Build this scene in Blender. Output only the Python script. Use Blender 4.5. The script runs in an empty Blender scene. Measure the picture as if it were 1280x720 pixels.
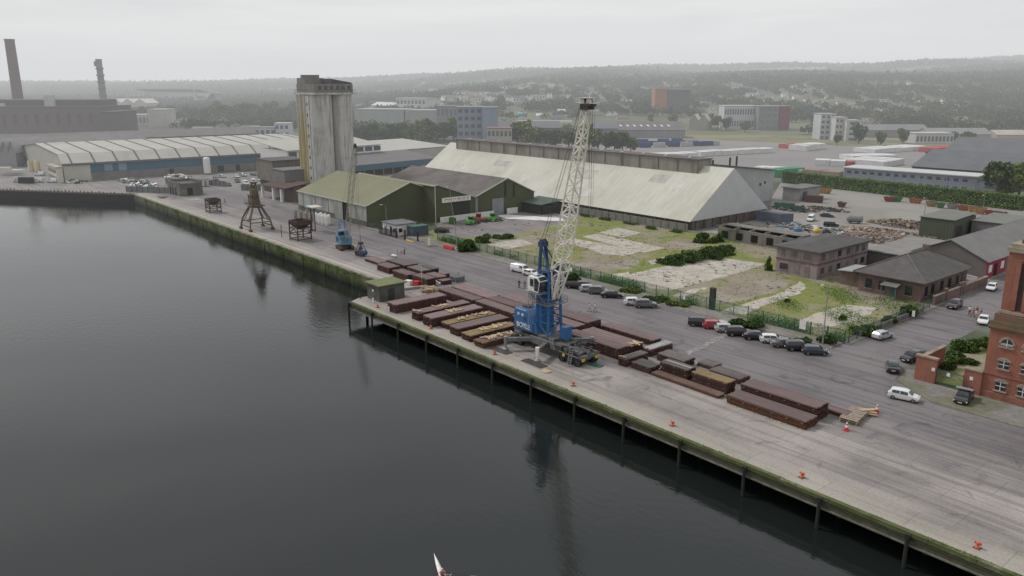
import bpy, math, random
import numpy as np
from mathutils import Matrix, Vector, noise
R=random.Random(7); C=bpy.context.scene.collection; rad=math.radians
sc=bpy.context.scene
# ---------------------------------------------------------------- camera and quay frame
FP=1000.;H=42.;PITCH=math.atan(255/FP);cp,sp=math.cos(PITCH),math.sin(PITCH)
SX,SY=0.6425,-0.7663;NX,NY=0.7663,0.6425;OX,OY=-29.6,150.0
QA=math.atan2(SY,SX)                       # the quay runs along s, inland is n
def W(s,n): return (OX+s*SX+n*NX,OY+s*SY+n*NY)
def toQ(x,y): x-=OX;y-=OY; return (x*SX+y*SY,x*NX+y*NY)
def G(px,py,z=0.):
    u=(px-640)/FP;v=(py-360)/FP
    t=(z-H)/(-sp-v*cp); return (u*t,(cp-v*sp)*t)
def Qp(px,py,z=0.): return toQ(*G(px,py,z))
# ---------------------------------------------------------------- materials
def srgb(r,g,b):
    f=lambda c:(c/255/12.92) if c/255<=.04045 else ((c/255+.055)/1.055)**2.4
    return (f(r),f(g),f(b))
def mk(name):
    m=bpy.data.materials.new(name);m.use_nodes=True;nt=m.node_tree
    return m,nt,nt.nodes['Principled BSDF']
def nd(nt,t,**k):
    n=nt.nodes.new(t)
    for a,b in k.items():
        if a in n.inputs.keys(): n.inputs[a].default_value=b
        else: setattr(n,a,b)
    return n
def rgba(c): return (c[0],c[1],c[2],1)
def ramp(nt,src,stops):
    r=nd(nt,'ShaderNodeValToRGB');nt.links.new(src,r.inputs[0])
    e=r.color_ramp.elements
    while len(e)<len(stops): e.new(.5)
    for i,(p,c) in enumerate(stops): e[i].position=p;e[i].color=rgba(c) if len(c)==3 else c
    return r.outputs[0]
def mixc(nt,fac,a,b,mode='MIX'):
    m=nd(nt,'ShaderNodeMix',data_type='RGBA',blend_type=mode)
    for s,v in ((0,fac),(6,a),(7,b)):
        if hasattr(v,'is_output') : nt.links.new(v,m.inputs[s])
        elif s==0: m.inputs[0].default_value=v
        else: m.inputs[s].default_value=rgba(v)
    return m.outputs[2]
def coords(nt,kind='Object',scale=(1,1,1),rot=0):
    tc=nd(nt,'ShaderNodeTexCoord');mp=nd(nt,'ShaderNodeMapping')
    nt.links.new(tc.outputs[kind],mp.inputs[0]);mp.inputs['Scale'].default_value=scale;mp.inputs['Rotation'].default_value=(0,0,rot)
    return mp.outputs[0]
def wcoords(nt,scale=(1,1,1)):      # world position turned into the quay frame
    g=nd(nt,'ShaderNodeNewGeometry');mp=nd(nt,'ShaderNodeMapping',vector_type='TEXTURE')
    mp.inputs['Location'].default_value=(OX,OY,0);mp.inputs['Rotation'].default_value=(0,0,QA)
    nt.links.new(g.outputs['Position'],mp.inputs[0])
    m2=nd(nt,'ShaderNodeMapping');m2.inputs['Scale'].default_value=scale;nt.links.new(mp.outputs[0],m2.inputs[0])
    return m2.outputs[0],mp.outputs[0]
def nz(nt,vec,scale,detail=5,rough=.6,dist=0):
    n=nd(nt,'ShaderNodeTexNoise');n.inputs['Scale'].default_value=scale;n.inputs['Detail'].default_value=detail
    n.inputs['Roughness'].default_value=rough;n.inputs['Distortion'].default_value=dist
    nt.links.new(vec,n.inputs['Vector']);return n.outputs['Fac']
def mathn(nt,op,a,b=0.,clamp=False):
    m=nd(nt,'ShaderNodeMath',operation=op,use_clamp=clamp)
    for i,v in enumerate((a,b)):
        if hasattr(v,'is_output'): nt.links.new(v,m.inputs[i])
        else: m.inputs[i].default_value=v
    return m.outputs[0]
def bumpn(nt,h,bsdf,strength=.3,dist=.1):
    b=nd(nt,'ShaderNodeBump');b.inputs['Strength'].default_value=strength;b.inputs['Distance'].default_value=dist
    nt.links.new(h,b.inputs['Height']);nt.links.new(b.outputs[0],bsdf.inputs['Normal'])
def M(name,col,col2=None,scale=.6,rough=.85,metal=0,amt=(.35,.7),stretch=(1,1,1),grain=.12,stripe=None,dark=None,darkamt=(.55,.75),darkscale=.25,rnd=0,spec=.3):
    """weathered surface: base colour, second colour in blotches, optional dark stains, corrugation stripes (axis, pitch)"""
    m,nt,b=mk(name)
    v=coords(nt,'Object',stretch); v0=coords(nt,'Object')
    c2=col2 or tuple(x*.72 for x in col)
    c=mixc(nt,ramp(nt,nz(nt,v,scale),[(amt[0],(0,0,0)),(amt[1],(1,1,1))]),col,c2)
    if dark: c=mixc(nt,ramp(nt,nz(nt,v,darkscale,6,.7),[(darkamt[0],(0,0,0)),(darkamt[1],(1,1,1))]),c,dark)
    if stripe:
        sx=nd(nt,'ShaderNodeSeparateXYZ');nt.links.new(v0,sx.inputs[0])
        fr=mathn(nt,'FRACT',mathn(nt,'MULTIPLY',sx.outputs[stripe[0]],1/stripe[1]))
        tri=mathn(nt,'ABSOLUTE',mathn(nt,'SUBTRACT',fr,.5))
        f=mathn(nt,'MULTIPLY',ramp(nt,tri,[(.02,(1,1,1)),(.16,(0,0,0))]),stripe[2] if len(stripe)>2 else .35)
        c=mixc(nt,f,c,tuple(x*.35 for x in col))
        bumpn(nt,tri,b,.5,.05)
    if grain:
        g=nz(nt,v0,9,3,.7);c=mixc(nt,1.,c,ramp(nt,g,[(.25,(1-grain*2,)*3),(.75,(1+grain*.6,)*3)]),'MULTIPLY')
    if rnd:
        oi=nd(nt,'ShaderNodeObjectInfo');c=mixc(nt,1.,c,ramp(nt,oi.outputs['Random'],[(0,(1-rnd,)*3),(1,(1+rnd*.5,)*3)]),'MULTIPLY')
    nt.links.new(c,b.inputs['Base Color']);b.inputs['Roughness'].default_value=rough;b.inputs['Metallic'].default_value=metal
    b.inputs['Specular IOR Level'].default_value=spec
    return m
def paint(name,col,rough=.3,metal=0.,coat=.0,dirt=.12):
    m,nt,b=mk(name);c=mixc(nt,ramp(nt,nz(nt,coords(nt),1.6,6,.7),[(.45,(0,0,0)),(.8,(dirt*3,)*3)]),col,(.12,.11,.10))
    nt.links.new(c,b.inputs['Base Color']);b.inputs['Roughness'].default_value=rough;b.inputs['Metallic'].default_value=metal
    b.inputs['Coat Weight'].default_value=coat;return m
def brickm(name,c1,c2,mort,sc_=1.0,dark=(.05,.04,.04)):
    m,nt,b=mk(name);g=coords(nt,'Object')
    # wall direction independent brick: u = x+y, v = z
    sx=nd(nt,'ShaderNodeSeparateXYZ');nt.links.new(g,sx.inputs[0]);cx=nd(nt,'ShaderNodeCombineXYZ')
    nt.links.new(mathn(nt,'ADD',sx.outputs[0],sx.outputs[1]),cx.inputs[0]);nt.links.new(sx.outputs[2],cx.inputs[1])
    br=nd(nt,'ShaderNodeTexBrick');nt.links.new(cx.outputs[0],br.inputs['Vector'])
    br.inputs['Color1'].default_value=rgba(c1);br.inputs['Color2'].default_value=rgba(c2);br.inputs['Mortar'].default_value=rgba(mort)
    br.inputs['Scale'].default_value=1;br.inputs['Brick Width'].default_value=.23*sc_;br.inputs['Row Height'].default_value=.075*sc_;br.inputs['Mortar Size'].default_value=.01*sc_
    c=mixc(nt,ramp(nt,nz(nt,coords(nt,'Object',(1,1,.4)),.5,6,.7),[(.45,(0,0,0)),(.8,(.8,.8,.8))]),br.outputs[0],dark)
    c=mixc(nt,ramp(nt,nz(nt,g,2.5,4,.7),[(.5,(0,0,0)),(.75,(.4,.4,.4))]),c,tuple(x*1.35 for x in c1))
    nt.links.new(c,b.inputs['Base Color']);b.inputs['Roughness'].default_value=.9;return m
def glassm(name,col=(.02,.025,.03),rough=.08):
    m,nt,b=mk(name)
    c=mixc(nt,ramp(nt,nz(nt,coords(nt),1.3,2),[(.4,(0,0,0)),(.6,(1,1,1))]),col,tuple(x*2.2 for x in col))
    nt.links.new(c,b.inputs['Base Color']);b.inputs['Roughness'].default_value=rough;b.inputs['Specular IOR Level'].default_value=.6;return m
def leafm(name,dark,light,scale=.35,rnd=.25):
    m,nt,b=mk(name);g=nd(nt,'ShaderNodeNewGeometry')
    c=mixc(nt,ramp(nt,nz(nt,g.outputs['Position'],scale,4,.65),[(.35,(0,0,0)),(.68,(1,1,1))]),dark,light)
    oi=nd(nt,'ShaderNodeObjectInfo');c=mixc(nt,1.,c,ramp(nt,oi.outputs['Random'],[(0,(1-rnd,1-rnd,1-rnd*.6)),(1,(1+rnd,1+rnd*.8,1))]),'MULTIPLY')
    c=mixc(nt,1.,c,ramp(nt,g.outputs['Random Per Island'],[(0,(.65,.65,.65)),(1,(1.3,1.3,1.2))]),'MULTIPLY')
    nt.links.new(c,b.inputs['Base Color']);b.inputs['Roughness'].default_value=.75;b.inputs['Specular IOR Level'].default_value=.2;return m
# ---------------------------------------------------------------- mesh builder
class MB:
    def __init__(s,mat=None): s.v=[];s.f=[];s.m=[];s.X=mat;s.mi=0
    def add(s,vs,fs):
        o=len(s.v)
        if s.X is not None: vs=[tuple(s.X@Vector(p)) for p in vs]
        s.v+=[tuple(p) for p in vs];s.f+=[tuple(i+o for i in f) for f in fs];s.m+=[s.mi]*len(fs);return s
    def box(s,x0,x1,y0,y1,z0,z1):
        return s.add([(x0,y0,z0),(x1,y0,z0),(x1,y1,z0),(x0,y1,z0),(x0,y0,z1),(x1,y0,z1),(x1,y1,z1),(x0,y1,z1)],
              [(0,3,2,1),(4,5,6,7),(0,1,5,4),(1,2,6,5),(2,3,7,6),(3,0,4,7)])
    def cb(s,cx,cy,cz,lx,ly,lz,rz=0,rx=0,ry=0):
        m=Matrix.Translation((cx,cy,cz))@Matrix.Rotation(rz,4,'Z')@Matrix.Rotation(ry,4,'Y')@Matrix.Rotation(rx,4,'X')
        vs=[tuple(m@Vector((a*lx/2,b*ly/2,c*lz/2))) for c in(-1,1) for a,b in((-1,-1),(1,-1),(1,1),(-1,1))]
        return s.add(vs,[(0,3,2,1),(4,5,6,7),(0,1,5,4),(1,2,6,5),(2,3,7,6),(3,0,4,7)])
    def tube(s,p,q,r,r2=None,n=6,caps=True):
        p=Vector(p);q=Vector(q);d=q-p
        if d.length<1e-6: return s
        r2=r if r2 is None else r2
        a=d.normalized();u=a.cross(Vector((0,0,1)))
        if u.length<.01: u=a.cross(Vector((1,0,0)))
        u.normalize();w=a.cross(u)
        vs=[];
        for c,rr in((p,r),(q,r2)):
            for i in range(n):
                t=2*math.pi*(i+.5)/n;vs.append(c+(u*math.cos(t)+w*math.sin(t))*rr)
        fs=[(i,(i+1)%n,n+(i+1)%n,n+i) for i in range(n)]
        if caps: fs+=[tuple(range(n-1,-1,-1)),tuple(range(n,2*n))]
        return s.add(vs,fs)
    def bar(s,p,q,w): return s.tube(p,q,w*.7071,n=4)
    def path(s,pts,r,n=6):
        for a,b in zip(pts,pts[1:]): s.tube(a,b,r,n=n)
        return s
    def prism(s,poly,z0,z1):
        n=len(poly);ar=sum(poly[i][0]*poly[(i+1)%n][1]-poly[(i+1)%n][0]*poly[i][1] for i in range(n))
        if ar<0: poly=poly[::-1]
        return s.add([(x,y,z0) for x,y in poly]+[(x,y,z1) for x,y in poly],
            [tuple(range(n-1,-1,-1)),tuple(range(n,2*n))]+[(i,(i+1)%n,n+(i+1)%n,n+i) for i in range(n)])
    def extr(s,prof,axis,a,b):
        """profile (u,z) extruded along axis 0 (x) or 1 (y) from a to b"""
        n=len(prof)
        P=(lambda t,u,z:(t,u,z)) if axis==0 else (lambda t,u,z:(u,t,z))
        vs=[P(a,u,z) for u,z in prof]+[P(b,u,z) for u,z in prof]
        return s.add(vs,[tuple(range(n)),tuple(range(2*n-1,n-1,-1))]+[(i,n+i,n+(i+1)%n,(i+1)%n) for i in range(n)])
    def quad(s,*p): return s.add(p,[tuple(range(len(p)))])
    def lathe(s,prof,cx=0,cy=0,n=12,cz=0):
        vs=[];k=len(prof)
        for i in range(n):
            t=2*math.pi*i/n
            for r,z in prof: vs.append((cx+r*math.cos(t),cy+r*math.sin(t),cz+z))
        fs=[(i*k+j,((i+1)%n)*k+j,((i+1)%n)*k+j+1,i*k+j+1) for i in range(n) for j in range(k-1)]
        return s.add(vs,fs)
    def ball(s,c,r,sq=(1,1,1),lv=1):
        prof=[(math.sin(math.pi*j/(3+lv*2))*r,-math.cos(math.pi*j/(3+lv*2))*r) for j in range(4+lv*2)]
        k=len(prof);n=6+2*lv;vs=[(c[0]+a*math.cos(2*math.pi*i/n)*sq[0],c[1]+a*math.sin(2*math.pi*i/n)*sq[1],c[2]+z*sq[2]) for i in range(n) for a,z in prof]
        return s.add(vs,[(i*k+j,((i+1)%n)*k+j,((i+1)%n)*k+j+1,i*k+j+1) for i in range(n) for j in range(k-1)])
    def build(s,name,mat,parent=None,smooth=False,bevel=0,recalc=True):
        me=bpy.data.meshes.new(name);me.from_pydata(s.v,[],s.f)
        mats=mat if isinstance(mat,(list,tuple)) else [mat]
        for m in mats: me.materials.append(m)
        if len(mats)>1: me.polygons.foreach_set('material_index',s.m)
        if recalc:
            import bmesh
            bm=bmesh.new();bm.from_mesh(me)
            if smooth: bmesh.ops.remove_doubles(bm,verts=bm.verts,dist=1e-4)
            bmesh.ops.recalc_face_normals(bm,faces=bm.faces);bm.to_mesh(me);bm.free()
        if smooth: me.polygons.foreach_set('use_smooth',[True]*len(me.polygons))
        o=bpy.data.objects.new(name,me);C.objects.link(o)
        if parent: o.parent=parent
        if bevel:
            b=o.modifiers.new('bevel','BEVEL');b.width=bevel;b.segments=1;b.limit_method='ANGLE'
        return o
def tag(o,label=None,cat=None,group=None,kind=None):
    for k,v in(('label',label),('category',cat),('group',group),('kind',kind)):
        if v: o[k]=v
    return o
def T(name,label,cat,s,n,z=0,rot=0,group=None,world=False):
    o=bpy.data.objects.new(name,None);C.objects.link(o);o.empty_display_size=.3
    x,y=(s,n) if world else W(s,n)
    o.location=(x,y,z);o.rotation_euler=(0,0,rot if world else QA+rot);return tag(o,label,cat,group)
def place(o,s,n,z=0,rot=0): x,y=W(s,n);o.location=(x,y,z);o.rotation_euler=(0,0,QA+rot);return o
def copy_tree(o,parent=None,swap=None):
    c=o.copy();C.objects.link(c)
    if parent: c.parent=parent
    if swap and o.type=='MESH' and o.name.split('.')[0] in swap:
        c.data=o.data.copy();c.data.materials[0]=swap[o.name.split('.')[0]]
    for ch in list(o.children): copy_tree(ch,c,swap)
    return c
def struct(name,mb,mat,smooth=False): return tag(mb.build(name,mat,smooth=smooth),kind='structure')
def solo(name,mb,mat,label,cat,s=None,n=None,z=0,rot=0,group=None,smooth=False,bevel=0,kind=None):
    o=mb.build(name,mat,smooth=smooth,bevel=bevel)
    if s is not None: place(o,s,n,z,rot)
    return tag(o,label,cat,group,kind)
def npmesh(name,V,F,mat,parent=None):
    """V (n,3), F (m,k) numpy"""
    me=bpy.data.meshes.new(name);k=F.shape[1]
    me.vertices.add(len(V));me.vertices.foreach_set('co',V.astype('f').ravel())
    me.loops.add(F.size);me.loops.foreach_set('vertex_index',F.astype('i').ravel())
    me.polygons.add(len(F));me.polygons.foreach_set('loop_start',np.arange(0,F.size,k,dtype='i'));me.polygons.foreach_set('loop_total',np.full(len(F),k,dtype='i'))
    me.update(calc_edges=True);me.materials.append(mat)
    o=bpy.data.objects.new(name,me);C.objects.link(o)
    if parent: o.parent=parent
    return o
rs=np.random.RandomState(5)
def leaf_quads(cen,size,seed=None):
    """one irregular leaf-clump quad per centre"""
    n=len(cen);a=rs.normal(size=(n,3));a/=np.linalg.norm(a,axis=1)[:,None]
    b=rs.normal(size=(n,3));b-=a*(a*b).sum(1)[:,None];b/=np.linalg.norm(b,axis=1)[:,None]
    sz=(np.asarray(size)*np.ones(n)*rs.uniform(.6,1.4,n))[:,None]
    V=np.stack([cen+a*sz*rs.uniform(.6,1.1,(n,1)),cen+b*sz*rs.uniform(.4,.9,(n,1)),cen-a*sz*rs.uniform(.6,1.1,(n,1)),cen-b*sz*rs.uniform(.4,.9,(n,1))],1).reshape(-1,3)
    return V,np.arange(4*n).reshape(-1,4)
def crown_pts(n,rx,ry,rz,lobes=9,fill=.35):
    """points in an uneven cluster of lobes, z from 0"""
    L=rs.normal(size=(lobes,3));L/=np.linalg.norm(L,axis=1)[:,None];L*=rs.uniform(.35,.72,(lobes,1));L[:,2]*=.9
    rr=rs.uniform(.28,.5,lobes);i=rs.randint(0,lobes,n)
    d=rs.normal(size=(n,3));d/=np.linalg.norm(d,axis=1)[:,None];r=rs.uniform(fill,1.05,(n,1))**.5
    p=L[i]+d*r*rr[i][:,None];return p*np.array([rx,ry,rz])+np.array([0,0,rz*.85])
# ================================================================ MATERIALS
conc=M('concrete',(.33,.32,.29),(.22,.21,.19),.5,dark=(.10,.10,.08))
concd=M('old_concrete',(.20,.19,.17),(.13,.12,.11),.5,dark=(.06,.06,.05))
steel_d=M('dark_steel',(.06,.06,.06),(.10,.08,.07),1.5,rough=.6,metal=.3)
rust=M('rusty_steel',(.12,.075,.055),(.07,.05,.045),2.,rough=.9)
grey_p=paint('grey_paint',(.23,.235,.235),.55,dirt=.2)
white_p=paint('white_paint',(.74,.73,.70),.45,dirt=.14)
cream_p=paint('cream_paint',(.60,.57,.48),.5,dirt=.16)
blue_p=paint('blue_paint',(.028,.13,.31),.42,dirt=.15)
blue_d=paint('dark_blue_paint',(.02,.06,.15),.45,dirt=.15)
blue_f=paint('faded_blue_paint',(.10,.24,.37),.55,dirt=.2)
red_p=paint('red_paint',(.50,.03,.03),.45);orange_p=paint('orange_paint',(.50,.10,.04),.55,dirt=.15)
yellow_p=paint('yellow_paint',(.62,.43,.05),.5,dirt=.15);green_p=paint('bright_green_paint',(.10,.42,.06),.45)
dgreen_p=paint('dark_green_paint',(.03,.12,.085),.6,dirt=.15)
black_p=paint('black_rubber',(.022,.022,.024),.75,dirt=.12)
glass=glassm('window_glass');glass_b=glassm('blue_window_glass',(.05,.07,.09))
timber=M('timber',(.60,.46,.30),(.43,.32,.20),2.,rough=.8,rnd=.15)
timber_g=M('weathered_timber',(.36,.31,.24),(.24,.20,.16),1.5,rough=.85)
asph=M('asphalt',(.10,.098,.095),(.14,.135,.13),.3)
# ---- quay surface: concrete and tarmac with drag marks running along the quay
def quay_mat(name,kind):
    m,nt,b=mk(name);v1,v0=wcoords(nt);vs,_=wcoords(nt,(.10,1.1,1))
    sx=nd(nt,'ShaderNodeSeparateXYZ');nt.links.new(v0,sx.inputs[0]);n_=sx.outputs[1]
    if kind=='deck': a,b2=(.28,.255,.235),(.20,.182,.170)
    elif kind=='road': a,b2=(.178,.163,.163),(.130,.120,.122)
    else: a,b2=(.225,.206,.196),(.165,.153,.148)
    c=mixc(nt,ramp(nt,nz(nt,vs,.55,6,.65),[(.38,(0,0,0)),(.64,(1,1,1))]),a,b2)
    c=mixc(nt,ramp(nt,nz(nt,v1,.06,6,.6),[(.40,(0,0,0)),(.66,(1,1,1))]),c,tuple(x*1.35 for x in a) if kind!='road' else tuple(x*1.22 for x in a))
    c=mixc(nt,ramp(nt,nz(nt,v1,.22,5,.7,1.),[(.56,(0,0,0)),(.70,(.75,.75,.75))]),c,tuple(x*.62 for x in b2))
    vt,_=wcoords(nt,(.025,.8,1));c=mixc(nt,ramp(nt,nz(nt,vt,.9,3,.5),[(.52,(0,0,0)),(.60,(.45,.45,.45)),(.68,(0,0,0))]),c,tuple(x*.55 for x in b2))
    if kind in('deck','upper'):
        e=ramp(nt,mathn(nt,'ADD',mathn(nt,'MULTIPLY',mathn(nt,'SUBTRACT',n_,0. if kind=='deck' else 14.),.10 if kind=='deck' else .075),mathn(nt,'MULTIPLY',mathn(nt,'SUBTRACT',nz(nt,vs,.4,5),.5),.5)),[(.05,(1,1,1)),(.55,(0,0,0))])
        c=mixc(nt,mathn(nt,'MULTIPLY',e,.75),c,(.40,.365,.31) if kind=='deck' else (.50,.455,.41))
    # square bays with dark joints and odd repaired slabs
    br=nd(nt,'ShaderNodeTexBrick');nt.links.new(v0,br.inputs['Vector']);br.inputs['Scale'].default_value=1;br.inputs['Brick Width'].default_value=9;br.inputs['Row Height'].default_value=4.6
    br.inputs['Mortar Size'].default_value=.05;br.inputs['Color1'].default_value=(1,1,1,1);br.inputs['Color2'].default_value=(.90,.90,.91,1);br.inputs['Mortar'].default_value=(.66,.66,.64,1);br.offset=.37
    if kind!='road': c=mixc(nt,.8,c,br.outputs[0],'MULTIPLY')
    g=nz(nt,v1,3.2,4,.75);c=mixc(nt,1.,c,ramp(nt,g,[(.25,(.76,)*3),(.75,(1.14,)*3)]),'MULTIPLY')
    nt.links.new(c,b.inputs['Base Color'])
    nt.links.new(ramp(nt,nz(nt,v1,.12,4),[(.4,(.55,)*3),(.7,(.9,)*3)]),b.inputs['Roughness']);b.inputs['Specular IOR Level'].default_value=.25
    return m
m_deck=quay_mat('quay_concrete','deck');m_up=quay_mat('upper_quay_concrete','upper');m_road=quay_mat('road_tarmac','road');m_apr=quay_mat('apron_tarmac','apron')
def ground_mat(name,a,b_,c_,s1=.05,s2=.012,a3=None,thr=(.45,.6)):
    m,nt,b=mk(name);v,_=wcoords(nt)
    c=mixc(nt,ramp(nt,nz(nt,v,s1,7,.65),[(thr[0],(0,0,0)),(thr[1],(1,1,1))]),a,b_)
    c=mixc(nt,ramp(nt,nz(nt,v,s2,6,.6),[(.46,(0,0,0)),(.56,(1,1,1))]),c,c_)
    if a3: c=mixc(nt,ramp(nt,nz(nt,v,s1*2.6,6,.7),[(.54,(0,0,0)),(.64,(1,1,1))]),c,a3)
    c=mixc(nt,1.,c,ramp(nt,nz(nt,v,1.3,5,.75),[(.25,(.68,)*3),(.75,(1.22,)*3)]),'MULTIPLY')
    nt.links.new(c,b.inputs['Base Color']);b.inputs['Roughness'].default_value=.95;b.inputs['Specular IOR Level'].default_value=.15;return m
m_ground=ground_mat('town_ground',(.19,.185,.175),(.15,.145,.14),(.085,.10,.06))
m_brown=ground_mat('rough_grass_ground',(.185,.215,.062),(.235,.215,.105),(.28,.245,.19),.11,.05,(.120,.170,.042),(.45,.62))
m_yard=ground_mat('gravel_yard',(.27,.255,.235),(.22,.21,.20),(.30,.285,.26),.06,.03)
m_slab=ground_mat('broken_slab',(.50,.465,.41),(.36,.33,.285),(.44,.40,.345),.25,.09,(.19,.195,.115),(.42,.6))
m_hill=ground_mat('hill_ground',(.085,.11,.06),(.12,.145,.07),(.16,.165,.10),.012,.004)
m_field=ground_mat('dry_field',(.20,.19,.11),(.13,.145,.07),(.23,.215,.14),.05,.02)
m_pave=ground_mat('pavement',(.235,.225,.21),(.19,.18,.165),(.17,.17,.12),.3,.1)
# ================================================================ GROUND, WATER, QUAY
def sheet(name,poly,z,mat,world=False,kind='structure'):
    pts=[p if world else W(*p) for p in poly]
    mb=MB();mb.add([(x,y,z) for x,y in pts],[tuple(range(len(pts)))]);o=mb.build(name,mat)
    if o.data.polygons[0].normal.z<0: o.data.flip_normals()
    return tag(o,kind=kind)
GP=[W(300,14),W(-202,14),W(-252,-24),W(-900,-510),(-7000,512),(-7000,11000),(8000,11000),(8000,-71)]
sheet('ground',GP,0,m_ground,True)
# water
def water_mat():
    m,nt,b=mk('river_water');v,_=wcoords(nt)
    b.inputs['Base Color'].default_value=(.0115,.0150,.0142,1);b.inputs['Roughness'].default_value=.03;nt.links.new(ramp(nt,nz(nt,wcoords(nt,(.35,1.6,1))[0],.02,5,.6),[(.42,(.02,)*3),(.6,(.10,)*3)]),b.inputs['Roughness']);b.inputs['IOR'].default_value=1.43
    v2,_=wcoords(nt,(1.,2.2,1))
    big=ramp(nt,nz(nt,v,.018,4,.5),[(.38,(.15,)*3),(.66,(1,1,1))])
    h=mathn(nt,'ADD',mathn(nt,'MULTIPLY',nz(nt,v2,.55,3,.55),1.),mathn(nt,'MULTIPLY',nz(nt,v,2.4,3,.5),.22))
    sq=nd(nt,'ShaderNodeSeparateXYZ');nt.links.new(v,sq.inputs[0]);h=mathn(nt,'MULTIPLY',mathn(nt,'MULTIPLY',h,big),ramp(nt,mathn(nt,'ADD',mathn(nt,'MULTIPLY',sq.outputs[0],-.006),.35),[(.2,(.30,)*3),(.75,(1.,)*3)]))
    bumpn(nt,h,b,.22,.30);return m
wb=MB();wb.add([(-7000,-300,-3.5),(3000,-300,-3.5),(3000,620,-3.5),(-7000,620,-3.5)],[(0,1,2,3)]);struct('water',wb,water_mat())
# quay walls --------------------------------------------------------------
def moss_mat(name,lo,hi,stone,stone2):
    m,nt,b=mk(name);v,v0=wcoords(nt);sx=nd(nt,'ShaderNodeSeparateXYZ');nt.links.new(v0,sx.inputs[0])
    vs,_=wcoords(nt,(1,1,.25))
    c=mixc(nt,ramp(nt,nz(nt,vs,.9,6,.7),[(.35,(0,0,0)),(.65,(1,1,1))]),stone,stone2)
    zz=mathn(nt,'ADD',sx.outputs[2],mathn(nt,'MULTIPLY',nz(nt,vs,.6,5,.7),2.4))
    g=ramp(nt,mathn(nt,'MULTIPLY',mathn(nt,'ADD',zz,3.5),.25),[(.18,(1,1,1)),(.42,(.9,.9,.9)),(.95,(0,0,0))])
    moss=mixc(nt,ramp(nt,nz(nt,vs,1.6,5,.7),[(.35,(0,0,0)),(.65,(1,1,1))]),lo,hi)
    c=mixc(nt,g,c,moss)
    dk=ramp(nt,mathn(nt,'MULTIPLY',mathn(nt,'ADD',zz,3.5),.25),[(.30,(.12,.12,.12)),(.70,(1,1,1))])
    c=mixc(nt,1.,c,dk,'MULTIPLY');nt.links.new(c,b.inputs['Base Color']);b.inputs['Roughness'].default_value=.9
    bumpn(nt,nz(nt,v,1.8,5),b,.6,.15);return m
m_moss=moss_mat('mossy_quay_wall',(.014,.022,.006),(.070,.100,.016),(.16,.165,.08),(.07,.085,.03))
m_cap=M('quay_coping',(.34,.325,.27),(.22,.22,.15),.5,dark=(.10,.12,.05),darkamt=(.5,.7),darkscale=.35)
m_edge=M('weedy_edge',(.125,.135,.055),(.06,.075,.025),.7,stretch=(.5,1,1),dark=(.24,.23,.18),darkamt=(.55,.68),darkscale=.4)
def qframe(o): return place(o,0,0,0)
w=MB();w.add([],[])
w.box(-202,-6,14.02,16,-6,-.36)
qw=w.build('quay_wall',m_moss);qframe(qw);tag(qw,'green weed covered quay wall below the upper quay','quay wall')
w=MB()
x=-202.
while x<-6: 
    l=R.uniform(1.6,2.4);w.box(x+.02,min(x+l,-6)-.02,13.9+R.uniform(-.03,.03),15.0,-.36,.06+R.uniform(-.02,.02));x+=l
cp_=w.build('coping',m_cap,qw)
# fender timbers and weed ledges on the wall
w=MB()
for i in range(17): 
    x=-198+i*12.;w.box(x,x+.2,13.9,13.99,-3.9,-.9)
w.build('fender_post',m_moss,qw)
# open piled jetty in front
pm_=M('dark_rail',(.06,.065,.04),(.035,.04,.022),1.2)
w=MB();w.box(-5.9,300,11.0,12.9,-6,-.56);o=w.build('retaining_wall',M('under_shade_wall',(.022,.022,.02),(.014,.014,.013),.6));qframe(o);tag(o,'dark retaining wall in the shadow under the jetty','retaining wall')  # near-black colour paints in the shade below the deck
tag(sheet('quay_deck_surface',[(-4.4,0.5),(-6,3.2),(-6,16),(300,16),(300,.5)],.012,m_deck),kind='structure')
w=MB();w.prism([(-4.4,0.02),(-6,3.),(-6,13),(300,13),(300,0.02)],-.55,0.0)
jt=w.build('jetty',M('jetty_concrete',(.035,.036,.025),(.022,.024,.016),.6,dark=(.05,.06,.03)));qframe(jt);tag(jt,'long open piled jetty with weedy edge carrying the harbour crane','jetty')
w=MB();x=-4.2
while x<200:
    l=R.uniform(4,6);w.box(x,x+l-.04,-.06,.52,-.34,.12+R.uniform(-.02,.02));x+=l
w.build('kerb',m_edge,jt)
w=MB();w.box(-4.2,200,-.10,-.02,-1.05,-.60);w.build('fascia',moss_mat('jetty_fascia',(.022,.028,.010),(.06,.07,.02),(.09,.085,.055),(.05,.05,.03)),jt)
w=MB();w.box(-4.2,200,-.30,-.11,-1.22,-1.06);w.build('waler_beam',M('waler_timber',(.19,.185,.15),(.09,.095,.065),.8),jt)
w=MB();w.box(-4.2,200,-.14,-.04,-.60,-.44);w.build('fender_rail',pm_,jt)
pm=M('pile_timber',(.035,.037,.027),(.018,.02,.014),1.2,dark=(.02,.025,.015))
m_under=M('under_shade_piles',(.03,.03,.027),(.02,.02,.018),.6)  # under-deck shade put into this dark colour
for k in range(14):
    s_=-4.+k*9.15+(0 if k else .2)
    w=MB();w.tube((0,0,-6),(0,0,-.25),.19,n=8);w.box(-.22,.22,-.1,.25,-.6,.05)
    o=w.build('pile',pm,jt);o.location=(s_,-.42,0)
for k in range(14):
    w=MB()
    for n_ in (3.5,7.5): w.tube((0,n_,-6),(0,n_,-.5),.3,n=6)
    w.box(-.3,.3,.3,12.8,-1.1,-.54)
    o=w.build('pile_row',m_under,jt);o.location=(-3.6+k*9.15,0,0)
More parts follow.
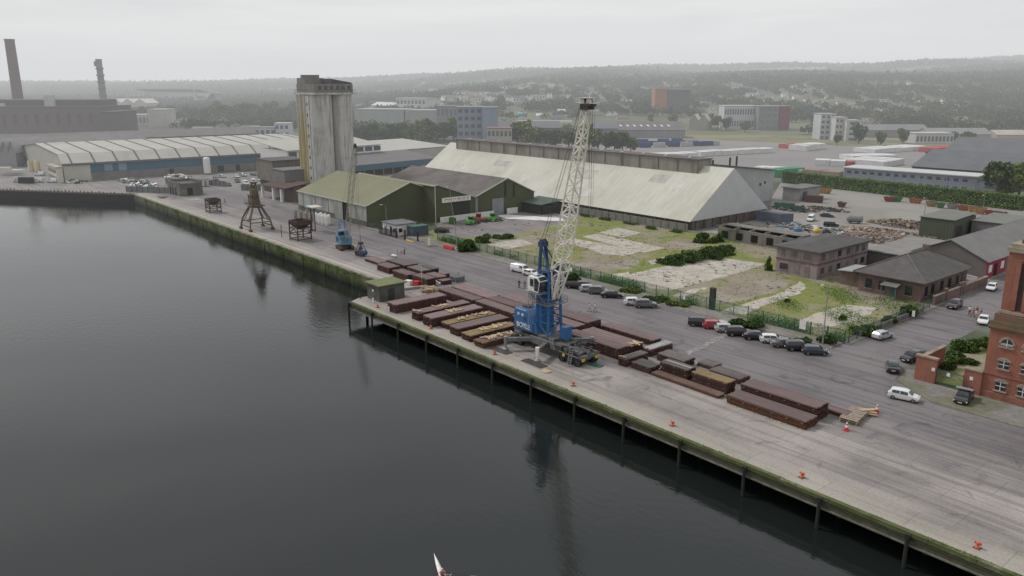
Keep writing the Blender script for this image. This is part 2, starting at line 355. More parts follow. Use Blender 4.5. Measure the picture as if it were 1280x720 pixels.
# timber wharf on the far bend
a=Vector((-202,14.));b_=Vector((-252,-24));d=(b_-a).normalized();ln=150
o=T('timber_wharf','dark timber wharf with upright fender piles at the far bend','wharf',a.x,a.y,0,math.atan2(d.y,d.x))
w=MB();w.box(0,ln,-.3,.02,-6,-.5);w.build('wharf_wall',M('tarred_timber',(.05,.045,.045),(.03,.028,.028),.8,stretch=(3,1,.3)),o)
w=MB();w.box(0,ln,-.42,-.31,-.45,-.1);w.box(0,ln,-.42,-.31,-2.4,-2.1);w.build('fender_rail',timber_g,o)
tb=M('tarred_pile',(.055,.05,.048),(.035,.03,.03),1)
for k in range(60):
    w=MB();w.tube((0,0,-6),(0,0,.55+R.uniform(-.4,.25)),.22,.19,n=6);q=w.build('pile',tb,o);q.location=(k*1.75+.4,-.62,0)
# carriageways and yards, each sheet 4 mm above the last
sheet('upper_quay_surface',[(-202,15.),(-6,15.),(-6,30),(-215,30)],.008,m_up)
sheet('upper_yard',[(-262,30),(-120,30),(-122,46),(-124,110),(-245,110)],.006,m_apr)
sheet('rear_yard',[(-262,112),(-126,82),(-128,110),(-160,118),(-160,200),(-150,240),(-262,240)],.007,m_road)
sheet('apron',[(-6,16),(300,16),(300,24.5),(-6,24.5)],.010,m_apr)
sheet('road',[(-215,30),(-6,30),(-6,24.5),(300,24.5),(300,36.4),(92,36.4),(85.5,40),(84,46),(82,120),(80,300),(72,300),(71.5,120),(72.5,46.5),(-60,46),(-122,44),(-215,46)],.014,m_road)
sheet('brownfield',[(-58,50.5),(72,50.5),(71,88),(34,118),(-9,116),(-9,114),(-68,112),(-68,80),(-60,58)],.02,m_brown)
sheet('yard',[(-68,80),(-70.8,66),(-58,60),(-47,54),(-40,75),(-50,112),(-70,112)],.024,m_apr)
sheet('gravel_yard',[(-8,118),(34,118),(70,112),(72,235),(-60,243),(-34,195),(-10,157)],.018,m_yard)
sheet('container_yard',[(-30,262),(-64,260),(-300,320),(-300,520),(-60,520),(60,330)],.016,M('pale_yard',(.26,.245,.235),(.22,.21,.20),.02))
sheet('dry_field',[(-300,430),(-420,560),(-330,760),(-60,600),(-60,500)],.022,m_field)
sheet('wharf_yard',[(-203,15.5),(-252,-22),(-400,-132),(-330,60),(-215,60)],.012,m_apr)
def strip(name,pts,w_,z0,z1,mat):           # kerbed ribbon: pts in (s,n), w_ wide to the left
    mb=MB()
    for (a0,a1),(b0,b1) in zip(pts,pts[1:]):
        dx,dy=b0-a0,b1-a1;l=math.hypot(dx,dy);nx_,ny_=-dy/l*w_,dx/l*w_
        mb.prism([(a0,a1),(b0,b1),(b0+nx_,b1+ny_),(a0+nx_,a1+ny_)],z0,z1)
    o=mb.build(name,mat);qframe(o);return tag(o,kind='structure')
strip('pavement',[(-58,46.6),(72,46.6)],3.6,.0,.12,m_pave)
strip('kerb',[(-58,46.35),(72.2,46.35)],.22,.0,.135,conc)
strip('pavement',[(73.2,50.3),(71.8,110)],2.,.0,.12,m_pave)
mb=MB();mb.prism([(84.6,46),(86.,40.),(92.6,35.4),(140,35.4),(140,42.6),(88,42.6),(86.2,46)],0,.12);qframe(struct('pavement',mb,m_pave))
strip('verge',[(-120,44.6),(-60,45.6)],1.2,0,.10,m_pave)
# broken concrete slabs of the demolished works
def rough_poly(pts,amp=.35,step=1.6):
    out=[]
    for (a,b),(c,d) in zip(pts,pts[1:]+pts[:1]):
        l=math.hypot(c-a,d-b);k=max(1,int(l/step))
        for i in range(k):
            t=i/k;out.append((a+(c-a)*t+R.uniform(-amp,amp),b+(d-b)*t+R.uniform(-amp,amp)))
    return out
SL=[[(705,301),(717,298),(802,314),(780,320),(755,318)],[(727,296),(747,292),(832,310),(805,316)],[(747,291),(772,285),(802,291),(780,297)],
[(775,346),(820,335),(895,322),(958,330),(925,341),(838,363),(815,361),(797,353)],[(897,390),(932,393),(962,380),(1000,367),(1008,358),(1000,352),(977,366),(930,380)],
[(810,327),(830,321),(830,327),(815,331)],[(985,409),(1020,392),(1060,381),(1097,385),(1078,400),(1035,409)],[(840,370),(868,360),(885,360),(850,374)],[(760,344),(785,340),(793,346),(774,352)],[(606,306),(650,299),(668,305),(625,313)],[(905,398),(925,402),(905,408),(890,402)]]
for i,pl in enumerate(SL):
    q=[Qp(x,y) for x,y in pl]
    sheet('concrete_slab',rough_poly(q,.28),.028+.004*i,m_slab)
m_dirt=ground_mat('bare_dirt',(.27,.235,.185),(.22,.195,.15),(.30,.275,.23),.2,.08,(.17,.17,.09))
for i,pl in enumerate(([(872,374),(905,356),(975,346),(998,352),(962,367),(905,381)],[(700,330),(740,322),(800,326),(790,336),(735,341)],[(835,302),(850,296),(880,306),(862,312)],[(1045,366),(1080,356),(1120,372),(1085,380)])):
    sheet('dirt_patch',rough_poly([Qp(x,y) for x,y in pl],.7),.024,m_dirt)
# road markings: faint worn lines
m_line=M('worn_line_paint',(.34,.33,.31),(.16,.155,.15),1.5,amt=(.42,.55))
mb=MB()
for k in range(-16,24): mb.box(k*5.,k*5+2.,34.2,34.32,.020,.0201)
ml=mb.build('road_marking',m_line);qframe(ml);tag(ml,kind='structure')
mb=MB();mb.add([(58,26,.0205),(59.1,26,.0205),(57.,40,.0205),(55.9,40,.0205)],[(0,1,2,3)]);mb.add([(20,45.9,.0205),(72,45.9,.0205),(72,46.02,.0205),(20,46.02,.0205)],[(0,1,2,3)]);ml=mb.build('road_marking',m_line);qframe(ml);tag(ml,kind='structure')
# crane rails along the upper quay
mb=MB();mb.box(-200,-8,16.6,16.72,.0,.03);mb.box(-200,-8,23.4,23.52,0,.03);ml=mb.build('crane_rail',steel_d);qframe(ml);tag(ml,'pair of old crane rails set in the upper quay','rail')
# ================================================================ HILLS
Z1=np.array([(0,3),(400,8),(480,18),(560,30),(640,38),(800,45),(1000,48),(1280,58),(1500,60)]);Z2=np.array([(0,38),(250,42),(400,50),(500,58),(560,66),(640,82),(700,90),(800,96),(960,100),(1080,106),(1150,118),(1280,128),(1500,130)])
def hill(x,y):
    x=np.asarray(x,float);y=np.asarray(y,float);px=640+1000*x/np.maximum(y*.969+10,1)
    a=np.interp(px,Z1[:,0],Z1[:,1]);b=np.interp(px,Z2[:,0],Z2[:,1])
    t=np.clip((y-640)/900,0,1);t2=np.clip((y-1540)/1660,0,1);t3=np.clip((y-3200)/1500,0,1)
    z=-1.2+a*(t*t*(3-2*t)*.6+t*.4)+(b-a)*(t2*.5+.5*t2*t2*(3-2*t2));z=z*(1-.5*t3)
    w_=np.clip((y-700)/800,0,1);return z+w_*(4*np.sin(x*.006+y*.003)+3*np.sin(x*.013-y*.004+1))*np.clip(a/30,0,1)
gy=np.concatenate([np.linspace(620,1700,46),np.linspace(1750,5200,40)]);gu=np.linspace(-1.0,1.05,110)
V=[];
for y_ in gy:
    xx=gu*(y_*.969+10);zz=hill(xx,np.full_like(xx,y_));V.append(np.stack([xx,np.full_like(xx,y_),zz],1))
V=np.concatenate(V);nu=len(gu);F=np.array([(i*nu+j,i*nu+j+1,(i+1)*nu+j+1,(i+1)*nu+j) for i in range(len(gy)-1) for j in range(nu-1)])
o=npmesh('hills',V,F,m_hill);o['kind']='structure';o.data.polygons.foreach_set('use_smooth',[True]*len(F))
def hit(px,py):                               # first point of the land under a line of sight
    u=(px-640)/FP;v=(py-360)/FP;dx,dy,dz=u,cp-v*sp,-sp-v*cp
    t=300.
    while t<4200:
        z=max(0.,float(hill(dx*t,dy*t)))
        if H+dz*t<=z: return (dx*t,dy*t,z)
        t+=6
    return (dx*t,dy*t,float(hill(dx*t,dy*t)))
# ================================================================ STEEL STACKS
m_top=[M('stacked_steel_top',(.235,.172,.160),(.175,.128,.120),.8,rough=.8,stretch=(.3,1.5,1),rnd=.3,dark=(.31,.225,.19),darkamt=(.58,.7)),
       M('stacked_steel_brown',(.22,.145,.115),(.16,.105,.085),.8,rough=.85,rnd=.15),
       M('stacked_steel_grey',(.165,.145,.138),(.115,.10,.095),.8,rough=.7,rnd=.15)]
m_side=M('steel_edge',(.105,.050,.040),(.06,.034,.029),1.6,rough=.85,rnd=.2)
m_side2=M('orange_rust_edge',(.13,.060,.035),(.08,.040,.028),1.6,rough=.9)
m_bright=M('white_sheen_steel',(.50,.49,.50),(.24,.22,.22),.9,rough=.35,stretch=(.3,3,1),amt=(.3,.6))  # pale colour carries the white sheen of the stack top
m_ochre=M('ochre_steel_top',(.30,.22,.115),(.21,.15,.085),.9,rough=.8)
m_tim=timber
STK='stacks of steel bars laid out on the quay'
def stack(s0,s1,n0,n1,h,ori,label,top=0,side=None,deck=None,tim=None,low=None):
    """deck: material of the uppermost layer; tim: list of (a0,a1) stretches (0..1) strewn with timber bearers"""
    h*=.87 if h>1.1 else 1.
    cs,cn=(s0+s1)/2,(n0+n1)/2;L,Wd=((s1-s0),(n1-n0)) if ori=='s' else ((n1-n0),(s1-s0))
    jit=R.uniform(-.02,.02)
    t=T('steel_stack',label,'steel stack',cs,cn,.02,(0 if ori=='s' else math.pi/2)+jit,STK)
    nb=max(3,round(Wd/.42));bw=Wd/nb;nl=max(2,round(h/.24));lh=h/nl
    mb=MB();mb2=MB();db=MB()
    for k in range(nl):
        z0=k*lh;ox=R.uniform(-.13,.13);oy=R.uniform(-.05,.05);tgt=mb2 if k==nl-1 else mb
        # a small gap every few layers, filled with bearers
        g=.045 if k%3 else .085
        if k%3==0:
            for q in range(int(L/2.2)+1): db.cb(-L/2+.5+q*(L-1)/max(1,int(L/2.2)),oy,z0+g/2,.12,Wd+.1,g)
        for j in range(nb):
            y=-Wd/2+bw*(j+.5)+oy;e=R.uniform(-.10,.10)+ox
            if k==nl-1:
                mb2.box(-L/2+e,L/2+e,y-bw/2+.025,y+bw/2-.025,z0+g,z0+lh+R.uniform(-.012,.012))
            elif j in(0,nb-1) or 1:
                if j in (0,nb-1): mb.box(-L/2+e,L/2+e,y-bw/2+.01,y+bw/2-.01,z0+g,z0+lh-.005)
                else:
                    mb.box(-L/2+e,-L/2+e+.6,y-bw/2+.02,y+bw/2-.02,z0+g,z0+lh-.005);mb.box(L/2+e-.6,L/2+e,y-bw/2+.02,y+bw/2-.02,z0+g,z0+lh-.005)
    mb.box(-L/2+.5,L/2-.5,-Wd/2+.3,Wd/2-.3,.02,h-lh)
    mb.build('bars',side or m_side,t);mb2.build('top_layer',deck or m_top[top],t);db.build('bearers',timber_g,t)
    if tim:
        for a0,a1 in tim:
            tb=MB()
            for q in range(int((a1-a0)*L*3.0)+3):
                x=-L/2+L*R.uniform(a0,a1);tb.cb(x,R.uniform(-.25,.25),h+.07+R.uniform(0,.16),R.uniform(.14,.32),Wd*R.uniform(.4,.85),.10,R.uniform(-1.2,1.2),R.uniform(-.04,.04))
            tb.build('loose_timber',timber,t)
    return t
ST=[
(5.9,8.9,2.6,14.3,2.,'n','long plain stack of dark steel bars nearest the flat-roofed quay hut',0,None,None,None),
(13.4,15.8,3.2,15.1,1.8,'n','steel stack with pale timber heaped midway and at its water end',0,None,None,[(.35,.62),(0,.04)]),
(17.7,20.6,2.8,14.3,2.,'n','steel stack with one small patch of timber blocks in the middle',0,None,None,[(.42,.62)]),
(21.1,23.4,4.3,15.2,1.,'n','low sand-coloured stack littered with light timber along its length',1,None,m_ochre,[(.25,.9)]),
(25.2,28.0,3.3,14.4,1.7,'n','plain steel stack between two timber-strewn stacks',0,None,None,None),
(29.0,31.6,3.1,12.9,1.35,'n','ochre-topped stack with white boards lying across its middle',1,None,m_ochre,[(.3,.85)]),
(33.1,35.7,2.6,10.0,1.2,'n','short low stack with timber beams right beside the blue crane',1,m_side2,None,[(.2,.95)]),
(3.9,15.5,15.9,18.6,2.,'s','steel stack lying parallel to the quay behind the hut end of the jetty rows',0,None,None,None),
(3.8,15.7,19.1,22.4,2.,'s','wide reddish stack on the road side behind the first parallel stack',0,None,None,None),
(15.9,27.3,16.0,18.4,2.,'s','dark steel stack parallel to the quay, behind the ochre-topped stack',0,None,None,None),
(15.9,27.5,18.9,21.6,2.,'s','middle stack of three side by side, left of the blue crane cab',0,None,None,None),
(16.4,28.2,22.1,25.3,1.9,'s','road-side reddish stack left of the blue crane tower',0,None,None,None),
(28.6,40.2,22.0,25.4,2.,'s','reddish stack with its end face showing just right of the crane tower',0,None,None,None),
(28.4,40.6,18.7,21.3,2.,'s','stack running behind the crane tower with its right end in view',0,None,None,None),
(28.2,40.3,15.2,18.1,1.9,'s','steel stack mostly hidden directly behind the crane machine house',0,None,None,None),
(41.7,53.5,15.4,17.9,2.1,'s','tall stack with long dark side right of the crane wheels',0,None,None,None),
(42.1,53.4,18.5,21.6,1.8,'s','broad stack behind the tall one, with orange boards at its far right end',0,None,None,[(.93,1.)]),
(40.8,52.6,24.7,26.9,1.2,'s','low narrow reddish stack nearest the road, right of the crane',0,None,None,None),
(54.3,55.9,20.4,25.9,1.5,'n','short stack with a silvery white sheen on top, set crosswise',2,None,m_bright,None),
(55.0,56.6,13.9,19.0,1.5,'n','short crosswise stack with a yellow end on its top',2,None,None,[(0,.08)]),
(57.3,60.9,14.3,16.7,1.2,'s','small square dark grey stack at the front of the mixed group',2,None,None,None),
(57.5,62.6,20.1,23.0,1.4,'s','dark grey stack just right of the silvery topped stack',2,None,None,None),
(63.2,66.0,22.9,25.2,.6,'s','flat thin pile of dark bars on the road side of the mixed group',2,None,None,None),
(61.4,66.4,16.2,18.3,2.,'s','dark stack with one bright white stripe along its top',2,None,None,None),
(67.2,73.2,16.2,18.3,2.,'s','dark stack with an ochre yellow top beside the white striped one',2,None,m_ochre,None),
(66.6,72.0,21.0,23.6,.8,'s','low grey-topped stack behind the ochre topped stack',2,None,None,None),
(61.2,73.3,14.2,15.7,.5,'s','very low rusty strip of bars along the front of the mixed group',1,m_side2,None,None),
(74.7,86.0,17.3,20.3,2.2,'s','largest stack at the right end, tall with a long dark side',0,None,None,None),
(84.2,88.2,21.0,22.6,.7,'s','low offcut pile poking out behind the largest right end stack',0,None,None,None),
(74.9,86.6,13.8,16.6,1.4,'s','rightmost front stack with orange rust edges and pale chocks',0,m_side2,None,None),
(-25.4,-20.,18.9,21.8,1.7,'s','short dark stack on the upper quay nearest the clamshell grab',0,None,None,None),
(-36.0,-29.3,21.7,24.7,.7,'s','low thin stack at the upper left end of the far group',0,None,None,None),
(-29.2,-21.0,23.8,27.4,1.3,'s','wide grey stack in the back row of the far group',2,None,None,None),
(-18.7,-12.7,22.9,25.6,1.6,'s','pale-topped stack in the middle of the far group',2,None,None,None),
(-18.5,-13.7,26.3,28.2,1.4,'s','narrow stack in the rear corner of the far group',2,None,None,None),
(-16.4,-10.3,17.6,20.3,2.,'s','block stack at the front of the far group, water side, left one',0,None,None,None),
(-10.1,-4.5,18.6,21.1,2.,'s','block stack at the front of the far group, right end one',0,None,None,None),
(-10.7,-5.8,22.5,24.9,1.5,'s','lower block stack just behind the right front one of the far group',0,None,None,None),
(-10.8,-8.4,25.9,27.5,1.2,'s','tiny dark stack beside the grey mesh cage',0,None,None,None),
(-5.4,-3.6,22.2,24.6,.9,'s','small low bundle at the right end of the far group',0,None,None,None)]
for a in ST:
    stack(*a[:7],top=a[7],side=a[8],deck=a[9],tim=a[10])
    if 'white stripe' in a[6]:
        t=[o for o in C.objects if o.name.startswith('steel_stack')][-1]
mb=MB();mb.box(-2.4,2.4,-.15,.35,0,.02);o=solo('steel_sheet',mb,m_bright,'bright steel strip lying on top of a dark stack','steel sheet',63.9,17.2,1.79)  # thin pale strip laid on the stack, in the sheen colour
mb=MB()
for k in range(5): mb.cb(-4+k*2.1+R.uniform(-.4,.4),R.uniform(-.1,.1),.06,.7,.14,.12)
solo('timber_chocks',mb,timber,'pale timber chocks on the front edge of the rightmost stack','timber chocks',80.7,13.6,.02)
# mesh cage
o=T('mesh_cage','grey mesh cage pallet at the road side of the far stacks','cage',-4.9,27,.02);mb=MB()
for a in(-1.1,1.1):
    for b in(-1.2,1.2): mb.box(a-.04,a+.04,b-.04,b+.04,0,1.6)
for k in range(9):
    for y in(-1.2,1.2): mb.box(-1.1,1.1,y-.015,y+.015,.1+k*.18,.13+k*.18)
    for x in(-1.1,1.1): mb.box(x-.015,x+.015,-1.2,1.2,.1+k*.18,.13+k*.18)
mb.build('mesh_frame',grey_p,o);mb=MB();mb.box(-1.05,1.05,-1.15,1.15,.05,1.0);mb.build('load',M('grey_green_load',(.16,.19,.18)),o)
# ================================================================ HARBOUR CRANE
CR=T('harbour_crane','tall mobile harbour crane with blue machine house and white lattice boom','crane',43,10.3,.02,rad(0))
gm=M('crane_grey',(.165,.17,.17),(.11,.11,.105),1.5,rough=.6,dark=(.06,.055,.05))
wl=M('boom_cream',(.84,.81,.72),(.70,.66,.56),1.2,rough=.5)
# undercarriage
mb=MB();mb.box(-4.2,4.6,-1.5,1.5,1.15,2.2);mb.box(-2.2,2.2,-2.1,2.1,1.3,2.5);mb.lathe([(1.9,2.5),(1.9,3.0),(0,3.0)],n=20)
mb.box(4.6,8.4,-1.15,1.15,1.35,1.95);mb.box(-7.3,-4.2,-1.0,1.0,1.35,1.9);mb.build('chassis',gm,CR,bevel=.05)
for (x,y) in ((-4.6,-5.2),(2.9,-5.0),(-4.6,5.2),(4.6,5.4)):
    mb=MB();a=Vector((x*.35,y*.22,1.75));b=Vector((x,y,1.85));d=(b-a);ang=math.atan2(d.y,d.x);c=(a+b)/2
    mb.cb(c.x,c.y,c.z,d.length,.75,.62,ang);b_o=mb.build('outrigger',gm,CR,bevel=.04)
    mb=MB();mb.tube((x,y,.3),(x,y,1.6),.2,n=10);mb.tube((x,y,1.0),(x,y,2.3),.27,.33,n=10);mb.build('jack',white_p if (x>0 and y<0) else grey_p,b_o)
    mb=MB();mb.lathe([(0,.4),(.22,.4),(.5,.22),(.5,.1),(0,.1)],x,y,12);mb.build('foot',grey_p,b_o)
def wheel(parent,x,y,z,r,wd,name='wheel',rimm=None):
    mb=MB(Matrix.Translation((x,y,z))@Matrix.Rotation(math.pi/2,4,'X'));mb.lathe([(r*.55,-wd/2),(r*.93,-wd/2),(r,-wd*.34),(r,wd*.34),(r*.93,wd/2),(r*.55,wd/2)],n=16)
    o=mb.build(name,black_p,parent,smooth=False)
    mb=MB(Matrix.Translation((x,y,z))@Matrix.Rotation(math.pi/2,4,'X'));mb.lathe([(0,-wd*.30),(r*.3,-wd*.36),(r*.56,-wd*.30),(r*.56,wd*.30),(r*.3,wd*.36),(0,wd*.3)],n=12);mb.build('rim',rimm or grey_p,o);return o
for x in(5.2,6.9,8.5):
    for y in(-1.9,-1.25,1.25,1.9): wheel(CR,x,y,.74,.74,.5,rimm=steel_d)
for x in(-6.6,-5.1):
    for y in(-1.75,-1.15,1.15,1.75): wheel(CR,x,y,.74,.74,.5,rimm=steel_d)
mb=MB()
for x in(5.2,6.9,8.5): mb.tube((x,-1.9,.74),(x,1.9,.74),.16);mb.box(x-.25,x+.25,-.9,.9,.6,1.35)
mb.box(4.7,9.3,-2.35,-2.2,1.52,1.7);mb.box(4.7,9.3,2.2,2.35,1.52,1.7);mb.box(9.,9.4,-1.9,1.9,1.2,1.7);mb.build('axle_beams',gm,CR)
mb=MB();mb.box(9.42,9.5,-1.8,-1.1,.9,1.35);mb.box(9.42,9.5,1.1,1.8,.9,1.35);mb.box(5.8,6.3,-2.42,-2.36,1.1,1.5);mb.build('hazard_plates',yellow_p,CR)
def ladder(mb,p,q,w=.5,n=8,r=.03,side=Vector((0,1,0))):
    p=Vector(p);q=Vector(q);o=side*w/2
    mb.tube(p-o,q-o,r,n=4);mb.tube(p+o,q+o,r,n=4)
    for k in range(n): c=p.lerp(q,(k+.5)/n);mb.tube(c-o,c+o,r*.8,n=4)
mb=MB();ladder(mb,(7.7,-2.8,.1),(7.2,-1.9,2.4),.7,8,.05,Vector((1,0,0)));ladder(mb,(4.2,-2.9,1.8),(3.3,-2.6,3.3),.7,5,.05,Vector((1,0,0)));mb.build('access_ladder',grey_p,CR)
mb=MB()
for k in range(26): mb.cb(R.uniform(3.2,9.2),R.uniform(-2.2,2.2),R.uniform(1.7,2.7),R.uniform(.2,.9),R.uniform(.15,.7),R.uniform(.15,.6),R.uniform(-.2,.2))
mb.tube((3,-1.6,2.3),(9,-1.9,3.0),.09);mb.tube((9,-1.9,3.0),(9,-1.9,1.6),.09);mb.tube((3,1.6,2.3),(9,1.9,3.0),.09);mb.build('carriage_equipment',gm,CR)
# deck with railings
mb=MB();mb.prism([(2,-2.3),(5.2,-2.1),(5.2,2.1),(2,2.3)],2.35,2.45)
for y in(-2.1,2.1):
    for z in(2.95,3.45): mb.tube((2.,y,z),(5.2,y,z),.03,n=4)
    for k in range(5): mb.tube((2+.8*k,y,2.45),(2+.8*k,y,3.45),.03,n=4)
mb.build('walkway',gm,CR)
# superstructure: machine house with a stepped, chamfered profile
prof=[(-6.3,2.9),(-6.3,6.0),(-6.,6.3),(-3.3,6.3),(-2.2,5.6),(-.9,4.3),(-.6,2.9)]
mb=MB();mb.extr(prof,0 if 0 else 1,-2.0,2.0)
mb.v=[(x,y,z) for (x,y,z) in mb.v];hs=mb.build('machine_house',blue_p,CR,bevel=.08)
mb=MB();mb.box(-6.5,-4.6,-1.75,1.75,2.35,2.9);mb.box(-4.5,3.,-1.7,1.7,2.75,2.92);mb.build('counterweight',gm,CR)
mb=MB()
for k in range(9): mb.box(-5.9+k*.17,-5.82+k*.17,-2.04,-2.0,3.2,3.75)
mb.box(-3.9,-3.1,-2.03,-2.0,4.6,5.3);mb.box(-1.7,-1.15,-2.03,-2.0,3.1,4.5);mb.build('louvres',blue_d,hs)
for (x0,z0) in((-5.4,5.25),(-4.4,5.25)):
    mb=MB();mb.box(x0,x0+.55,-2.05,-2.0,z0,z0+.42);mb.build('lamp_panel',cream_p,hs)
mb=MB();mb.tube((-3.6,.7,6.2),(-3.6,.7,7.2),.16,n=10);mb.tube((-3.6,.7,7.2),(-3.9,.7,7.4),.16,n=10);mb.box(-5.6,-4.2,-.8,.6,6.3,6.6);mb.build('exhaust',steel_d,hs)
tx=bpy.data.curves.new('lettering','FONT');tx.body='BOYLE';tx.size=1.15;tx.align_x='CENTER';tx.extrude=.012;tx.offset=.025
tmp=bpy.data.objects.new('tmp',tx);C.objects.link(tmp);bpy.context.view_layer.update()
me=bpy.data.meshes.new_from_object(tmp.evaluated_get(bpy.context.evaluated_depsgraph_get()));bpy.data.objects.remove(tmp)
me.materials.clear();me.materials.append(white_p);o=bpy.data.objects.new('lettering',me);C.objects.link(o);o.parent=hs;o.location=(-3.95,-2.03,3.30);o.rotation_euler=(math.pi/2,0,0);o.scale=(.98,.98,.98)
mb=MB()
for p,q in(((-6.2,-1.9),(-3.3,-1.9)),((-3.3,-1.9),(-3.3,1.9)),((-6.2,-1.9),(-6.2,1.9)),((-6.2,1.9),(-3.3,1.9))):
    for z in(6.75,7.25): mb.tube((*p,z),(*q,z),.025,n=4)
    for k in range(4): a=Vector((*p,6.3)).lerp(Vector((*q,6.3)),k/3);mb.tube(a,a+Vector((0,0,.95)),.025,n=4)
mb.build('roof_railing',grey_p,hs)
mb=MB();mb.box(3.2,4.4,-.6,1.,2.9,4.9);mb.build('control_cabinet',blue_p,CR,bevel=.05)
# lattice tower
def lattice(mb,P,Q_,r,rb,cells,phase=0):
    """P,Q_: 4 corner points at either end"""
    for i in range(4): mb.tube(P[i],Q_[i],r,n=6)
    for i in range(4):
        j=(i+1)%4
        for c in range(cells):
            a0=Vector(P[i]).lerp(Vector(Q_[i]),c/cells);a1=Vector(P[i]).lerp(Vector(Q_[i]),(c+1)/cells)
            b0=Vector(P[j]).lerp(Vector(Q_[j]),c/cells);b1=Vector(P[j]).lerp(Vector(Q_[j]),(c+1)/cells)
            if (c+i+phase)%2: mb.tube(a0,b1,rb,n=4,caps=False)
            else: mb.tube(b0,a1,rb,n=4,caps=False)
            mb.tube(a1,b1,rb*.85,n=4,caps=False)
mb=MB();b0,b1=1.45,1.15
P=[(-b0,-b0,3.),(b0,-b0,3.),(b0,b0,3.),(-b0,b0,3.)];Q_=[(-b1,-b1,13.2),(b1,-b1,13.2),(b1,b1,13.2),(-b1,b1,13.2)]
lattice(mb,P,Q_,.24,.11,5);mb.box(-1.3,-.2,-1.32,1.32,4,12.9);mb.box(-1.2,1.2,-.2,1.2,9.5,13.0);mb.build('tower',blue_p,CR)
mb=MB();mb.box(-1.35,1.35,-1.35,1.35,13.2,13.5);mb.tube((-1.35,-.9,13.4),(-1.5,-.45,17.2),.28,n=8);mb.tube((-1.35,.9,13.4),(-1.5,.45,17.2),.28,n=8);mb.tube((1.1,-1,13.4),(-1.4,-.4,17.1),.14,n=6);mb.tube((1.1,1,13.4),(-1.4,.4,17.1),.14,n=6)
mb.cb(-1.5,0,17.4,.8,1.5,.8);mb.build('mast_head',blue_d,CR)
mb=MB();
for y in(-.35,.35): mb.tube((-1.5,y-.08,17.7),(-1.5,y+.08,17.7),.5,n=14)
mb.build('sheave',steel_d,CR)
# ring platform
mb=MB();mb.box(-2.,2.,-2.1,-1.5,8.1,8.2);mb.box(-2.,2.,1.5,2.1,8.1,8.2);mb.box(-2.1,-1.5,-1.5,1.5,8.1,8.2);mb.box(1.5,2.1,-1.5,1.5,8.1,8.2)
for z in(8.65,9.2):
    for p,q in(((-2.1,-2.1),(2.1,-2.1)),((2.1,-2.1),(2.1,2.1)),((2.1,2.1),(-2.1,2.1)),((-2.1,2.1),(-2.1,-2.1))): mb.tube((*p,z),(*q,z),.035,n=4)
for k in range(6):
    for y in(-2.1,2.1): mb.tube((-2.1+.84*k,y,8.2),(-2.1+.84*k,y,9.2),.03,n=4);mb.tube((y,-2.1+.84*k,8.2),(y,-2.1+.84*k,9.2),.03,n=4)
mb.build('platform',grey_p,CR)
mb=MB();ladder(mb,(-1.9,-1.75,3.0),(-1.9,-1.75,12.2),.5,24,.035,Vector((1,0,0)))
for k in range(9): mb.lathe([(.4,0),(.42,.04)],-1.9,-2.05,8,9.+k*.4)
for y in(-2.3,-1.5): mb.tube((-2.3,y,3.2),(-2.3,y,12.5),.05,n=4)
mb.build('tower_ladder',grey_p,CR)
# operator cab on the water side of the tower
cb=MB();pr=[(-1.7,10.3),(-1.75,12.35),(-1.4,12.7),(.6,12.75),(1.15,12.1),(.75,10.2)]
cb.extr(pr,1,-3.1,-1.35);cabo=cb.build('cab',white_p,CR,bevel=.06)
mb=MB();mb.quad((-.1,-3.12,10.55),(.72,-3.12,10.45),(1.02,-3.12,12.05),(.5,-3.12,12.5),(-.1,-3.12,12.5));mb.quad((-1.1,-3.12,11.1),(-.25,-3.12,11.1),(-.25,-3.12,12.3),(-1.1,-3.12,12.3))
mb.quad((.79,-3.0,10.3),(.79,-1.45,10.3),(1.18,-1.45,12.05),(1.18,-3.,12.05));mb.quad((1.12,-2.95,12.22),(1.12,-1.5,12.22),(.70,-1.5,12.73),(.70,-2.95,12.73));mb.quad((-.9,-2.8,12.74),(.3,-2.8,12.775),(.3,-1.7,12.775),(-.9,-1.7,12.74))
mb.build('cab_windows',glass,cabo,recalc=False)
mb=MB();mb.box(-2.6,1.2,-3.2,-1.2,10.02,10.12);mb.tube((-2.5,-3.1,10.1),(-2.5,-3.1,11.1),.03,n=4);mb.tube((-2.5,-3.1,11.1),(-1.75,-3.1,11.1),.03,n=4);mb.tube((-1.4,-3,10.),(-1.1,-1.4,8.2),.07);mb.tube((.6,-3,10.),(.8,-1.4,8.2),.07);mb.build('cab_platform',grey_p,CR)
# boom
foot=Vector((1.5,0,9.0));tip=Vector((6.4,1.2,38.9));ax=(tip-foot).normalized();ux=Vector((0,1,0));ux=(ux-ax*ux.dot(ax)).normalized();vx=ax.cross(ux)
def ring(t,w,h): c=foot.lerp(tip,t);return [c+ux*(a*w/2)+vx*(b*h/2) for a,b in((-1,-1),(1,-1),(1,1),(-1,1))]
mb=MB();st=[(0,1.0,.35),(.16,2.0,1.9),(.45,1.75,1.75),(.8,1.2,1.2),(.975,.95,.95)];cl_=[3,6,7,4]
for (a,b,c_) in zip(st,st[1:],cl_): lattice(mb,ring(*a),ring(*b),.15,.08,c_)
for t_,w1,h1 in st[1:4]:
    rr=ring(t_,w1,h1);[mb.tube(rr[i],rr[(i+1)%4],.12,n=4) for i in range(4)];mb.tube(rr[0],rr[2],.07,n=4)
mb.build('boom',wl,CR)
mb=MB();c=foot.lerp(tip,.18);rr=ring(.155,2.0,1.9);mb.tube(rr[0],foot+Vector((0,-.6,0)),.2,n=6);mb.build('boom_foot_plate',wl,CR)
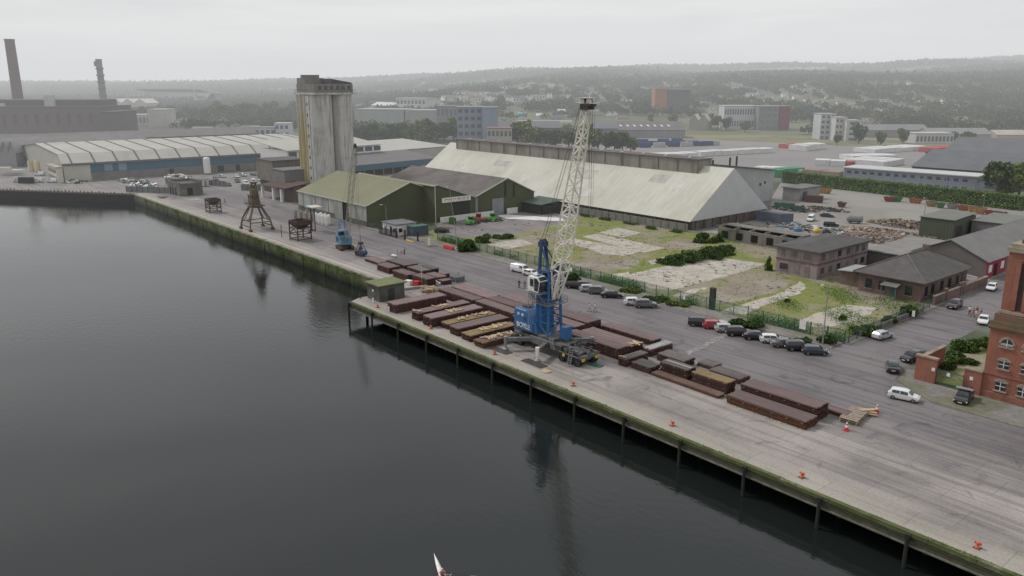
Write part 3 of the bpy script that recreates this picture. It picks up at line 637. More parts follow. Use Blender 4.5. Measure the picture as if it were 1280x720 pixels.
hd=MB();c=tip;hd.cb(c.x,c.y,c.z-.1,1.5,1.7,.9,.2);hd.cb(c.x-.9,c.y,c.z+.3,.7,.5,1.4,.2);hd.cb(c.x+.9,c.y,c.z+.1,.9,1.3,.35,.2);ho=hd.build('boom_head',steel_d,CR,bevel=.05)
mb=MB();[mb.tube(c+Vector((dx,y,.55)),c+Vector((dx,y+.16,.55)),.52,n=16) for dx,y in((-.6,-.6),(.55,-.35),(.55,.25),(-.6,.4))];mb.build('head_sheave',cream_p,ho)
mb=MB();mb.cb(c.x-.1,c.y,c.z+1.15,2.0,1.4,.08,.2);mb.cb(c.x-1.6,c.y,c.z+.45,1.3,.9,.06,.2);mb.cb(c.x+1.5,c.y-.3,c.z+.4,.9,.8,.06,.2);mb.tube(c+Vector((.4,0,1.1)),c+Vector((.4,0,1.7)),.05);mb.build('head_canopy',white_p,ho)
cyl=MB();cyl.tube((-.2,0,11.2),foot.lerp(tip,.20)+vx*(0),.24,n=8);cyl.build('luffing_cylinder',blue_d,CR)
rp=MB();hk=tip+Vector((1.2,0,-15.))
for y in(-.3,.3):
    rp.tube(tip+Vector((.9,y,.3)),hk+Vector((-.2,y*.6,.5)),.022,n=3);rp.tube(tip+Vector((1.3,y,.3)),hk+Vector((.25,y*.6,.5)),.022,n=3)
    rp.tube((-1.5,y,17.9),tip+Vector((-.6,y,1.0)),.025,n=3);rp.tube((-1.7,y,17.6),tip+Vector((-.9,y,.7)),.025,n=3);rp.tube((-1.5,y,17.2),(-3.6,y,6.2),.03,n=3)
rp.build('rope',steel_d,CR)
# floodlights on boom foot
mb=MB()
for y in(-1.2,1.2): mb.cb(foot.x+.5,y,13.9,.3,.5,.3)
mb.build('floodlight',grey_p,CR)
# steel mats under the jacks
for (s_,n_,l_,w2,rot,lab) in((38.2,4.2,4.2,1.5,.05,'dark steel plate under the left water side crane jack'),(46.3,4.3,4.6,1.6,.0,'dark steel plate under the front crane jack')):
    mb=MB();mb.box(-l_/2,l_/2,-w2/2,w2/2,0,.08);solo('steel_plate',mb,steel_d,lab,'steel plate',s_,n_,.02,rot,'plates under the crane jacks')
mb=MB()
for k in range(4): mb.cb(0,-.45+.3*k,.08,1.3,.24,.14)
solo('timber_mat',mb,timber,'small yellow timber mat at the end of the front steel plate','timber mat',50.2,3.2,.02,.1)
mb=MB();mb.cb(0,0,.06,2.2,1.2,.1,.1);mb.cb(.5,.2,.14,1.2,.8,.06,.5);solo('board',mb,dgreen_p,'flat green painted board on the quay right of the crane wheels','board',53.0,11.0,.02)
# ================================================================ SMALL CRANE, GRAB, OLD GANTRY, HOPPERS
CC=T('crawler_crane','small faded blue crawler crane with a thin upright lattice boom','crane',-52.3,25.2,.02,rad(-12))
for y in(-1.5,1.5):
    mb=MB();pf=[(-2.4,.25),(-2.1,.0),(2.1,0),(2.4,.25),(2.4,.65),(2.1,.95),(-2.1,.95),(-2.4,.65)];mb.extr(pf,1,y-.35,y+.35);tr=mb.build('track',rust,CC)
    mb=MB()
    for k in range(6): mb.tube((-1.9+k*.76,y-.38,.42),(-1.9+k*.76,y+.38,.42),.26,n=8)
    mb.build('track_roller',steel_d,tr)
mb=MB();mb.box(-1.2,1.2,-1.2,1.2,.6,1.3);mb.build('undercarriage',steel_d,CC)
mb=MB();mb.extr([(-3.2,1.4),(-3.2,3.4),(-2.8,3.7),(1.4,3.7),(1.8,3.2),(1.8,1.4)],1,-1.5,1.5);h2=mb.build('machine_house',blue_f,CC,bevel=.06)
mb=MB();mb.box(-2.6,-.4,-1.53,-1.5,1.8,3.1);mb.box(-3.23,-3.2,-1.1,1.1,1.8,3.0);mb.build('louvres',blue_d,h2)
mb=MB();mb.box(.4,2.2,-1.9,-.5,3.3,5.3);cb2=mb.build('cab',blue_f,CC,bevel=.06);mb=MB();mb.box(.7,2.23,-1.93,-.7,4.1,5.0);mb.box(.6,1.9,-1.92,-1.9,3.9,5.0);mb.build('cab_windows',glass,cb2)
mb=MB();mb.bar((-2.4,-.9,3.6),(-1.6,-.7,7.2),.22);mb.bar((-2.4,.9,3.6),(-1.6,.7,7.2),.22);mb.bar((1.0,-.9,3.6),(-1.6,-.7,7.2),.2);mb.bar((1.0,.9,3.6),(-1.6,.7,7.2),.2);mb.bar((-1.6,-.9,7.2),(-1.6,.9,7.2),.3);mb.box(-2.,0,-.9,.9,3.7,4.9);mb.build('gantry_frame',blue_f,CC)
mb=MB();f0=Vector((1.9,0,2.2));t0=Vector((9.6,1.1,27.2));ax=(t0-f0).normalized();ux=Vector((0,1,0));vx=ax.cross(ux)
def ring2(t,w,h): c=f0.lerp(t0,t);return [c+ux*(a*w/2)+vx*(b*h/2) for a,b in((-1,-1),(1,-1),(1,1),(-1,1))]
st=[(0,.9,.3),(.15,1.1,1.1),(.85,1.1,1.1),(1,.6,.5)]
for (a,b,c_) in zip(st,st[1:],(3,16,3)): lattice(mb,ring2(*a),ring2(*b),.06,.035,c_)
mb.build('boom',M('faded_boom',(.36,.36,.30),(.25,.24,.18),1.),CC)
mb=MB();mb.cb(t0.x,t0.y,t0.z,.9,.6,.7);mb.tube((t0.x,t0.y-.2,t0.z+.3),(t0.x,t0.y+.2,t0.z+.3),.4,n=10);mb.build('boom_head',steel_d,CC)
mb=MB();
for y in(-.3,.3): mb.tube((-1.6,y*2,7.3),t0+Vector((0,y,.3)),.02,n=3);mb.tube(t0+Vector((.3,y,-.2)),(9.9,1.1+y*.5,5.2),.022,n=3)
mb.build('rope',steel_d,CC)
GR=T('clamshell_grab','dark blue clamshell grab resting on the quay below the small crane','grab',-41.9,24.1,.02,rad(20))
for s_ in(-1,1):
    mb=MB();mb.extr([(0,.0),(s_*1.3,.25),(s_*1.55,1.0),(s_*.9,1.35),(0,.9)],1,-.85,.85);mb.build('jaw',blue_d if s_>0 else rust,GR,bevel=.03)
    mb=MB();mb.bar((s_*1.3,-.6,1.1),(s_*.25,-.3,3.2),.14);mb.bar((s_*1.3,.6,1.1),(s_*.25,.3,3.2),.14);mb.build('arm',blue_d,GR)
mb=MB();mb.box(-.5,.5,-.45,.45,3.0,3.5);mb.tube((0,-.4,1.9),(0,.4,1.9),.35,n=10);mb.tube((0,0,1.9),(0,0,3.1),.1);mb.tube((0,0,3.5),(0,0,5.3),.06);mb.build('head_frame',steel_d,GR)
m_rg=M('rusty_green_paint',(.19,.17,.10),(.12,.09,.06),1.2,rough=.85,dark=(.07,.05,.04))
GA=T('portal_crane','derelict rusty portal crane on splayed legs with its jib removed','crane',-96.,19.6,.02)
for sx_ in(-1,1):
    for sy_ in(-1,1):
        mb=MB();mb.tube((sx_*3.6,sy_*3.4,.5),(sx_*2.9,sy_*3.0,3.2),.26,n=4);mb.tube((sx_*2.9,sy_*3.0,3.2),(sx_*1.3,sy_*1.3,6.8),.30,n=4);mb.bar((sx_*1.6,sy_*3.1,2.6),(sx_*1.1,sy_*1.2,6.6),.22);l=mb.build('leg',m_rg,GA)
        mb=MB();mb.box(sx_*3.6-.7,sx_*3.6+.7,sy_*3.4-.3,sy_*3.4+.3,0,.6);mb.build('bogie',rust,l)
mb=MB()
for s_ in(-1,1): mb.bar((-3.4,s_*3.2,1.2),(3.4,s_*3.2,1.2),.28);mb.bar((s_*3.2,-3.1,2.4),(s_*3.2,3.1,2.4),.24);mb.bar((-3.1,s_*3.1,2.8),(3.1,s_*3.1,2.8),.2)
mb.lathe([(0,6.6),(2.2,6.6),(2.2,7.2),(0,7.2)],n=14);mb.build('portal_frame',m_rg,GA)
mb=MB();mb.prism([(-4.8,-1.3),(4.4,-1.3),(4.4,1.3),(-4.8,1.3)],7.3,7.5)
for y in(-1.3,1.3): mb.bar((-4.8,y,7.4),(-1.4,y,6.6),.12);mb.tube((-4.8,y,8.4),(4.4,y,8.4),.04,n=4)
for k in range(6): mb.tube((-4.8+k*1.84,-1.3,7.5),(-4.8+k*1.84,-1.3,8.4),.04,n=4)
mb.build('slewing_deck',rust,GA)
mb=MB();mb.box(-2.3,.6,-1.1,1.1,7.5,10.0);mb.box(-2.6,.9,-1.3,1.3,10.,10.2);mb.build('machinery_cabin',M('rusty_cabin',(.15,.11,.08),(.21,.19,.13),.8),GA)
mb=MB()
for y in(-.9,.9):
    mb.bar((1.8,y,7.5),(.3,y*.6,13.6),.24);mb.bar((-2.2,y,7.5),(-.2,y*.6,13.6),.24);mb.bar((1.4,y,9.4),(-1.6,y,9.9),.14);mb.bar((1.,y,11.3),(-1.,y,11.6),.14);mb.bar((1.4,y,9.4),(-1.,y,11.6),.1)
mb.bar((0,-.7,13.7),(0,.7,13.7),.4);mb.cb(.2,0,13.9,1.6,1.6,.4);mb.tube((-.8,-.3,12.6),(-.8,.3,12.6),.5,n=10);mb.box(-.9,.9,-1.,1.,10.2,11.8);mb.build('a_frame',m_rg,GA)
def hopper(label,s_,n_,h,w2,rot):
    t=T('hopper_frame',label,'hopper',s_,n_,.02,rot,'rusty loading hoppers on the upper quay')
    for a in(-1,1):
        for b in(-1,1):
            mb=MB();mb.box(a*w2-.13,a*w2+.13,b*w2-.13,b*w2+.13,0,h*.98);mb.build('leg',rust,t)
    mb=MB()
    for z in(.35,h*.33,h*.62,h*.95):
        for s2 in(-1,1): mb.box(-w2,w2,s2*w2-.09,s2*w2+.09,z-.1,z+.1);mb.box(s2*w2-.09,s2*w2+.09,-w2,w2,z-.1,z+.1)
    for s2 in(-1,1):
        mb.bar((-w2,s2*w2,h*.33),(0,s2*w2,h*.62),.12);mb.bar((w2,s2*w2,h*.33),(0,s2*w2,h*.62),.12);mb.bar((s2*w2,-w2,h*.33),(s2*w2,0,h*.62),.12);mb.bar((s2*w2,w2,h*.33),(s2*w2,0,h*.62),.12)
    mb.build('bracing',rust,t)
    mb=MB();k=w2*.97;[mb.box(*q,h*.80,h+.05) for q in((-k,k,-k,-k+.06),(-k,k,k-.06,k),(-k,-k+.06,-k+.06,k-.06),(k-.06,k,-k+.06,k-.06))];a=[(-k,-k,h*.8),(k,-k,h*.8),(k,k,h*.8),(-k,k,h*.8)];b=[(-.5,-.5,h*.52),(.5,-.5,h*.52),(.5,.5,h*.52),(-.5,.5,h*.52)];c=[(x*.93,y*.93,z) for x,y,z in a]
    mb.add(a+b+c,[(0,1,5,4),(1,2,6,5),(2,3,7,6),(3,0,4,7),(0,8,9,1),(1,9,10,2),(2,10,11,3),(3,11,8,0),(8,4,5,9),(9,5,6,10),(10,6,7,11),(11,7,4,8)]);mb.build('funnel',M('funnel_rust',(.09,.06,.06),(.13,.10,.09),1.),t,recalc=False)
hopper('smaller rusty hopper on four legs nearer the far bend of the quay',-136.8,21.6,4.6,1.9,0)
hopper('larger rusty hopper on legs between the portal crane and blue crane',-72.0,22.2,5.5,2.1,.1)
t=T('loading_canopy','thin steel post crane with blue hood near the white bags','hoist',-83.,31.,.02)
mb=MB();mb.bar((0,0,0),(0,0,7.2),.3);mb.bar((-4.,-1,6.5),(0,0,6.6),.2);mb.bar((2.2,0,0),(2.2,0,7.),.25);mb.box(-.6,.6,-.6,.6,0,.3);mb.build('post',steel_d,t)
mb=MB();mb.prism([(-2.6,-.8),(-.2,-.8),(-.2,.8),(-2.6,.8)],6.6,7.2);mb.build('hood',blue_f,t);mb=MB();mb.box(.1,4.4,-1.6,1.6,7.2,7.5);mb.build('roof',cream_p,t)
mb=MB();mb.tube((0,0,0),(0,0,3.6),.09);solo('mooring_post',mb,rust,'thin rusty post standing on the quay left of the larger hopper','post',-78.5,19.5,.01)
# ================================================================ BUILDINGS (all in the quay frame)
def corr(name,c,c2=None,pitch=.9,ax=0,**k): return M(name,c,c2,stripe=(ax,pitch,.30),**k)
m_olive=corr('olive_cladding',(.098,.108,.060),(.080,.090,.052),.8,1,scale=.2,amt=(.4,.7),stretch=(1,1,.25))
m_oliveR=M('olive_roof',(.235,.232,.145),(.20,.20,.13),.12,stripe=(0,1.1,.12),dark=(.13,.135,.08),darkamt=(.6,.75),darkscale=.3)
m_pale=corr('pale_sheet_wall',(.46,.46,.42),(.33,.335,.31),1.1,0,scale=.4,dark=(.20,.20,.18),darkamt=(.5,.7),stretch=(1,1,.3))
m_fib=M('fibre_cement_roof',(.175,.155,.145),(.125,.112,.105),.25,stripe=(0,1.2,.25),dark=(.10,.09,.075),darkamt=(.5,.7),darkscale=.12)
m_trim=M('trim_cream',(.50,.51,.42),(.40,.41,.34),1.)
m_whr=M('lichen_white_roof',(.60,.595,.52),(.50,.49,.415),.09,stretch=(1,.35,1),stripe=(0,2.3,.09),dark=(.42,.40,.32),darkamt=(.50,.74),darkscale=.07)
m_wgab=M('grey_gable_cladding',(.60,.61,.60),(.54,.55,.55),.3,stripe=(1,1.2,.12))
m_gr=M('grey_roof',(.20,.20,.20),(.15,.15,.145),.15,stripe=(0,1.5,.15),dark=(.11,.11,.10))
m_flat=M('roof_felt',(.115,.108,.105),(.08,.076,.075),.3,dark=(.16,.15,.14),darkamt=(.6,.75))
m_slate=M('slate_roof',(.125,.115,.112),(.095,.088,.085),.6,dark=(.16,.145,.13),darkamt=(.55,.75),darkscale=.5)
def B(name,label,cat,s,n,rot=0,group=None): return T(name,label,cat,s,n,0,rot,group)
def slab(P,th,mb):          # thick roof plane from 4 points
    v=(Vector(P[1])-Vector(P[0])).cross(Vector(P[3])-Vector(P[0])).normalized()
    if v.z<0: v=-v
    up=[tuple(Vector(p)+v*th) for p in P];mb.add(list(P)+up,[(0,1,2,3),(4,5,6,7),(0,1,5,4),(1,2,6,5),(2,3,7,6),(3,0,4,7)]);return mb
def gable_s(t,s0,s1,n0,nr,n1,ze,zr,ze2,wall,roof,ov=.25,trim=None,rname='roof'):
    """ridge along s, gables facing +s/-s"""
    mb=MB();mb.extr([(n0,0),(n1,0),(n1,ze2),(nr,zr),(n0,ze)],0,s0,s1);w=mb.build('wall',wall,t)
    mb=MB();k=(zr-ze)/(nr-n0) if nr>n0 else 0;k2=(ze2-zr)/(n1-nr) if n1>nr else 0
    if nr>n0: slab([(s0-ov,n0-ov,ze-ov*k),(s1+ov,n0-ov,ze-ov*k),(s1+ov,nr,zr),(s0-ov,nr,zr)],.14,mb)
    if n1>nr: slab([(s0-ov,nr,zr),(s1+ov,nr,zr),(s1+ov,n1+ov,ze2+ov*k2),(s0-ov,n1+ov,ze2+ov*k2)],.14,mb)
    r=mb.build(rname,roof,t)
    if trim:
        mb=MB();e=.17
        pts=[(n0-ov,ze-ov*k+e),(nr,zr+e),(n1+ov,ze2+ov*k2+e)]
        for a,b in zip(pts,pts[1:]):
            if abs(a[0]-b[0])>.3: mb.bar((s1+ov+.06,*a),(s1+ov+.06,*b),.3)
        if nr>n0: mb.bar((s0-ov,n0-ov-.06,ze-ov*k+.05),(s1+ov,n0-ov-.06,ze-ov*k+.05),.28)
        mb.build('verge_trim',trim,t)
    return w,r
# ---- olive sheds
sA=B('green_shed','large olive green gabled shed with pale lower wall facing the quay','shed',0,0);
gable_s(sA,-124,-77.5,46.5,62,67,6.4,12.2,10.5,m_olive,m_oliveR,trim=m_trim)
mb=MB();mb.box(-123.9,-92.2,46.40,46.48,1.7,6.1);mb.box(-88.6,-77.6,46.40,46.48,1.7,6.1);mb.build('lower_wall',m_pale,sA)
mb=MB();mb.box(-123.95,-92.2,46.30,46.47,0,1.7);mb.box(-88.6,-77.55,46.30,46.47,0,1.7);mb.box(-77.48,-77.38,46.4,62,0,1.2);mb.build('plinth',M('stained_plinth',(.16,.155,.14),(.07,.07,.06),.6),sA)
mb=MB();mb.box(-97.4,-92.2,46.2,46.3,.3,6.0);mb.build('sliding_door',m_pale,sA);mb=MB();mb.box(-92.2,-88.6,46.36,46.49,0.02,5.9);mb.build('doorway',M('dark_opening',(.02,.02,.018)),sA)
mb=MB()
for k in range(5): mb.box(-120+k*9.,-119.9+k*9,46.26,46.36,0,6.2)
mb.build('downpipe',grey_p,sA)
sB=B('green_shed','middle olive shed with half gable, white sign board and dark doorway','shed',0,0)
gable_s(sB,-118,-70.8,66.9,67.6,82.4,11.4,11.6,6.6,m_olive,m_oliveR,ov=.2,trim=m_trim)
mb=MB();mb.box(-70.78,-70.6,73.4,80.2,.02,5.9);mb.build('doorway',M('dark_green_door',(.045,.055,.04),(.03,.038,.03),.8),sB)
mb=MB();mb.box(-70.6,-70.3,69.2,80.3,6.0,7.5);sg=mb.build('sign_board',white_p,sB)
mb=MB();q_=random.Random(4);y_=70.0
while y_<79.4:
    w1=q_.uniform(.22,.5);mb.box(-70.3,-70.28,y_,y_+w1,6.75,7.12)
    if q_.random()<.6: mb.box(-70.3,-70.28,y_,y_+w1*.7,6.35,6.55)
    y_+=w1+(.16 if q_.random()<.8 else .55)
mb.build('faded_marks',M('faded_red_marks',(.42,.24,.25)),sg)
mb=MB();mb.tube((-70.55,66.75,0),(-70.55,66.75,11.2),.12,n=6);mb.build('downpipe',cream_p,sB)
sC=B('green_shed','right olive shed with brown roof, grey roller door and full gable','shed',0,0)
gable_s(sC,-128,-71.,82.5,96,108,6.5,11.6,6.1,m_olive,m_fib,ov=.2,trim=m_trim)
mb=MB();mb.box(-70.98,-70.8,89.6,94.4,.02,5.4);mb.build('roller_door',corr('grey_roller',(.30,.31,.34),None,.3,2),sC)
mb=MB();mb.box(-70.98,-70.86,94.9,95.6,5.6,10.6);mb.box(-70.98,-70.86,98.6,99.3,5.2,9.8);mb.build('vent_strip',M('dark_strip',(.04,.045,.03)),sC)
mb=MB();mb.box(-70.98,-70.85,82.6,83.6,.02,6.3);mb.build('downpipe',grey_p,sC)
mb=MB();mb.box(-70.,-69.6,68,89.2,0,1.7);solo('low_wall',mb,white_p,'low white painted wall along the foot of the olive gables','wall',0,0)
mb=MB();mb.box(-70.,-69.6,95,99.5,0,1.9);solo('low_wall',mb,white_p,'short white wall right of the grey roller door','wall',0,0)
t=B('lean_to_shed','low dark green open lean-to at the right end of the olive sheds','shed',0,0)
mb=MB();mb.box(-73,-61,102.5,103,0,3.2);mb.box(-73,-72.6,102.5,112,0,3.2);mb.box(-61.4,-61.,102.5,112,0,3.);mb.build('wall',M('dark_green_wall',(.045,.06,.045),(.03,.04,.03),.7),t)
mb=MB();slab([(-73.4,101.9,3.3),(-60.6,101.9,3.3),(-60.6,112.4,4.1),(-73.4,112.4,4.1)],.15,mb);mb.build('roof',M('green_grey_roof',(.10,.135,.105),(.08,.11,.09),.3,stripe=(0,1,.3)),t)
# white gate hut
t=B('gate_hut','small white flat-roofed office beside the quay gate','hut',-66.4,45.2)
mb=MB();mb.box(0,7.4,0,6.6,0,3.1);mb.build('wall',white_p,t);mb=MB();mb.box(-.3,7.8,-.35,6.9,3.1,3.4);mb.build('roof',m_gr,t)
mb=MB();mb.box(1.,2.2,-.04,0,.05,2.2);mb.build('door',grey_p,t)
for a,b in((4.2,5.2),(5.8,6.8)):
    mb=MB();mb.box(a,b,-.05,0,1.,2.1);mb.build('window',glass,t)
mb=MB();mb.box(7.4,7.45,.8,2.,1.,2.1);mb.build('window',glass,t);mb=MB();mb.box(7.4,7.46,3.9,5.6,.05,2.4);mb.build('door',glass,t)
t=B('portable_store','blue-grey container store with green roof beside the gate hut','container',-58.2,48.4)
mb=MB();mb.box(0,3.,0,5.2,0,2.7);mb.build('body',corr('store_blue',(.10,.12,.15),None,.4,1),t);mb=MB();mb.box(-.1,3.1,-.1,5.3,2.7,2.85);mb.build('roof',dgreen_p,t)
# ---- big A frame grain store
t=B('grain_store','huge steep grain store with pale lichen-stained roof and ridge monitor','warehouse',0,0)
mb=MB();mb.extr([(117.6,0),(155.4,0),(155.4,3.1),(136.6,16.5),(117.6,3.1)],0,-158.6,-11.2);mb.build('wall',M('stained_wall',(.14,.12,.11),(.09,.08,.07),.4,dark=(.22,.20,.17),darkamt=(.5,.7),stretch=(1,1,.3)),t)
mb=MB();slab([(-159,116.4,2.45),(-11.,116.4,2.45),(-11.,136.6,16.8),(-159,136.6,16.8)],.22,mb);slab([(-159,136.6,16.8),(-11.,136.6,16.8),(-11.,156.6,2.45),(-159,156.6,2.45)],.22,mb);mb.build('roof',m_whr,t)
mb=MB();mb.add([(-10.9,116.7,2.7),(-10.9,156.3,2.7),(-10.9,136.6,17.0),(-11.15,116.7,2.7),(-11.15,156.3,2.7),(-11.15,136.6,17.0)],[(0,1,2),(3,4,5),(0,1,4,3),(1,2,5,4),(2,0,3,5)]);mb.build('gable_cladding',m_wgab,t)
for (x,f,w1,l1,c1) in((-140,.3,7,5,1),(-118,.55,9,3.5,0),(-96,.2,4.6,6,1),(-71,.5,9,5,0),(-60,.15,4.6,4,1),(-38,.6,7,4,0),(-26,.35,2.3,12,1)):
    mb=MB();k_=14.35/20.2;y0=116.6+f*19.5;z0=2.45+(y0-116.4)*k_+.24;mb.add([(x,y0,z0+.06),(x+w1,y0,z0+.06),(x+w1,y0+l1*.8,z0+.06+l1*.8*k_),(x,y0+l1*.8,z0+.06+l1*.8*k_)],[(0,1,2,3)]);mb.build('roof_patch',M('roof_patch_%d'%c1,((.50,.50,.45),(.64,.63,.57))[c1],None,.4,stripe=(0,1.15,.15)) if 'roof_patch_%d'%c1 not in bpy.data.materials else bpy.data.materials['roof_patch_%d'%c1],t)
mon=MB();mon.box(-150,-22.,133.2,140,14.6,18.9);mo=mon.build('ridge_monitor',M('monitor_cladding',(.30,.28,.25),(.21,.195,.175),.25,stretch=(1,1,.3),dark=(.15,.14,.12),darkamt=(.5,.68)),t)
mb=MB()
for k in range(17): mb.box(-150+k*8-.12,-150+k*8+.12,133.02,133.18,15.,18.9)
mb.box(-150.4,-21.6,132.8,140.4,18.92,19.15);mb.build('monitor_roof',m_fib,mo)
for k in range(13):
    mb=MB();x=-144+k*9.7;mb.cb(x,136,19.3,.5,3.4,.14,.5);mb.build('roof_light',cream_p,mo)
mb=MB()
for k in range(37): x=-157+k*4.;mb.box(x-.32,x+.32,116.95,117.58,0,2.8)
mb.build('buttress',M('buttress',(.24,.215,.18),(.12,.11,.10),.6),t)
mb=MB()
for k in range(9): y=119.5+k*4.1;mb.box(-11.18,-10.7,y-.3,y+.3,0,2.6)
mb.build('gable_post',M('rust_post',(.13,.085,.075),(.2,.18,.16),.8),t)
t=B('tall_annex','tall grey annex with sloping roof against the rear of the grain store','warehouse',0,0)
mb=MB();mb.extr([(150,0),(192,0),(192,11),(150,15.8)],0,-150,-31.8);mb.build('wall',M('annex_wall',(.44,.45,.45),(.37,.38,.38),.3,stripe=(1,1.4,.1)),t)
mb=MB();slab([(-150.5,149.5,15.9),(-31.,149.5,15.9),(-31.,192.6,10.98),(-150.5,192.6,10.98)],.3,mb);mb.build('roof',m_flat,t)
for (y,z) in((176,5.2),(178,3.),(186,6.5),(183,6.),(171,3.5)):
    mb=MB();mb.box(-31.78,-31.7,y,y+.9,z,z+1.);mb.build('window',glass,t)
for (y,h) in((160,2.2),(170,3.),(174,3.6)):
    mb=MB();mb.tube((-36,y,13.5),(-36,y,15.5+h*.4),.35,n=8);mb.build('roof_vent',steel_d,t)
t=B('annex_lean_to','small grey flat-roofed lean-to right of the tall annex','shed',-30,196)
mb=MB();mb.box(0,7,0,14,0,4.6);mb.build('wall',M('lean_wall',(.26,.24,.23),(.33,.33,.33),.3),t);mb=MB();mb.box(-.5,7.5,-.5,14.5,4.6,4.9);mb.build('roof',m_gr,t)
mb=MB();mb.box(7.,7.05,2,5,.05,3.4);mb.build('door',steel_d,t)
mb=MB();mb.extr([(0,0),(7,0),(7,2.6),(0,3.2)],0,0,9);solo('blue_grey_shed',mb,M('blue_grey_sheet',(.13,.155,.19),(.11,.12,.15),.5),'small blue-grey shed below the corner of the grain store','shed',-9,147)
# ---- concrete silos
t=B('grain_silo','tall weathered concrete grain silo with yellow lichen down one flank','silo',-149,72)
def silo_mat(name,yl):
    m,nt,b=mk(name);v=coords(nt,'Object',(1,1,.05));v0=coords(nt)
    c=mixc(nt,ramp(nt,nz(nt,v,.55,6,.65),[(.35,(0,0,0)),(.65,(1,1,1))]),(.56,.545,.51),(.40,.385,.35))
    c=mixc(nt,ramp(nt,nz(nt,v,1.3,5,.7),[(.50,(0,0,0)),(.66,(.85,.85,.85))]),c,(.20,.19,.17))
    c=mixc(nt,ramp(nt,nz(nt,v0,.25,6,.7),[(.5,(0,0,0)),(.7,(.4,.4,.4))]),c,(.18,.17,.15))
    if yl:
        sx=nd(nt,'ShaderNodeSeparateXYZ');nt.links.new(v0,sx.inputs[0])
        zf=ramp(nt,mathn(nt,'ADD',mathn(nt,'MULTIPLY',sx.outputs[2],1/38.),mathn(nt,'MULTIPLY',mathn(nt,'SUBTRACT',nz(nt,v,.5,4),.5),1.1)),[(.6,(1,1,1)),(1.1,(.25,.25,.25))])
        y=ramp(nt,nz(nt,v,.8,4,.6),[(.36,(0,0,0)),(.46,(1,1,1))])
        c=mixc(nt,mathn(nt,'MULTIPLY',mathn(nt,'MULTIPLY',zf,y),.8),c,(.36,.285,.095))
    nt.links.new(c,b.inputs['Base Color']);b.inputs['Roughness'].default_value=.92;return m
ms=silo_mat('silo_concrete',False);msy=silo_mat('silo_concrete_lichen',True);mdk=M('silo_headhouse',(.27,.25,.235),(.19,.175,.165),.3,stretch=(1,1,.3))
for i,(x,y) in enumerate(((3.5,4.1),(3.5,-4.3),(-4.2,4.1),(-4.2,-4.3))):
    mb=MB();mb.lathe([(0,0),(4.15,0),(4.15,38.2),(0,38.2)],x,y,28);mb.build('silo_cell',ms if x>0 else msy,t,smooth=False)
for (x,y) in((-1.2,-7.4),(-4.2,-7.6),(-7.2,-7.2)):
    mb=MB();mb.lathe([(0,0),(1.5,0),(1.5,38.),(0,38.)],x,y,14);mb.build('silo_pilaster',msy,t)
mb=MB();mb.box(-.2,2.6,-8.6,-4.5,0,38.);mb.build('stair_shaft',ms,t)
for k in range(9):
    mb=MB();mb.box(.8,1.6,-8.66,-8.6,3+k*3.9,4.1+k*3.9);mb.build('shaft_window',glass,t)
mb=MB();mb.box(-8.7,8.,-8.8,8.6,38.2,38.9);mb.build('top_slab',ms,t)
mb=MB();mb.box(-7.9,6.6,-8.,7.8,38.9,42.0);mb.box(-7.5,-.5,-7.9,-.6,42.0,44.2);mb.lathe([(0,44.2),(3.5,44.2),(3.5,45.3),(0,45.3)],-3.8,-4.3,14);mb.build('headhouse',mdk,t)
mb=MB();mb.extr([(-1,42.01),(7.6,42.01),(7.6,42.5),(-1,43.9)],0,-4,6.4);mb.build('headhouse_roof',m_flat,t)
for k in range(6):
    mb=MB();mb.box(6.6,6.66,-6.4+k*2.4,-5.2+k*2.4,40,41.4);mb.build('headhouse_window',glass,t)
mb=MB();mb.tube((-7.9,-8.7,38.9),(-7.9,-8.7,40),.05,n=4)
for z in(39.5,40.): mb.tube((-8.6,-8.7,z),(8,-8.7,z),.05,n=4);mb.tube((8,-8.7,z),(8,8.5,z),.05,n=4)
mb.build('roof_railing',steel_d,t)
t=B('concrete_hopper_house','brown ribbed concrete hopper block on a dark recessed base','hopper house',-176.5,63)
mb=MB();mb.box(-7,8.5,-6,9,4.6,12.6);mb.build('body',corr('ribbed_concrete',(.215,.195,.17),(.16,.145,.125),1.5,1,scale=.3,dark=(.11,.10,.09)),t)
mb=MB();mb.box(-6.2,7.4,-5.2,8.2,0,4.6);mb.build('recessed_base',M('recess',(.09,.08,.075),(.06,.055,.05),.6),t)
mb=MB();mb.box(-7.3,8.8,-6.3,9.3,12.6,12.9);mb.build('roof',m_flat,t)
t=B('concrete_block_house','grey concrete block between the brown hopper house and the silo','building',-158,59)
mb=MB();mb.box(-6,5,-4,8,0,10.2);mb.build('wall',M('block_grey',(.215,.21,.20),(.17,.165,.16),.3),t);mb=MB();mb.box(-6.2,5.2,-4.2,8.2,10.2,10.5);mb.build('roof',m_gr,t)
t=B('rusty_lean_to','rusty roofed lean-to with white pillars in front of the silo','shed',-149,50)
mb=MB();slab([(-14,-1,4.6),(9,-1,5.2),(9,9,6.6),(-14,9,6.0)],.2,mb);mb.build('roof',rust,t)
mb=MB();mb.box(-13.8,-2,6,8.8,0,5.5);mb.box(0,8.6,3,8.8,0,5.6);mb.build('wall',M('lean_brick',(.17,.12,.10),(.09,.08,.07),.5),t)
for x in(-13,-3,4): mb=MB();mb.box(x-.5,x+.5,-.6,.3,0,4.7);mb.build('pillar',white_p,t)
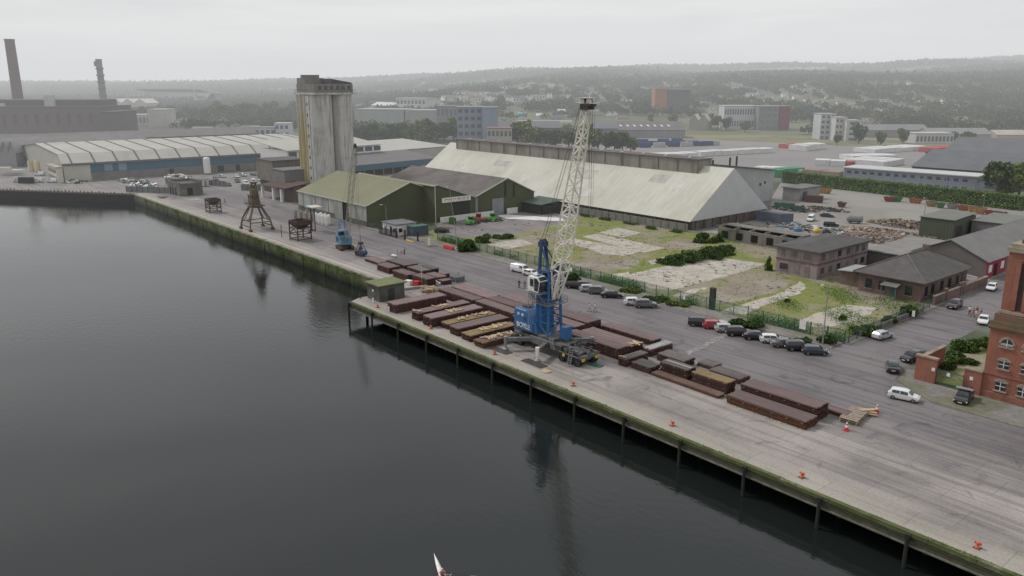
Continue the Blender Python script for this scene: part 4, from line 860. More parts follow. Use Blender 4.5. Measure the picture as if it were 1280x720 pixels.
# white bags / bollards
mb0=None
for k in range(7):
    mb=MB();mb.lathe([(0,0),(.55,0),(.62,.6),(.58,2.6),(.35,3.1),(0,3.15)],n=10)
    solo('upright_bag',mb,white_p,'tall white sack standing in the cluster before the green shed','sack',-95.5+k*1.2+R.uniform(-.3,.3),38.5+(k%2)*1.4,.01,0,'white sacks by the green shed')
for k in range(9):
    mb=MB();mb.lathe([(0,0),(.5,0),(.56,.6),(.5,2.3),(.2,2.8),(0,2.85)],n=8)
    solo('upright_bag',mb,M('tan_sack',(.34,.29,.24),(.26,.22,.19),1.) if k==0 else bpy.data.materials['tan_sack'],'tan sack standing in the row left of the white ones','sack',-107+k*1.25,37.2+(k%3)*1.3,.01,0,'tan sacks by the green shed')
# ---- giant shed at the back
BS=B('transit_shed','enormous transit shed with ribbed cream vaulted roof and blue upper wall','shed',-264,13,rad(-1))
L1=118
mb=MB();mb.extr([(0,0),(-112,0),(-112,9.4),(-60,13.4),(-7,11.6),(0,8.0)],1,-10.6,L1);mb.build('wall',M('shed_cream_wall',(.47,.46,.40),(.40,.39,.34),.3),BS)
mcr=M('cream_roof',(.47,.46,.41),(.40,.39,.345),.1,dark=(.36,.35,.30),darkamt=(.6,.8),darkscale=.05)
mb=MB();pr=[(.6,7.9),(-7,11.7),(-60,13.5),(-112.5,9.4)]
for a,b in zip(pr,pr[1:]): slab([(a[0],-11,a[1]),(a[0],L1,a[1]),(b[0],L1,b[1]),(b[0],-11,b[1])],.15,mb)
mb.build('roof',mcr,BS)
for k in range(14):
    mb=MB();y=-7+k*9.3
    for a,b in zip(pr[:2],pr[1:3]):
        e=-60 if 0 else b[0];mb.extr([(a[0],a[1]+.1),(b[0],b[1]+.1),(b[0],b[1]+.38),(a[0],a[1]+.38)],1,y-.3,y+.3)
    mb.build('roof_rib',M('rib_grey',(.16,.15,.13)) if k==0 else bpy.data.materials['rib_grey'],BS)
mblue=corr('blue_cladding',(.085,.175,.225),(.07,.15,.20),1.6,1,scale=.1,stretch=(1,1,.3));mbl2=M('pale_blue_cladding',(.24,.33,.40),(.20,.28,.35),.2)
mb=MB();mb.box(.0,.12,.3,92,3.4,7.1);mb.build('blue_cladding',mblue,BS)
mb=MB();mb.box(.0,.14,92,L1,2.8,7.2);mb.build('pale_blue_cladding',mbl2,BS)
mb=MB();mb.box(.0,.7,-11,L1,7.1,7.95);mb.build('fascia',M('fascia_grey',(.19,.20,.21)),BS)
mb=MB();mb.box(.0,.13,.3,L1,0,3.3);mb.build('lower_wall',M('grey_block_wall',(.24,.23,.22),(.17,.165,.16),.3),BS)
for (a,b,z0,z1,m_) in((85,91.5,0.02,6.8,'dk'),(34,36,.02,3,'dk'),(6.,9.4,3.6,6.9,'lt'),(12.,15.4,3.6,6.9,'lt'),(57,60,.02,3,'dk'),(66,68,.02,3,'dk')):
    mb=MB();mb.box(.14,.2,a,b,z0,z1);mb.build('door' if m_=='dk' else 'window',M('shed_door_dark',(.045,.05,.06)) if m_=='dk' else mbl2,BS)
t=B('shed_office','cream end office with two window rows at the quay end of the transit shed','office',-264,13,rad(-1))
mb=MB();mb.box(-18,1.2,-13.6,-11.1,0,6.6);mb.build('wall',cream_p,t);mb=MB();mb.box(-18.4,1.6,-14,-11.1,6.6,6.9);mb.build('roof',mcr,t)
mb=MB();mb.box(.0,.14,-10.5,.25,.02,7.0);mb.build('blank_wall',M('cream_panel',(.56,.54,.46),(.5,.485,.42),.3),t)
for k in range(7):
    for z in(1.,3.9):
        mb=MB();mb.box(-17.3+k*2.6,-15.6+k*2.6,-13.66,-13.6,z,z+1.6);mb.build('window',glass,t)
# right part: low grey roof, blue fascia on posts and a clerestory box
t=B('open_transit_shed','low grey-roofed open shed with blue fascia and white clerestory behind the silo','shed',-196,96,rad(9))
Y0,Y1=0,66
mb=MB();slab([(1.5,Y0,5.4),(1.5,Y1,5.4),(-24,Y1,8.2),(-24,Y0,8.2)],.2,mb);mb.build('roof',M('grey_brown_roof',(.19,.175,.175),(.15,.14,.14),.2,stripe=(1,1.4,.2)),t)
mb=MB();mb.box(1.3,1.6,Y0,Y1,2.9,5.5);mb.build('fascia',mblue,t)
mb=MB();mb.box(-12,-11.5,Y0,Y1,0,6.8);mb.build('rear_wall',M('dk_rear',(.05,.05,.05)),t)
for k in range(12): mb=MB();mb.box(1.0,1.3,Y0+1+k*5.8,Y0+1.35+k*5.8,0,2.9);mb.build('post',grey_p,t)
mb=MB();mb.box(-46,-24,Y0-6,Y1-17,0,12.2);mb.build('clerestory_wall',white_p,t);mb=MB();slab([(-23,Y0-6.5,12.0),(-23,Y1-16.5,12.0),(-52,Y1-16.5,15.5),(-52,Y0-6.5,15.5)],.25,mb);mb.build('clerestory_roof',mcr,t)
for k in range(10): mb=MB();mb.box(-23.98,-23.9,Y0-5+k*5.6,Y0-.6+k*5.6,9.2,11.4);mb.build('clerestory_window',glass_b,t)
mb=MB();slab([(-24,Y1-16,8.2),(-24,Y1+34,8.2),(-64,Y1+34,10.6),(-64,Y1-16,10.6)],.3,mb);mb.box(-64,-24,Y1-15,Y1+33,0,8);mb.build('rear_roof',mcr,t)
# grey long roofs behind on the left
for (a0,a1,x0,x1,z,zr,m_,lab) in((-50,60,-170,-124,7.5,12.,m_gr,'long grey pitched warehouse roof behind the cream vaulted shed'),(-60,150,-235,-178,7,10.5,m_fib,'long brown-grey warehouse roof just before the power station')):
    t=B('long_warehouse',lab,'warehouse',-264,13,rad(-1))
    mb=MB();mb.extr([(x1,0),(x0,0),(x0,z),((x0+x1)/2,zr),(x1,z)],1,a0,a1);mb.build('wall',m_gr,t)
    xm=(x0+x1)/2;mb=MB();slab([(x1+.5,a0,z),(x1+.5,a1,z),(xm,a1,zr),(xm,a0,zr)],.2,mb);slab([(xm,a0,zr),(xm,a1,zr),(x0-.5,a1,z),(x0-.5,a0,z)],.2,mb);mb.build('roof',m_,t)
mb=MB();mb.box(0,1.5,0,64,0,1.2);solo('roof_light_strip',mb,white_p,'long white strip light along the far warehouse ridge','roof light',-432,-72,11.,rad(-1))
# ruined stone hut on upper quay
ms_=M('rubble_stone',(.17,.155,.145),(.11,.10,.095),.9,dark=(.24,.22,.20),darkamt=(.55,.7))
t=B('stone_hut','roofless grey stone building standing alone near the quay bend','building',-190,30,.05)
mb=MB();mb.box(-6,6,-4.5,-3.9,0,5.2);mb.box(-6,6,3.9,4.5,0,5.6);mb.box(-6,-5.4,-3.9,3.9,0,5.4);mb.box(5.4,6,-3.9,3.9,0,4.8);mb.build('wall',ms_,t)
mb=MB();mb.box(-5.4,5.4,-3.9,3.9,4.3,4.5);mb.build('roof',m_flat,t)
for x in(-4,-1.4,1.5): mb=MB();mb.box(x,x+1.2,-4.56,-4.5,.05,3.);mb.build('opening',bpy.data.materials['dark_opening'],t)
mb=MB();mb.box(6,6.06,-1.5,.6,.05,3.);mb.build('opening',bpy.data.materials['dark_opening'],t)
# portacabins, tank
for (s_,n_,l,r_,lab) in((-213,43,10,.3,'white portable cabin with small windows beside the stone hut'),(-222,36,8,.3,'grey portable cabin with open front behind the stone hut')):
    t=B('portable_cabin',lab,'cabin',s_,n_,r_);mb=MB();mb.box(-l/2,l/2,-1.6,1.6,.3,3.);mb.build('wall',cream_p if l>9 else grey_p,t);mb=MB();mb.box(-l/2-.1,l/2+.1,-1.7,1.7,3.,3.15);mb.build('roof',m_gr,t)
    for x in(-3,0,2.4): mb=MB();mb.box(x,x+1.1,-1.66,-1.6,1.3,2.3);mb.build('window',glass,t)
    mb=MB();mb.box(l/2,l/2+.05,-.6,.4,.5,2.5);mb.build('door',grey_p,t)
t=B('storage_tank','tall slim white cylindrical tank in front of the blue wall','tank',-255,62);mb=MB();mb.lathe([(0,.6),(1.6,.6),(1.6,7.4),(1.1,8.1),(0,8.3)],n=16);mb.build('shell',white_p,t)
mb=MB();[mb.tube((1.2*math.cos(a),1.2*math.sin(a),0),(1.2*math.cos(a),1.2*math.sin(a),.8),.1,n=4) for a in(0,2.1,4.2)];mb.build('base',grey_p,t)
# ---- hut on the jetty
t=B('quay_hut','flat-roofed grey-green hut with mossy roof on the end of the jetty','hut',-2.6,7.4)
mb=MB();mb.box(-2.4,2.4,-2.8,3.0,0,3.2);mb.build('wall',corr('grey_green_wall',(.125,.13,.115),(.09,.092,.08),.5,0,scale=.5,dark=(.06,.06,.055)),t)
mb=MB();mb.box(-2.8,2.8,-3.2,3.4,3.2,3.42);mb.build('roof',M('mossy_roof',(.19,.20,.105),(.14,.16,.07),.5,dark=(.24,.24,.19),darkamt=(.6,.75)),t)
mb=MB();mb.box(2.4,2.46,-.8,.6,.05,2.4);mb.build('door',M('dark_door',(.06,.06,.055)),t)
mb=MB();mb.box(-.4,.1,-2.85,-2.8,1.7,2.2);mb.build('notice',white_p,t)
# ---- pink two storey ruin
mpk=brickm('pink_render',(.29,.215,.22),(.24,.18,.185),(.31,.28,.27),1.6,(.09,.07,.065))
t=B('derelict_office','derelict two-storey mauve brick block with flat dark roof','building',35.2,88.4)
a,b_=10.2,22.5
mb=MB();mb.box(0,a,0,b_,0,6.0);wl_=mb.build('wall',mpk,t)
mb=MB();mb.add([(-.8,-.8,6.0),(a+.8,-.8,6.0),(a+.8,b_+.8,6.0),(-.8,b_+.8,6.0),(-.8,-.8,6.3),(a+.8,-.8,6.3),(a+.8,b_+.8,6.3),(-.8,b_+.8,6.3),(a/2,4,7.2),(a/2,b_-4,7.2)],[(0,1,2,3),(0,1,5,4),(1,2,6,5),(2,3,7,6),(3,0,4,7),(4,5,8),(5,6,9,8),(6,7,9),(7,4,8,9)]);mb.build('roof',m_flat,t)
mb=MB();mb.box(-.12,a+.12,-.12,0,3.2,3.5);mb.box(a,a+.12,0,b_,3.2,3.5);mb.build('string_course',M('mauve_band',(.17,.12,.14),(.12,.09,.10),.8),t)
mwd=M('boarded_window',(.22,.20,.19),(.14,.12,.12),1.2,rnd=.4)
for (x,z,w1,h1) in((1.2,4.2,1.,1.3),(3.6,4.2,1.6,1.3),(6.7,4.,2.,1.4),(1.,1.0,2.,1.4),(4.5,1.0,1.4,1.8)):
    mb=MB();mb.box(x,x+w1,-.05,0.01,z,z+h1);f=mb.build('window',mwd if x>1.1 else glass,t);mb=MB();mb.box(x-.1,x+w1+.1,-.12,0,z-.15,z-.01);mb.build('sill',conc,f)
mb=MB();mb.box(7.2,8.4,-.06,0.01,0.05,2.6);mb.build('door',M('boarded_door',(.24,.20,.19)),t)
for k,y in enumerate((1.5,5,8.5,12.5,16.5,19.5)):
    for z in(1.,4.1):
        mb=MB();mb.box(a-.01,a+.05,y,y+1.5,z,z+1.4);f=mb.build('window',mwd if (k+int(z))%3 else glass,t);mb=MB();mb.box(a,a+.13,y-.1,y+1.6,z-.15,z-.01);mb.build('sill',conc,f)
# ---- hip roofed brick pavilion
mrb=brickm('dull_red_brick',(.185,.11,.095),(.14,.085,.075),(.19,.16,.14),1.2)
t=B('brick_pavilion','single-storey brick building with a big hipped slate roof','building',56,86.4)
a,b_=12.8,21.6
mb=MB();mb.box(0,a,0,b_,0,4.1);mb.build('wall',mrb,t)
e=1.0
mb=MB();q=[(-e,-e,4.0),(a+e,-e,4.0),(a+e,b_+e,4.0),(-e,b_+e,4.0)];mb.add(q+[(x,y,4.2) for x,y,_ in q]+[(a/2,a/2,8.0),(a/2,b_-a/2,8.0)],[(0,1,2,3),(0,1,5,4),(1,2,6,5),(2,3,7,6),(3,0,4,7),(4,5,8),(5,6,9,8),(6,7,9),(7,4,8,9)]);rf=mb.build('roof',m_slate,t)
mb=MB();mb.bar((a+e,-e,4.25),(a/2,a/2,8.05),.22);mb.bar((-e,-e,4.25),(a/2,a/2,8.05),.22);mb.bar((a+e,b_+e,4.25),(a/2,b_-a/2,8.05),.22);mb.bar((a/2,a/2,8.05),(a/2,b_-a/2,8.05),.22);mb.build('hip_tiles',M('hip_tile',(.19,.175,.15)),rf)
mb=MB();mb.box(a/2-.6,a/2+.6,b_-a/2-.4,b_-a/2+.4,7.8,8.9);mb.build('chimney',mrb,rf)
for (y) in(1.5,4.4,8.6,12.4,16.2,19.):
    mb=MB();mb.box(a-.01,a+.06,y,y+1.3,1.,3.);f=mb.build('window',glass,t);mb=MB();mb.box(a,a+.12,y-.15,y+1.45,.85,.99);mb.build('sill',conc,f)
for x in(1.4,4.2,9.6):
    mb=MB();mb.box(x,x+1.4,-.06,.01,1.,3.);f=mb.build('window',glass,t);mb=MB();mb.box(x-.15,x+1.55,-.12,0,.85,.99);mb.build('sill',conc,f)
mb=MB();mb.box(6.6,8.,-.06,.01,.05,2.6);mb.build('door',dgreen_p,t)
mb=MB();slab([(5.6,-2.6,2.7),(9,-2.6,2.7),(9,0,3.2),(5.6,0,3.2)],.1,mb);mb.box(5.8,5.95,-2.4,-2.25,0,2.7);mb.box(8.7,8.85,-2.4,-2.25,0,2.7);mb.build('porch',M('grey_porch',(.19,.185,.18)),t)
t=B('lean_to_store','small brick lean-to with a pale sheet roof left of the hipped building','shed',50.6,89.)
mb=MB();mb.box(0,5.3,0,7,0,3.0);mb.build('wall',mrb,t);mb=MB();slab([(-.6,-.6,3.0),(5.35,-.6,3.4),(5.35,7.4,3.4),(-.6,7.4,3.0)],.15,mb);mb.build('roof',M('pale_sheet_roof',(.36,.37,.36),(.30,.31,.30),.4,stripe=(1,.8,.2)),t)
# ---- brick shed with red front beyond
t=B('red_fronted_shed','grey-roofed gabled shed with a bright red street front','shed',53,118)
mb=MB();mb.extr([(0,0),(16,0),(16,3.9),(8,7.4),(0,3.9)],1,0,44);mb.build('wall',M('render_brown',(.20,.18,.165),(.16,.14,.13),.4),t)
mb=MB();slab([(-.5,-.4,3.7),(-.5,44.4,3.7),(8,44.4,7.6),(8,-.4,7.6)],.2,mb);slab([(8,-.4,7.6),(8,44.4,7.6),(16.5,44.4,3.7),(16.5,-.4,3.7)],.2,mb);mb.build('roof',M('grey_sheet_roof',(.24,.235,.225),(.19,.185,.18),.2,stripe=(1,1.2,.2)),t)
mb=MB();mb.box(16,16.15,0,11,.05,3.5);fr=mb.build('shop_front',M('red_front',(.35,.05,.08),(.28,.04,.06),.6),t)
for y in(1.,8.): mb=MB();mb.box(16.15,16.22,y,y+1.8,1.2,2.9);mb.build('window',white_p,fr)
mb=MB();mb.box(16.15,16.21,4.2,6.,.1,2.8);mb.build('doorway',bpy.data.materials['dark_opening'],fr)
t=B('flat_workshop','flat grey-roofed workshop wall linking the pavilion and the red fronted shed','building',46,116)
mb=MB();mb.box(-2,6.8,-4,22,0,3.4);mb.build('wall',M('workshop_wall',(.17,.155,.145),(.13,.12,.11),.4),t);mb=MB();mb.box(-2.3,7.,-4.3,22.3,3.4,3.65);mb.build('roof',M('light_felt',(.27,.26,.24),(.20,.19,.18),.3),t)
# ---- green box sheds beyond the rubble yard
m_gb=corr('green_grey_cladding',(.105,.125,.09),(.09,.105,.08),.9,0,scale=.3)
for (s0,n0,l,wd,h,lab,m1) in((36,160,9,15,5.5,'boxy grey-green metal shed at the edge of the rubble yard',m_gb),(46,170,12,16,4.6,'lower pale grey metal shed right of the green boxy shed',m_gr)):
    t=B('metal_shed',lab,'shed',s0,n0);mb=MB();mb.box(0,l,0,wd,0,h);mb.build('wall',m1,t);mb=MB();slab([(-.3,-.3,h),(l+.3,-.3,h),(l+.3,wd+.3,h+.5),(-.3,wd+.3,h+.5)],.15,mb);mb.build('roof',M('shed_roof_green',(.20,.215,.18),(.17,.18,.16),.4),t)
    mb=MB();mb.box(l-.01,l+.05,2,6,.05,3.6);mb.build('door',steel_d,t)
# ---- white two storey office block
t=B('office_block','long two-storey pale blue-grey office block behind the hedge','office',0,0);p=Vector(W(-42,263));q=Vector(W(10,268));an=math.atan2((q-p).y,(q-p).x)
t.location=(p.x,p.y,0);t.rotation_euler=(0,0,an);L=(q-p).length
mb=MB();mb.box(0,L,0,13,0,6.6);mb.build('wall',M('pale_office_wall',(.31,.34,.39),(.27,.30,.34),.3),t);mb=MB();mb.box(-.6,L+.6,-.8,13.8,6.6,7.0);mb.build('roof',M('white_roof',(.56,.56,.55),(.50,.50,.49),.3),t)
for k in range(15):
    for z in(1.,4.2):
        mb=MB();x=1.4+k*(L-3)/15;mb.box(x,x+1.7,-.06,.01,z,z+1.4);f=mb.build('window',glass_b,t);mb=MB();mb.box(x-.1,x+1.8,-.12,0,z-.14,z-.01);mb.build('sill',white_p,f)
for k in range(4): mb=MB();mb.box(L-.01,L+.06,1.5+k*2.9,3.2+k*2.9,4.2,5.6);mb.build('window',glass_b,t)
mb=MB()
for k in range(6): x=.2+k*(L-.8)/5;mb.box(x,x+.4,-.18,-.0,0,6.6)
mb.build('pilaster',M('pil',(.37,.40,.44)),t)
# ---- dark grey warehouses at the right edge
for (s0,n0,l,wd,ze,zr,lab) in((-24,288,75,46,7.0,13.,'dark grey low-pitched warehouse behind the pale office block'),(-40,352,120,60,7,15,'second dark grey warehouse further back at the right edge')):
    t=B('grey_warehouse',lab,'warehouse',s0,n0,.06);mb=MB();mb.extr([(0,0),(wd,0),(wd,ze),(wd/2,zr),(0,ze)],0,0,l);mb.build('wall',M('dark_wh_wall',(.10,.105,.115),(.08,.085,.09),.3),t)
    mb=MB();slab([(-.5,-.6,ze-.1),(l+.5,-.6,ze-.1),(l+.5,wd/2,zr+.1),(-.5,wd/2,zr+.1)],.2,mb);slab([(-.5,wd/2,zr+.1),(l+.5,wd/2,zr+.1),(l+.5,wd+.6,ze-.1),(-.5,wd+.6,ze-.1)],.2,mb);mb.build('roof',M('dark_wh_roof',(.155,.16,.17),(.125,.13,.14),.15,stripe=(0,1.6,.2)),t)
    mb=MB();mb.box(l*.2,l*.2+6,-.1,.0,.05,5);mb.build('door',steel_d,t)
# ---- big red brick granary tower at the right edge
mbr=brickm('orange_red_brick',(.32,.095,.055),(.25,.07,.042),(.26,.19,.15),1.,(.10,.04,.03))
mst=M('sandstone_trim',(.36,.31,.23),(.26,.22,.17),.8,dark=(.14,.12,.10),darkamt=(.55,.75))
t=B('brick_granary','tall red brick granary tower with stone arches and banded cornice','building',95.9,43.4)
LW,DW=14,13
mb=MB();mb.box(0,LW,0,DW,0,10.0);mb.build('wall',mbr,t)
mb=MB();mb.box(-.15,LW,-.2,DW,0,.9);mb.box(-.08,LW,-.1,DW,3.35,3.5);mb.build('plinth',mbr,t)
mb=MB();mb.box(-.2,LW,-.22,DW,9.75,10.0);mb.box(-.3,LW,-.34,DW,10.,10.25);mb.box(-.1,LW,-.12,DW,10.25,10.9);mb.box(.2,LW,.15,DW,10.9,11.9);mb.build('cornice',M('mossy_cornice',(.20,.125,.085),(.15,.12,.07),.8,dark=(.09,.09,.05)),t)
def arch_win(par,x,z,w1,h1,semi,y0=-.0):
    n=12;pts=[(x-w1/2,z),(x+w1/2,z),(x+w1/2,z+h1)]
    rz=w1/2 if semi else w1*.16
    pts+=[(x+w1/2*math.cos(math.pi*i/n),z+h1+rz*math.sin(math.pi*i/n)) for i in range(1,n)]+[(x-w1/2,z+h1)]
    mb=MB();mb.extr(pts,1,y0-.03,y0+.02);f=mb.build('window',glass,par)
    mb=MB();k=.28
    for i in range(n):
        a0,a1=math.pi*i/n,math.pi*(i+1)/n
        q=[(x+w1/2*math.cos(a0),z+h1+rz*math.sin(a0)),(x+(w1/2+k)*math.cos(a0),z+h1+(rz+k)*math.sin(a0)),(x+(w1/2+k)*math.cos(a1),z+h1+(rz+k)*math.sin(a1)),(x+w1/2*math.cos(a1),z+h1+rz*math.sin(a1))]
        mb.extr(q,1,y0-.13,y0-.0)
    mb.build('arch',mst,f)
    mb=MB();mb.box(x-w1/2-.2,x+w1/2+.2,y0-.2,y0,z-.2,z);mb.build('sill',mst,f)
    mb=MB();mb.box(x-.04,x+.04,y0-.07,y0-.03,z,z+h1+rz*.95);mb.box(x-w1/2,x+w1/2,y0-.07,y0-.03,z+h1*.5,z+h1*.5+.07);mb.box(x-w1/2,x+w1/2,y0-.07,y0-.03,z+h1,z+h1+.07);mb.build('frame',white_p,f)
for i in range(5):
    x=2.3+i*2.75
    arch_win(t,x,7.6,1.5,.35,True);arch_win(t,x,4.5,1.25,1.05,False);arch_win(t,x,1.35,1.25,1.15,False)
# upper tower
mb=MB();mb.box(.6,LW,.8,DW,11.9,20.4);mb.build('upper_wall',mbr,t)
mb=MB()
for i in range(9): x=2.0+i*1.35;mb.box(x-.3,x+.32,.6,.8,12.6,19.4)
mb.build('brick_pilaster',mbr,t)
mb=MB()
for i in range(8): x=2.66+i*1.35;mb.box(x-.3,x+.35,.77,.81,12.6,19.0)
mb.build('louvred_slot',M('dark_slot',(.07,.045,.04),(.05,.035,.03),1.),t)
mb=MB();mb.box(.5,LW,.5,DW,12.,12.4);mb.box(.4,LW,.5,DW,20.4,21.0);mb.box(.7,LW,.8,DW,21.0,21.5);mb.build('band',mst,t)
mb=MB();mb.box(1.6,LW,1.8,DW,21.5,22.0);mb.build('roof',m_flat,t)
# yard wall of the granary with gate
t=B('brick_yard_wall','red brick yard wall with tall end pier and metal gate','wall',87.2,42.4)
mb=MB();mb.box(0,2.9,0,.5,0,3.7);mb.box(0,.45,.5,9,0,3.2);mb.box(6.4,8.7,.6,1.1,0,3.3);mb.build('brickwork',mbr,t)
mb=MB();mb.box(-.1,3.,-.1,.6,3.7,3.95);mb.box(-.1,.55,.6,9.1,3.2,3.4);mb.box(6.3,8.7,.5,1.2,3.3,3.5);mb.build('coping',mst,t)
gt=MB()
for k in range(24): gt.box(2.95+k*.152,2.99+k*.152,.3,.34,.1,2.5)
gt.box(2.9,6.6,.28,.36,.25,.33);gt.box(2.9,6.6,.28,.36,2.2,2.28);gt.build('gate',dgreen_p,t)
for (x,z) in((2.3,2.),(4.3,1.7),(7.2,1.9)): mb=MB();mb.box(x,x+.45,(-.03 if x<3 else .24 if x<6 else .57),(0 if x<3 else .27 if x<6 else .6),z,z+.5);mb.build('notice',white_p,t)
t=B('brick_yard_wall','long low brown brick wall beside the pavilion street front','wall',71.2,86)
mb=MB();mb.box(0,.45,0,26,0,1.9);mb.build('brickwork',mrb,t);mb=MB();mb.box(-.06,.5,-.06,26.06,1.9,2.05);mb.build('coping',mst,t)
for y in(5,12,13.5): mb=MB();mb.box(-.12,.57,y,y+.7,0,2.7);mb.build('pier',mrb,t)
mb=MB();mb.box(0,.35,0,24,0,1.0);solo('low_wall',mb,concd,'low grey kerb wall along the pavement side of the rough ground','wall',71.9,56)
# barrier
t=B('barrier','red and white raised barrier post at the end of the side street','barrier',69.5,113.5)
mb=MB();mb.box(-.3,.3,-.3,.3,0,1.1);mb.build('post',red_p,t);mb=MB();mb.bar((0,0,1.0),(-5.5,.4,1.4),.14);mb.build('arm',white_p,t)
# derelict concrete walls near the grain store corner
m_ruin=M('ruined_concrete',(.24,.23,.20),(.15,.145,.13),.4,stretch=(1,1,.3),dark=(.08,.08,.065),darkamt=(.5,.68))
t=B('ruined_bunker','row of roofless ruined concrete bays below the grain store corner','ruin',2,112)
mb=MB();mb.box(0,24,0,.5,0,3.4)
for k in range(6): mb.box(.05+k*4.75,.45+k*4.75,.5,7,0,3.6)
mb.box(0,24,7,7.4,0,3.2);mb.build('wall',m_ruin,t)
mb=MB();mb.box(0,24,3,7,3.62,3.8);mb.build('roof_slab',m_ruin,t)
for k in range(5): mb=MB();mb.box(1.3+k*4.7,3.4+k*4.7,-.04,.0,.6,2.6);mb.build('opening',bpy.data.materials['dark_opening'],t)
mb=MB();mb.box(0,64,0,.25,0,2.3)
for k in range(22): mb.box(k*3-.15,k*3+.15,-.15,0,0,2.4)
o=solo('panel_fence',mb,M('concrete_panel',(.24,.235,.21),(.17,.17,.15),.4),'concrete panel fence between the rough ground and grain store','fence',-74,112.6,0,.02)
# ================================================================ VEHICLES
paints={}
def carp(c):
    if c not in paints: paints[c]=paint('car_paint',c,.22,.1,.6,.04)
    return paints[c]
WHT=(.72,.72,.72);BLK=(.018,.018,.02);SIL=(.42,.44,.46);RED=(.45,.02,.03);GRY=(.14,.14,.14);DBL=(.035,.045,.07);PUR=(.05,.02,.035)
lampw=paint('headlamp',(.7,.7,.68),.1,dirt=0);lampr=paint('tail_lamp',(.35,.01,.01),.2,dirt=0);platew=paint('number_plate',(.65,.65,.62),.4,dirt=0)
# style: stations (x, z bottom, z belt, z roof, half width), glass range, wheel positions
STY={
'hatchback':dict(st=[(-2.0,.45,.72,.74,.74),(-1.93,.32,.92,1.02,.83),(-1.62,.26,.94,1.40,.86),(-1.0,.24,.94,1.47,.87),(0,.24,.92,1.49,.88),(.55,.24,.91,1.42,.87),(1.15,.26,.90,.98,.86),(1.7,.30,.80,.84,.83),(1.98,.38,.62,.64,.72)],gl=(-1.45,.62),wb=(-1.22,1.28),wr=.31,ws=(.62,1.12),rw=(-1.88,-1.62)),
'saloon':dict(st=[(-2.3,.45,.78,.80,.76),(-2.22,.32,.96,1.0,.85),(-1.65,.26,.97,1.05,.88),(-1.0,.24,.94,1.38,.88),(-.2,.24,.92,1.45,.89),(.5,.24,.91,1.40,.88),(1.25,.26,.90,.97,.87),(1.95,.30,.80,.84,.84),(2.28,.38,.62,.64,.73)],gl=(-1.1,.55),wb=(-1.4,1.42),wr=.32,ws=(.58,1.2),rw=(-1.6,-1.05)),
'estate':dict(st=[(-2.3,.48,.80,.84,.80),(-2.24,.34,1.0,1.1,.88),(-2.0,.30,1.02,1.55,.90),(-1.2,.28,1.02,1.64,.91),(0,.28,1.0,1.66,.92),(.55,.28,.98,1.56,.91),(1.2,.30,.96,1.05,.90),(1.95,.34,.88,.92,.87),(2.28,.42,.70,.72,.76)],gl=(-1.9,.62),wb=(-1.38,1.40),wr=.35,ws=(.62,1.15),rw=(-2.2,-2.0)),
'van':dict(st=[(-2.5,.45,.9,1.0,.85),(-2.45,.3,1.1,1.85,.92),(-2.0,.28,1.1,1.95,.94),(0,.28,1.1,1.97,.95),(.9,.28,1.08,1.90,.94),(1.2,.28,1.06,1.75,.93),(1.85,.30,1.0,1.12,.91),(2.3,.34,.85,.9,.88),(2.5,.42,.7,.72,.8)],gl=(.35,1.3),wb=(-1.5,1.62),wr=.34,ws=(1.25,1.82),rw=(-2.49,-2.46)),
}
def interp(st,x,k):
    for a,b in zip(st,st[1:]):
        if a[0]<=x<=b[0]: t=(x-a[0])/(b[0]-a[0]);return a[k]+(b[k]-a[k])*t
    return st[-1][k]
